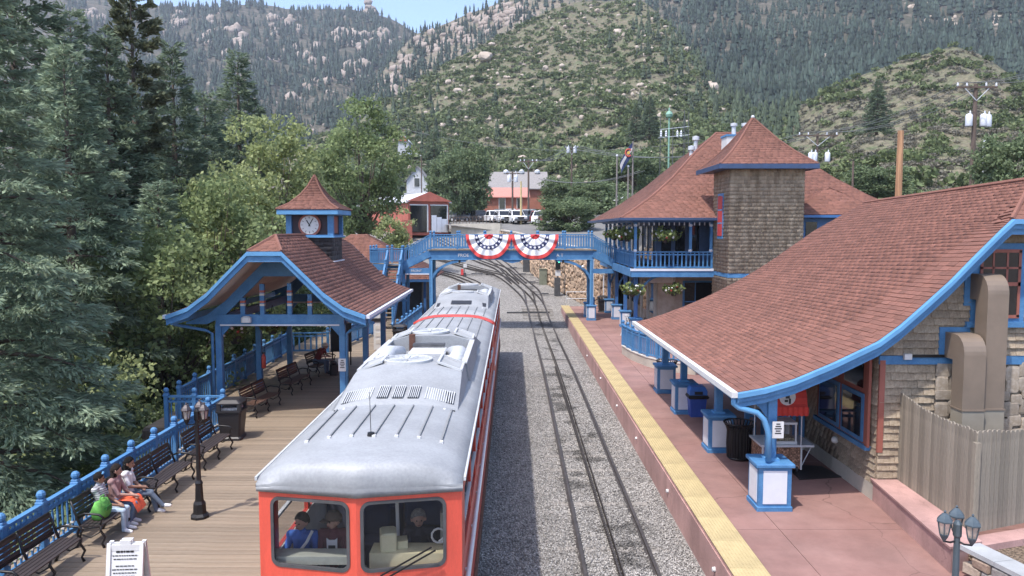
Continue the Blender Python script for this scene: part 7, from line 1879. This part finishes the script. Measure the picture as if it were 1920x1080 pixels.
# ------------------------------------------------------------------ vehicles
def vehicle(label, x, y, z, rz, kind, paint):
    t = thing('parked_' + kind, label, {'pickup': 'pickup', 'suv': 'car', 'jeep': 'car'}[kind], (x, y, z), rz, 'vehicles in the car park'); ROOTS[t.name] = Vector((0, 0, 0))
    L_ = 5.2 if kind == 'pickup' else 4.5; w = .95
    sec = lambda yv, zt, ww: [(-ww, yv, .35), (ww, yv, .35), (ww, yv, zt-.1), (ww-.1, yv, zt), (-ww+.1, yv, zt), (-ww, yv, zt-.1)]
    MB().loft([sec(-L_/2, .85, w-.1), sec(-L_/2+.15, .98, w), sec(-L_/2+1.3, 1.08, w), sec(L_/2-.1, 1.1, w), sec(L_/2, 1.0, w-.06)], True, True).build('body', paint, t, 'auto')
    c0, c1 = -L_/2+1.2, (.75 if kind == 'pickup' else L_/2-.15); zt = 1.8
    cs = lambda yv, z_, ww: [(-ww, yv, z_), (ww, yv, z_)]
    ring = lambda z_, a, b, ww: [(-ww, a, z_), (ww, a, z_), (ww, b, z_), (-ww, b, z_)]
    MB().loft([ring(1.05, c0, c1, w-.05), ring(1.7, c0+.65, c1-.2, w-.2), ring(zt, c0+.75, c1-.3, w-.28)], True, True).build('cabin', paint, t)
    wsn = MB().add([(-w+.14, c0+.03, 1.1), (w-.14, c0+.03, 1.1), (w-.26, c0+.6, 1.68), (-w+.26, c0+.6, 1.68)], [(0, 1, 2, 3)]); wsn.v = [(a, b-.03, c+.01) for a, b, c in wsn.v]; wsn.build('windscreen', DGLASS, t)
    for s in (-1, 1): MB().add([(s*(w-.03), c0+.35, 1.12), (s*(w-.03), c1-.2, 1.12), (s*(w-.17), c1-.35, 1.66), (s*(w-.17), c0+.75, 1.66)], [(0, 1, 2, 3)]).build('side_window', DGLASS, t)
    for s in (-1, 1):
        for yv in (-L_/2+.85, L_/2-.95):
            wh = MB().cyl((s*(w-.2), yv, .36), (s*(w+.02), yv, .36), .36, n=14).build('wheel', BLKPL, t); MB().cyl((s*(w+.0), yv, .36), (s*(w+.03), yv, .36), .2, n=10).build('rim', GALV, wh)
        MB().cbox((s*(w-.3), -L_/2-.0, .68), .3, .06, .16).build('headlight', GALV, t)
    MB().cbox((0, -L_/2-.02, .62), .9, .06, .25).build('grille', BLKPL, t); MB().cbox((0, -L_/2-.05, .38), 1.8, .12, .2).build('bumper', DGREY, t)
    if kind == 'pickup': MB().box(-w+.12, w-.12, c1+.1, L_/2-.12, .8, 1.12).build('bed', BLKPL, t)
VW = mat('white_car', (.75, .75, .76), .3, coat=.4); VD = mat('dark_car', (.03, .032, .04), .3, coat=.4); VG = mat('grey_car', (.2, .21, .22), .35); VT = mat('teal_car', (.12, .16, .18), .35); VR = mat('red_car', (.22, .06, .06), .4)
for lab, px, Y, z, rz, kd, m in (('white pickup parked closest to the tree trunk', 924, 111, 6.9, 20, 'pickup', VW), ('white car parked between the two white pickups', 944, 108, 6.85, 15, 'suv', VW), ('white pickup parked beside the yellow pole', 967, 106, 6.8, 15, 'pickup', VW), ('dark car parked left of the white pickups', 900, 114, 7.0, 20, 'suv', VD), ('dark jeep parked under the tree trunk', 868, 117, 7.1, 60, 'jeep', VG), ('white car in the second row behind the pickups', 957, 122, 7.4, 10, 'suv', VW), ('grey car in the second row behind the pickups', 938, 123, 7.4, 10, 'suv', VG), ('dark car right of the yellow pole', 996, 118, 7.3, -10, 'suv', VD), ('teal grey car right of the yellow pole', 998, 106, 6.9, 70, 'suv', VT), ('red car by the bright green tree', 1016, 103, 6.7, 20, 'suv', VR), ('white car beside the bright green tree', 1030, 102, 6.7, 60, 'suv', VW)):
    vehicle(lab, px2(px, Y), Y, z, R(rz), kd, m)
vehicle('white car on the upper road behind the flagpoles', px2(1147, 125), 125, 10.2, R(80), 'suv', VW)
# ------------------------------------------------------------------ poles, wires, flags
def upole(label, px, ptop, Y, zb, r=.14, arm=0, trans=(), m=None, lean=0):
    top = at(px, ptop, Y); t = thing('utility_pole', label, 'utility pole', (top.x-lean, Y, zb), group='utility poles')
    MB().cyl((top.x+lean*0-(-lean), Y, zb) if False else (top.x-lean, Y, zb), top, r*1.15, r*.85, 8).build('pole', m or POLEW, t)
    if arm:
        MB().beam((top.x-arm, Y-.15, top.z-.25), (top.x+arm, Y-.15, top.z-.25), .12, .14).build('crossarm', POLEW, t)
        for s in (-1, 1): MB().beam((top.x, Y-.16, top.z-1.3), (top.x+s*arm*.6, Y-.16, top.z-.32), .05, .05).build('brace', GALV, t)
        for f in (-.95, -.5, .45, .95): MB().lathe([(.06, 0), (.09, .08), (.05, .14), (.08, .2), (.03, .28)], (top.x+arm*f, Y-.15, top.z-.18), 8).build('insulator', PANEL, t)
    for dx, dz in trans:
        c = MB().lathe([(.24, 0), (.26, .05), (.26, .85), (.2, .95), (.05, 1.0)], (top.x+dx, Y-.2, top.z-dz), 12).build('transformer', PANEL, t, True)
        MB().lathe([(.05, 0), (.07, .1), (.03, .25)], (top.x+dx+.08, Y-.2, top.z-dz+.98), 6).build('bushing', PANEL, c)
    return top, t
pA, tA = upole('utility pole with three white transformers at the right edge', 1830, 158, 62, 5, .18, 1.6, ((-.55, 3.3), (.6, 3.3), (.95, 3.35)))
MB().cyl((pA.x+.75, 61.8, 5), (pA.x+.75, 61.8, pA.z-4.3), .14, n=8).build('riser_pipe', PANEL, tA)
pB, tB = upole('utility pole with white transformers beside the tower roof', 1533, 250, 80, 5, .15, 2.0, ((-.7, 2.9), (-.3, 2.9), (1.0, 2.9)))
pC, _ = upole('bare new wooden pole with a raw cut top', 1689, 245, 46, 4, .2, 0, (), POLEN)
pD_, _ = upole('thin dark pole between tower roof and new pole', 1600, 302, 60, 4, .09)
pE, _ = upole('dark utility pole right of the vented roof', 991, 300, 110, 7, .14, 1.2)
pF, _ = upole('utility pole with transformers in front of the vented roof', 961, 322, 112, 7, .14, 1.0, ((-.5, 1.5), (.5, 1.5)))
pG, _ = upole('utility pole above the flags with several wires', 1072, 275, 125, 9, .14, 1.0, ((-.6, 1.0), (.5, 1.0)))
pH, _ = upole('yellow wooden pole standing among the parked cars', 977, 340, 104, 6.5, .13, 0, (), mat('yellow_pole', (.5, .4, .2), .8))
pI, _ = upole('street lamp pole beside the white house', 790, 292, 130, 7.5, .1); 
MB().tube([pI, pI+Vector((-1.2, 0, .5)), pI+Vector((-1.8, 0, .45))], .05, 6).build('lamp_arm', GALV, _); MB().cbox(pI+Vector((-1.9, 0, .35)), .6, .3, .12).build('lamp_head', PANEL, _)
pK, _ = upole('thin pole between the brick house and the car park', 903, 345, 118, 7, .11)
def wire(a, b, sag, r=.018):
    a, b = Vector(a), Vector(b)
    return [a.lerp(b, i/14.)-Vector((0, 0, sag*4*(i/14.)*(1-i/14.))) for i in range(15)]
WIRE = mat('wire_grey', (.12, .13, .13), .7)
def wires(label, a, b, offs, sag, r=.025):
    t = thing('overhead_wires', label, 'wires', a, group='overhead wires')
    for dx in offs: MB().tube(wire(Vector(a)+Vector((dx, 0, 0)), Vector(b)+Vector((dx, 0, 0)), sag), r, 4).build('wire', WIRE, t)
tp = Vector((0, -.15, .1))
wires('overhead wires between the two transformer poles', pA+tp, pB+tp, (-1.5, -.8, .8, 1.5), 1.0)
wires('overhead wires running off to the right edge', pA+tp, at(2060, 105, 56), (-1.5, -.8, 1.5), .5)
wires('overhead wires from the tower pole towards the valley', pB+tp, pG+tp, (-1.2, .3, 1.3), 2.2, .035)
wires('low service wires behind the right roof', at(1600, 372, 62), at(1960, 318, 60), (0, .5), .8, .03)
wires('overhead wires between the valley poles', pG+tp, pE+tp, (-.8, 0, .8), 1., .04)
wires('overhead wire across the foot of the green hill', at(640, 205, 210), at(1330, 262, 180), (0,), 6, .05)
wires('service wires by the car park poles', pE+tp, pF+tp, (-.6, .6), .6, .035)
wires('service wires towards the depot roof', at(1010, 335, 112), at(1200, 320, 100), (0, .6), 1., .035)
FPOLE = mat('weathered_pole', (.2, .18, .165), .7)
def flagpole(label, px, top, Y, flag=None):
    p = at(px, top, Y); t = thing('flagpole', label, 'flagpole', (p.x, Y, 4.5)); MB().cyl((p.x, Y, 4.5), p, .085, .06, 8).build('pole', FPOLE, t); MB().ball(p, .11, 8, 6).build('finial', BLACK if flag else GALV, t); return p
fp = flagpole('tall flagpole with drooping blue white and red flag', 1187, 262, 66, True); flagpole('bare flagpole left of the flag', 1157, 292, 66); p3 = flagpole('bare flagpole directly under the flag', 1178, 312, 66)
t = thing('flag', 'state flag of blue and white bands with red and gold emblem hanging limp', 'flag', (fp.x, 66, fp.z-2.6))
FB, FW, FR_, FG = fabric('flag_blue', (.03, .045, .12)), fabric('flag_white', (.55, .53, .54)), fabric('flag_red', (.45, .09, .06)), fabric('flag_gold', (.6, .4, .1))
def flagpt(u, v):   # u along the fly, v down the hoist
    a = .55+.55*u
    return Vector((fp.x-.08-u*.95+.06*math.sin(6*v+3*u), 66-.1+.14*math.sin(u*7+v*2), fp.z-.25-v*1.15-u*1.35*a))
for (v0, v1, m) in ((0, .34, FB), (.34, .67, FW), (.67, 1., FB)):
    n_ = 10; q = [flagpt(i/n_, v0+(v1-v0)*j/3) for i in range(n_+1) for j in range(4)]
    MB().add(q, [(i*4+j, i*4+j+1, (i+1)*4+j+1, (i+1)*4+j) for i in range(n_) for j in range(3)]).build('flag_band', m, t, True)
cc = flagpt(.3, .5)+Vector((0, -.14, 0)); MB().tube([cc+Vector((.26*math.cos(a), 0, .3*math.sin(a))) for a in np.linspace(.7, 5.6, 12)], .075, 6).build('red_emblem', FR_, t); MB().cyl(cc, cc+Vector((0, -.02, 0)), .14, n=12).build('gold_disc', FG, t)
# siren mast and substation frame on the hill foot
p = at(1255, 205, 135); t = thing('siren_mast', 'pale green siren mast with round head above the depot', 'mast', (p.x, 135, 10)); SG = mat('siren_green', (.2, .36, .28), .6)
MB().cyl((p.x, 135, 10), p-Vector((0, 0, 1)), .17, .14, 8).build('mast', SG, t); MB().lathe([(.15, -1.5), (.5, -1.3), (.62, -.85), (.4, -.4), (.15, -.3), (.12, .2), (.05, .3)], p, 12).build('siren_head', SG, t)
p = at(1265, 262, 125); t = thing('substation_frame', 'grey steel substation frame with insulators above the depot roof', 'frame', (p.x, 125, 12))
for dx, h in ((-2.3, 3.6), (-.3, 2.2), (1.5, 4.6), (2.2, 4.4)): MB().cyl((p.x+dx, 125, 12), (p.x+dx, 125, p.z+h), .06, n=6).build('upright', DGREY, t)
for z, a_, b_ in ((.3, -2.6, 2.4), (1.6, -2.4, 2.3)): MB().beam((p.x+a_, 125, p.z+z), (p.x+b_, 125, p.z+z+.5), .08, .08).build('crossbeam', GALV, t)
for dx in (-2.2, -1.4, .4, 1.0): MB().lathe([(.1, 0), (.2, .15), (.1, .3), (.2, .45), (.1, .6), (.18, .75), (.04, 1.1)], (p.x+dx, 124.9, p.z+.4), 8).build('insulator', PANEL, t)
# ------------------------------------------------------------------ haze
hz = MB().box(-1700, 1900, -30, 1950, -10.5, 700).build('haze', None)
hm = bpy.data.materials.new('haze_air'); hm.use_nodes = True; N = hm.node_tree.nodes; N.remove(N['Principled BSDF'])
pv = N.new('ShaderNodeVolumePrincipled'); pv.inputs['Color'].default_value = (.8, .87, 1, 1); pv.inputs['Density'].default_value = .00016; pv.inputs['Anisotropy'].default_value = .2
hm.node_tree.links.new(pv.outputs[0], N['Material Output'].inputs['Volume']); hz.data.materials.append(hm)
tag(hz, 'thin blue mountain haze filling the valley', 'haze', kind='stuff')
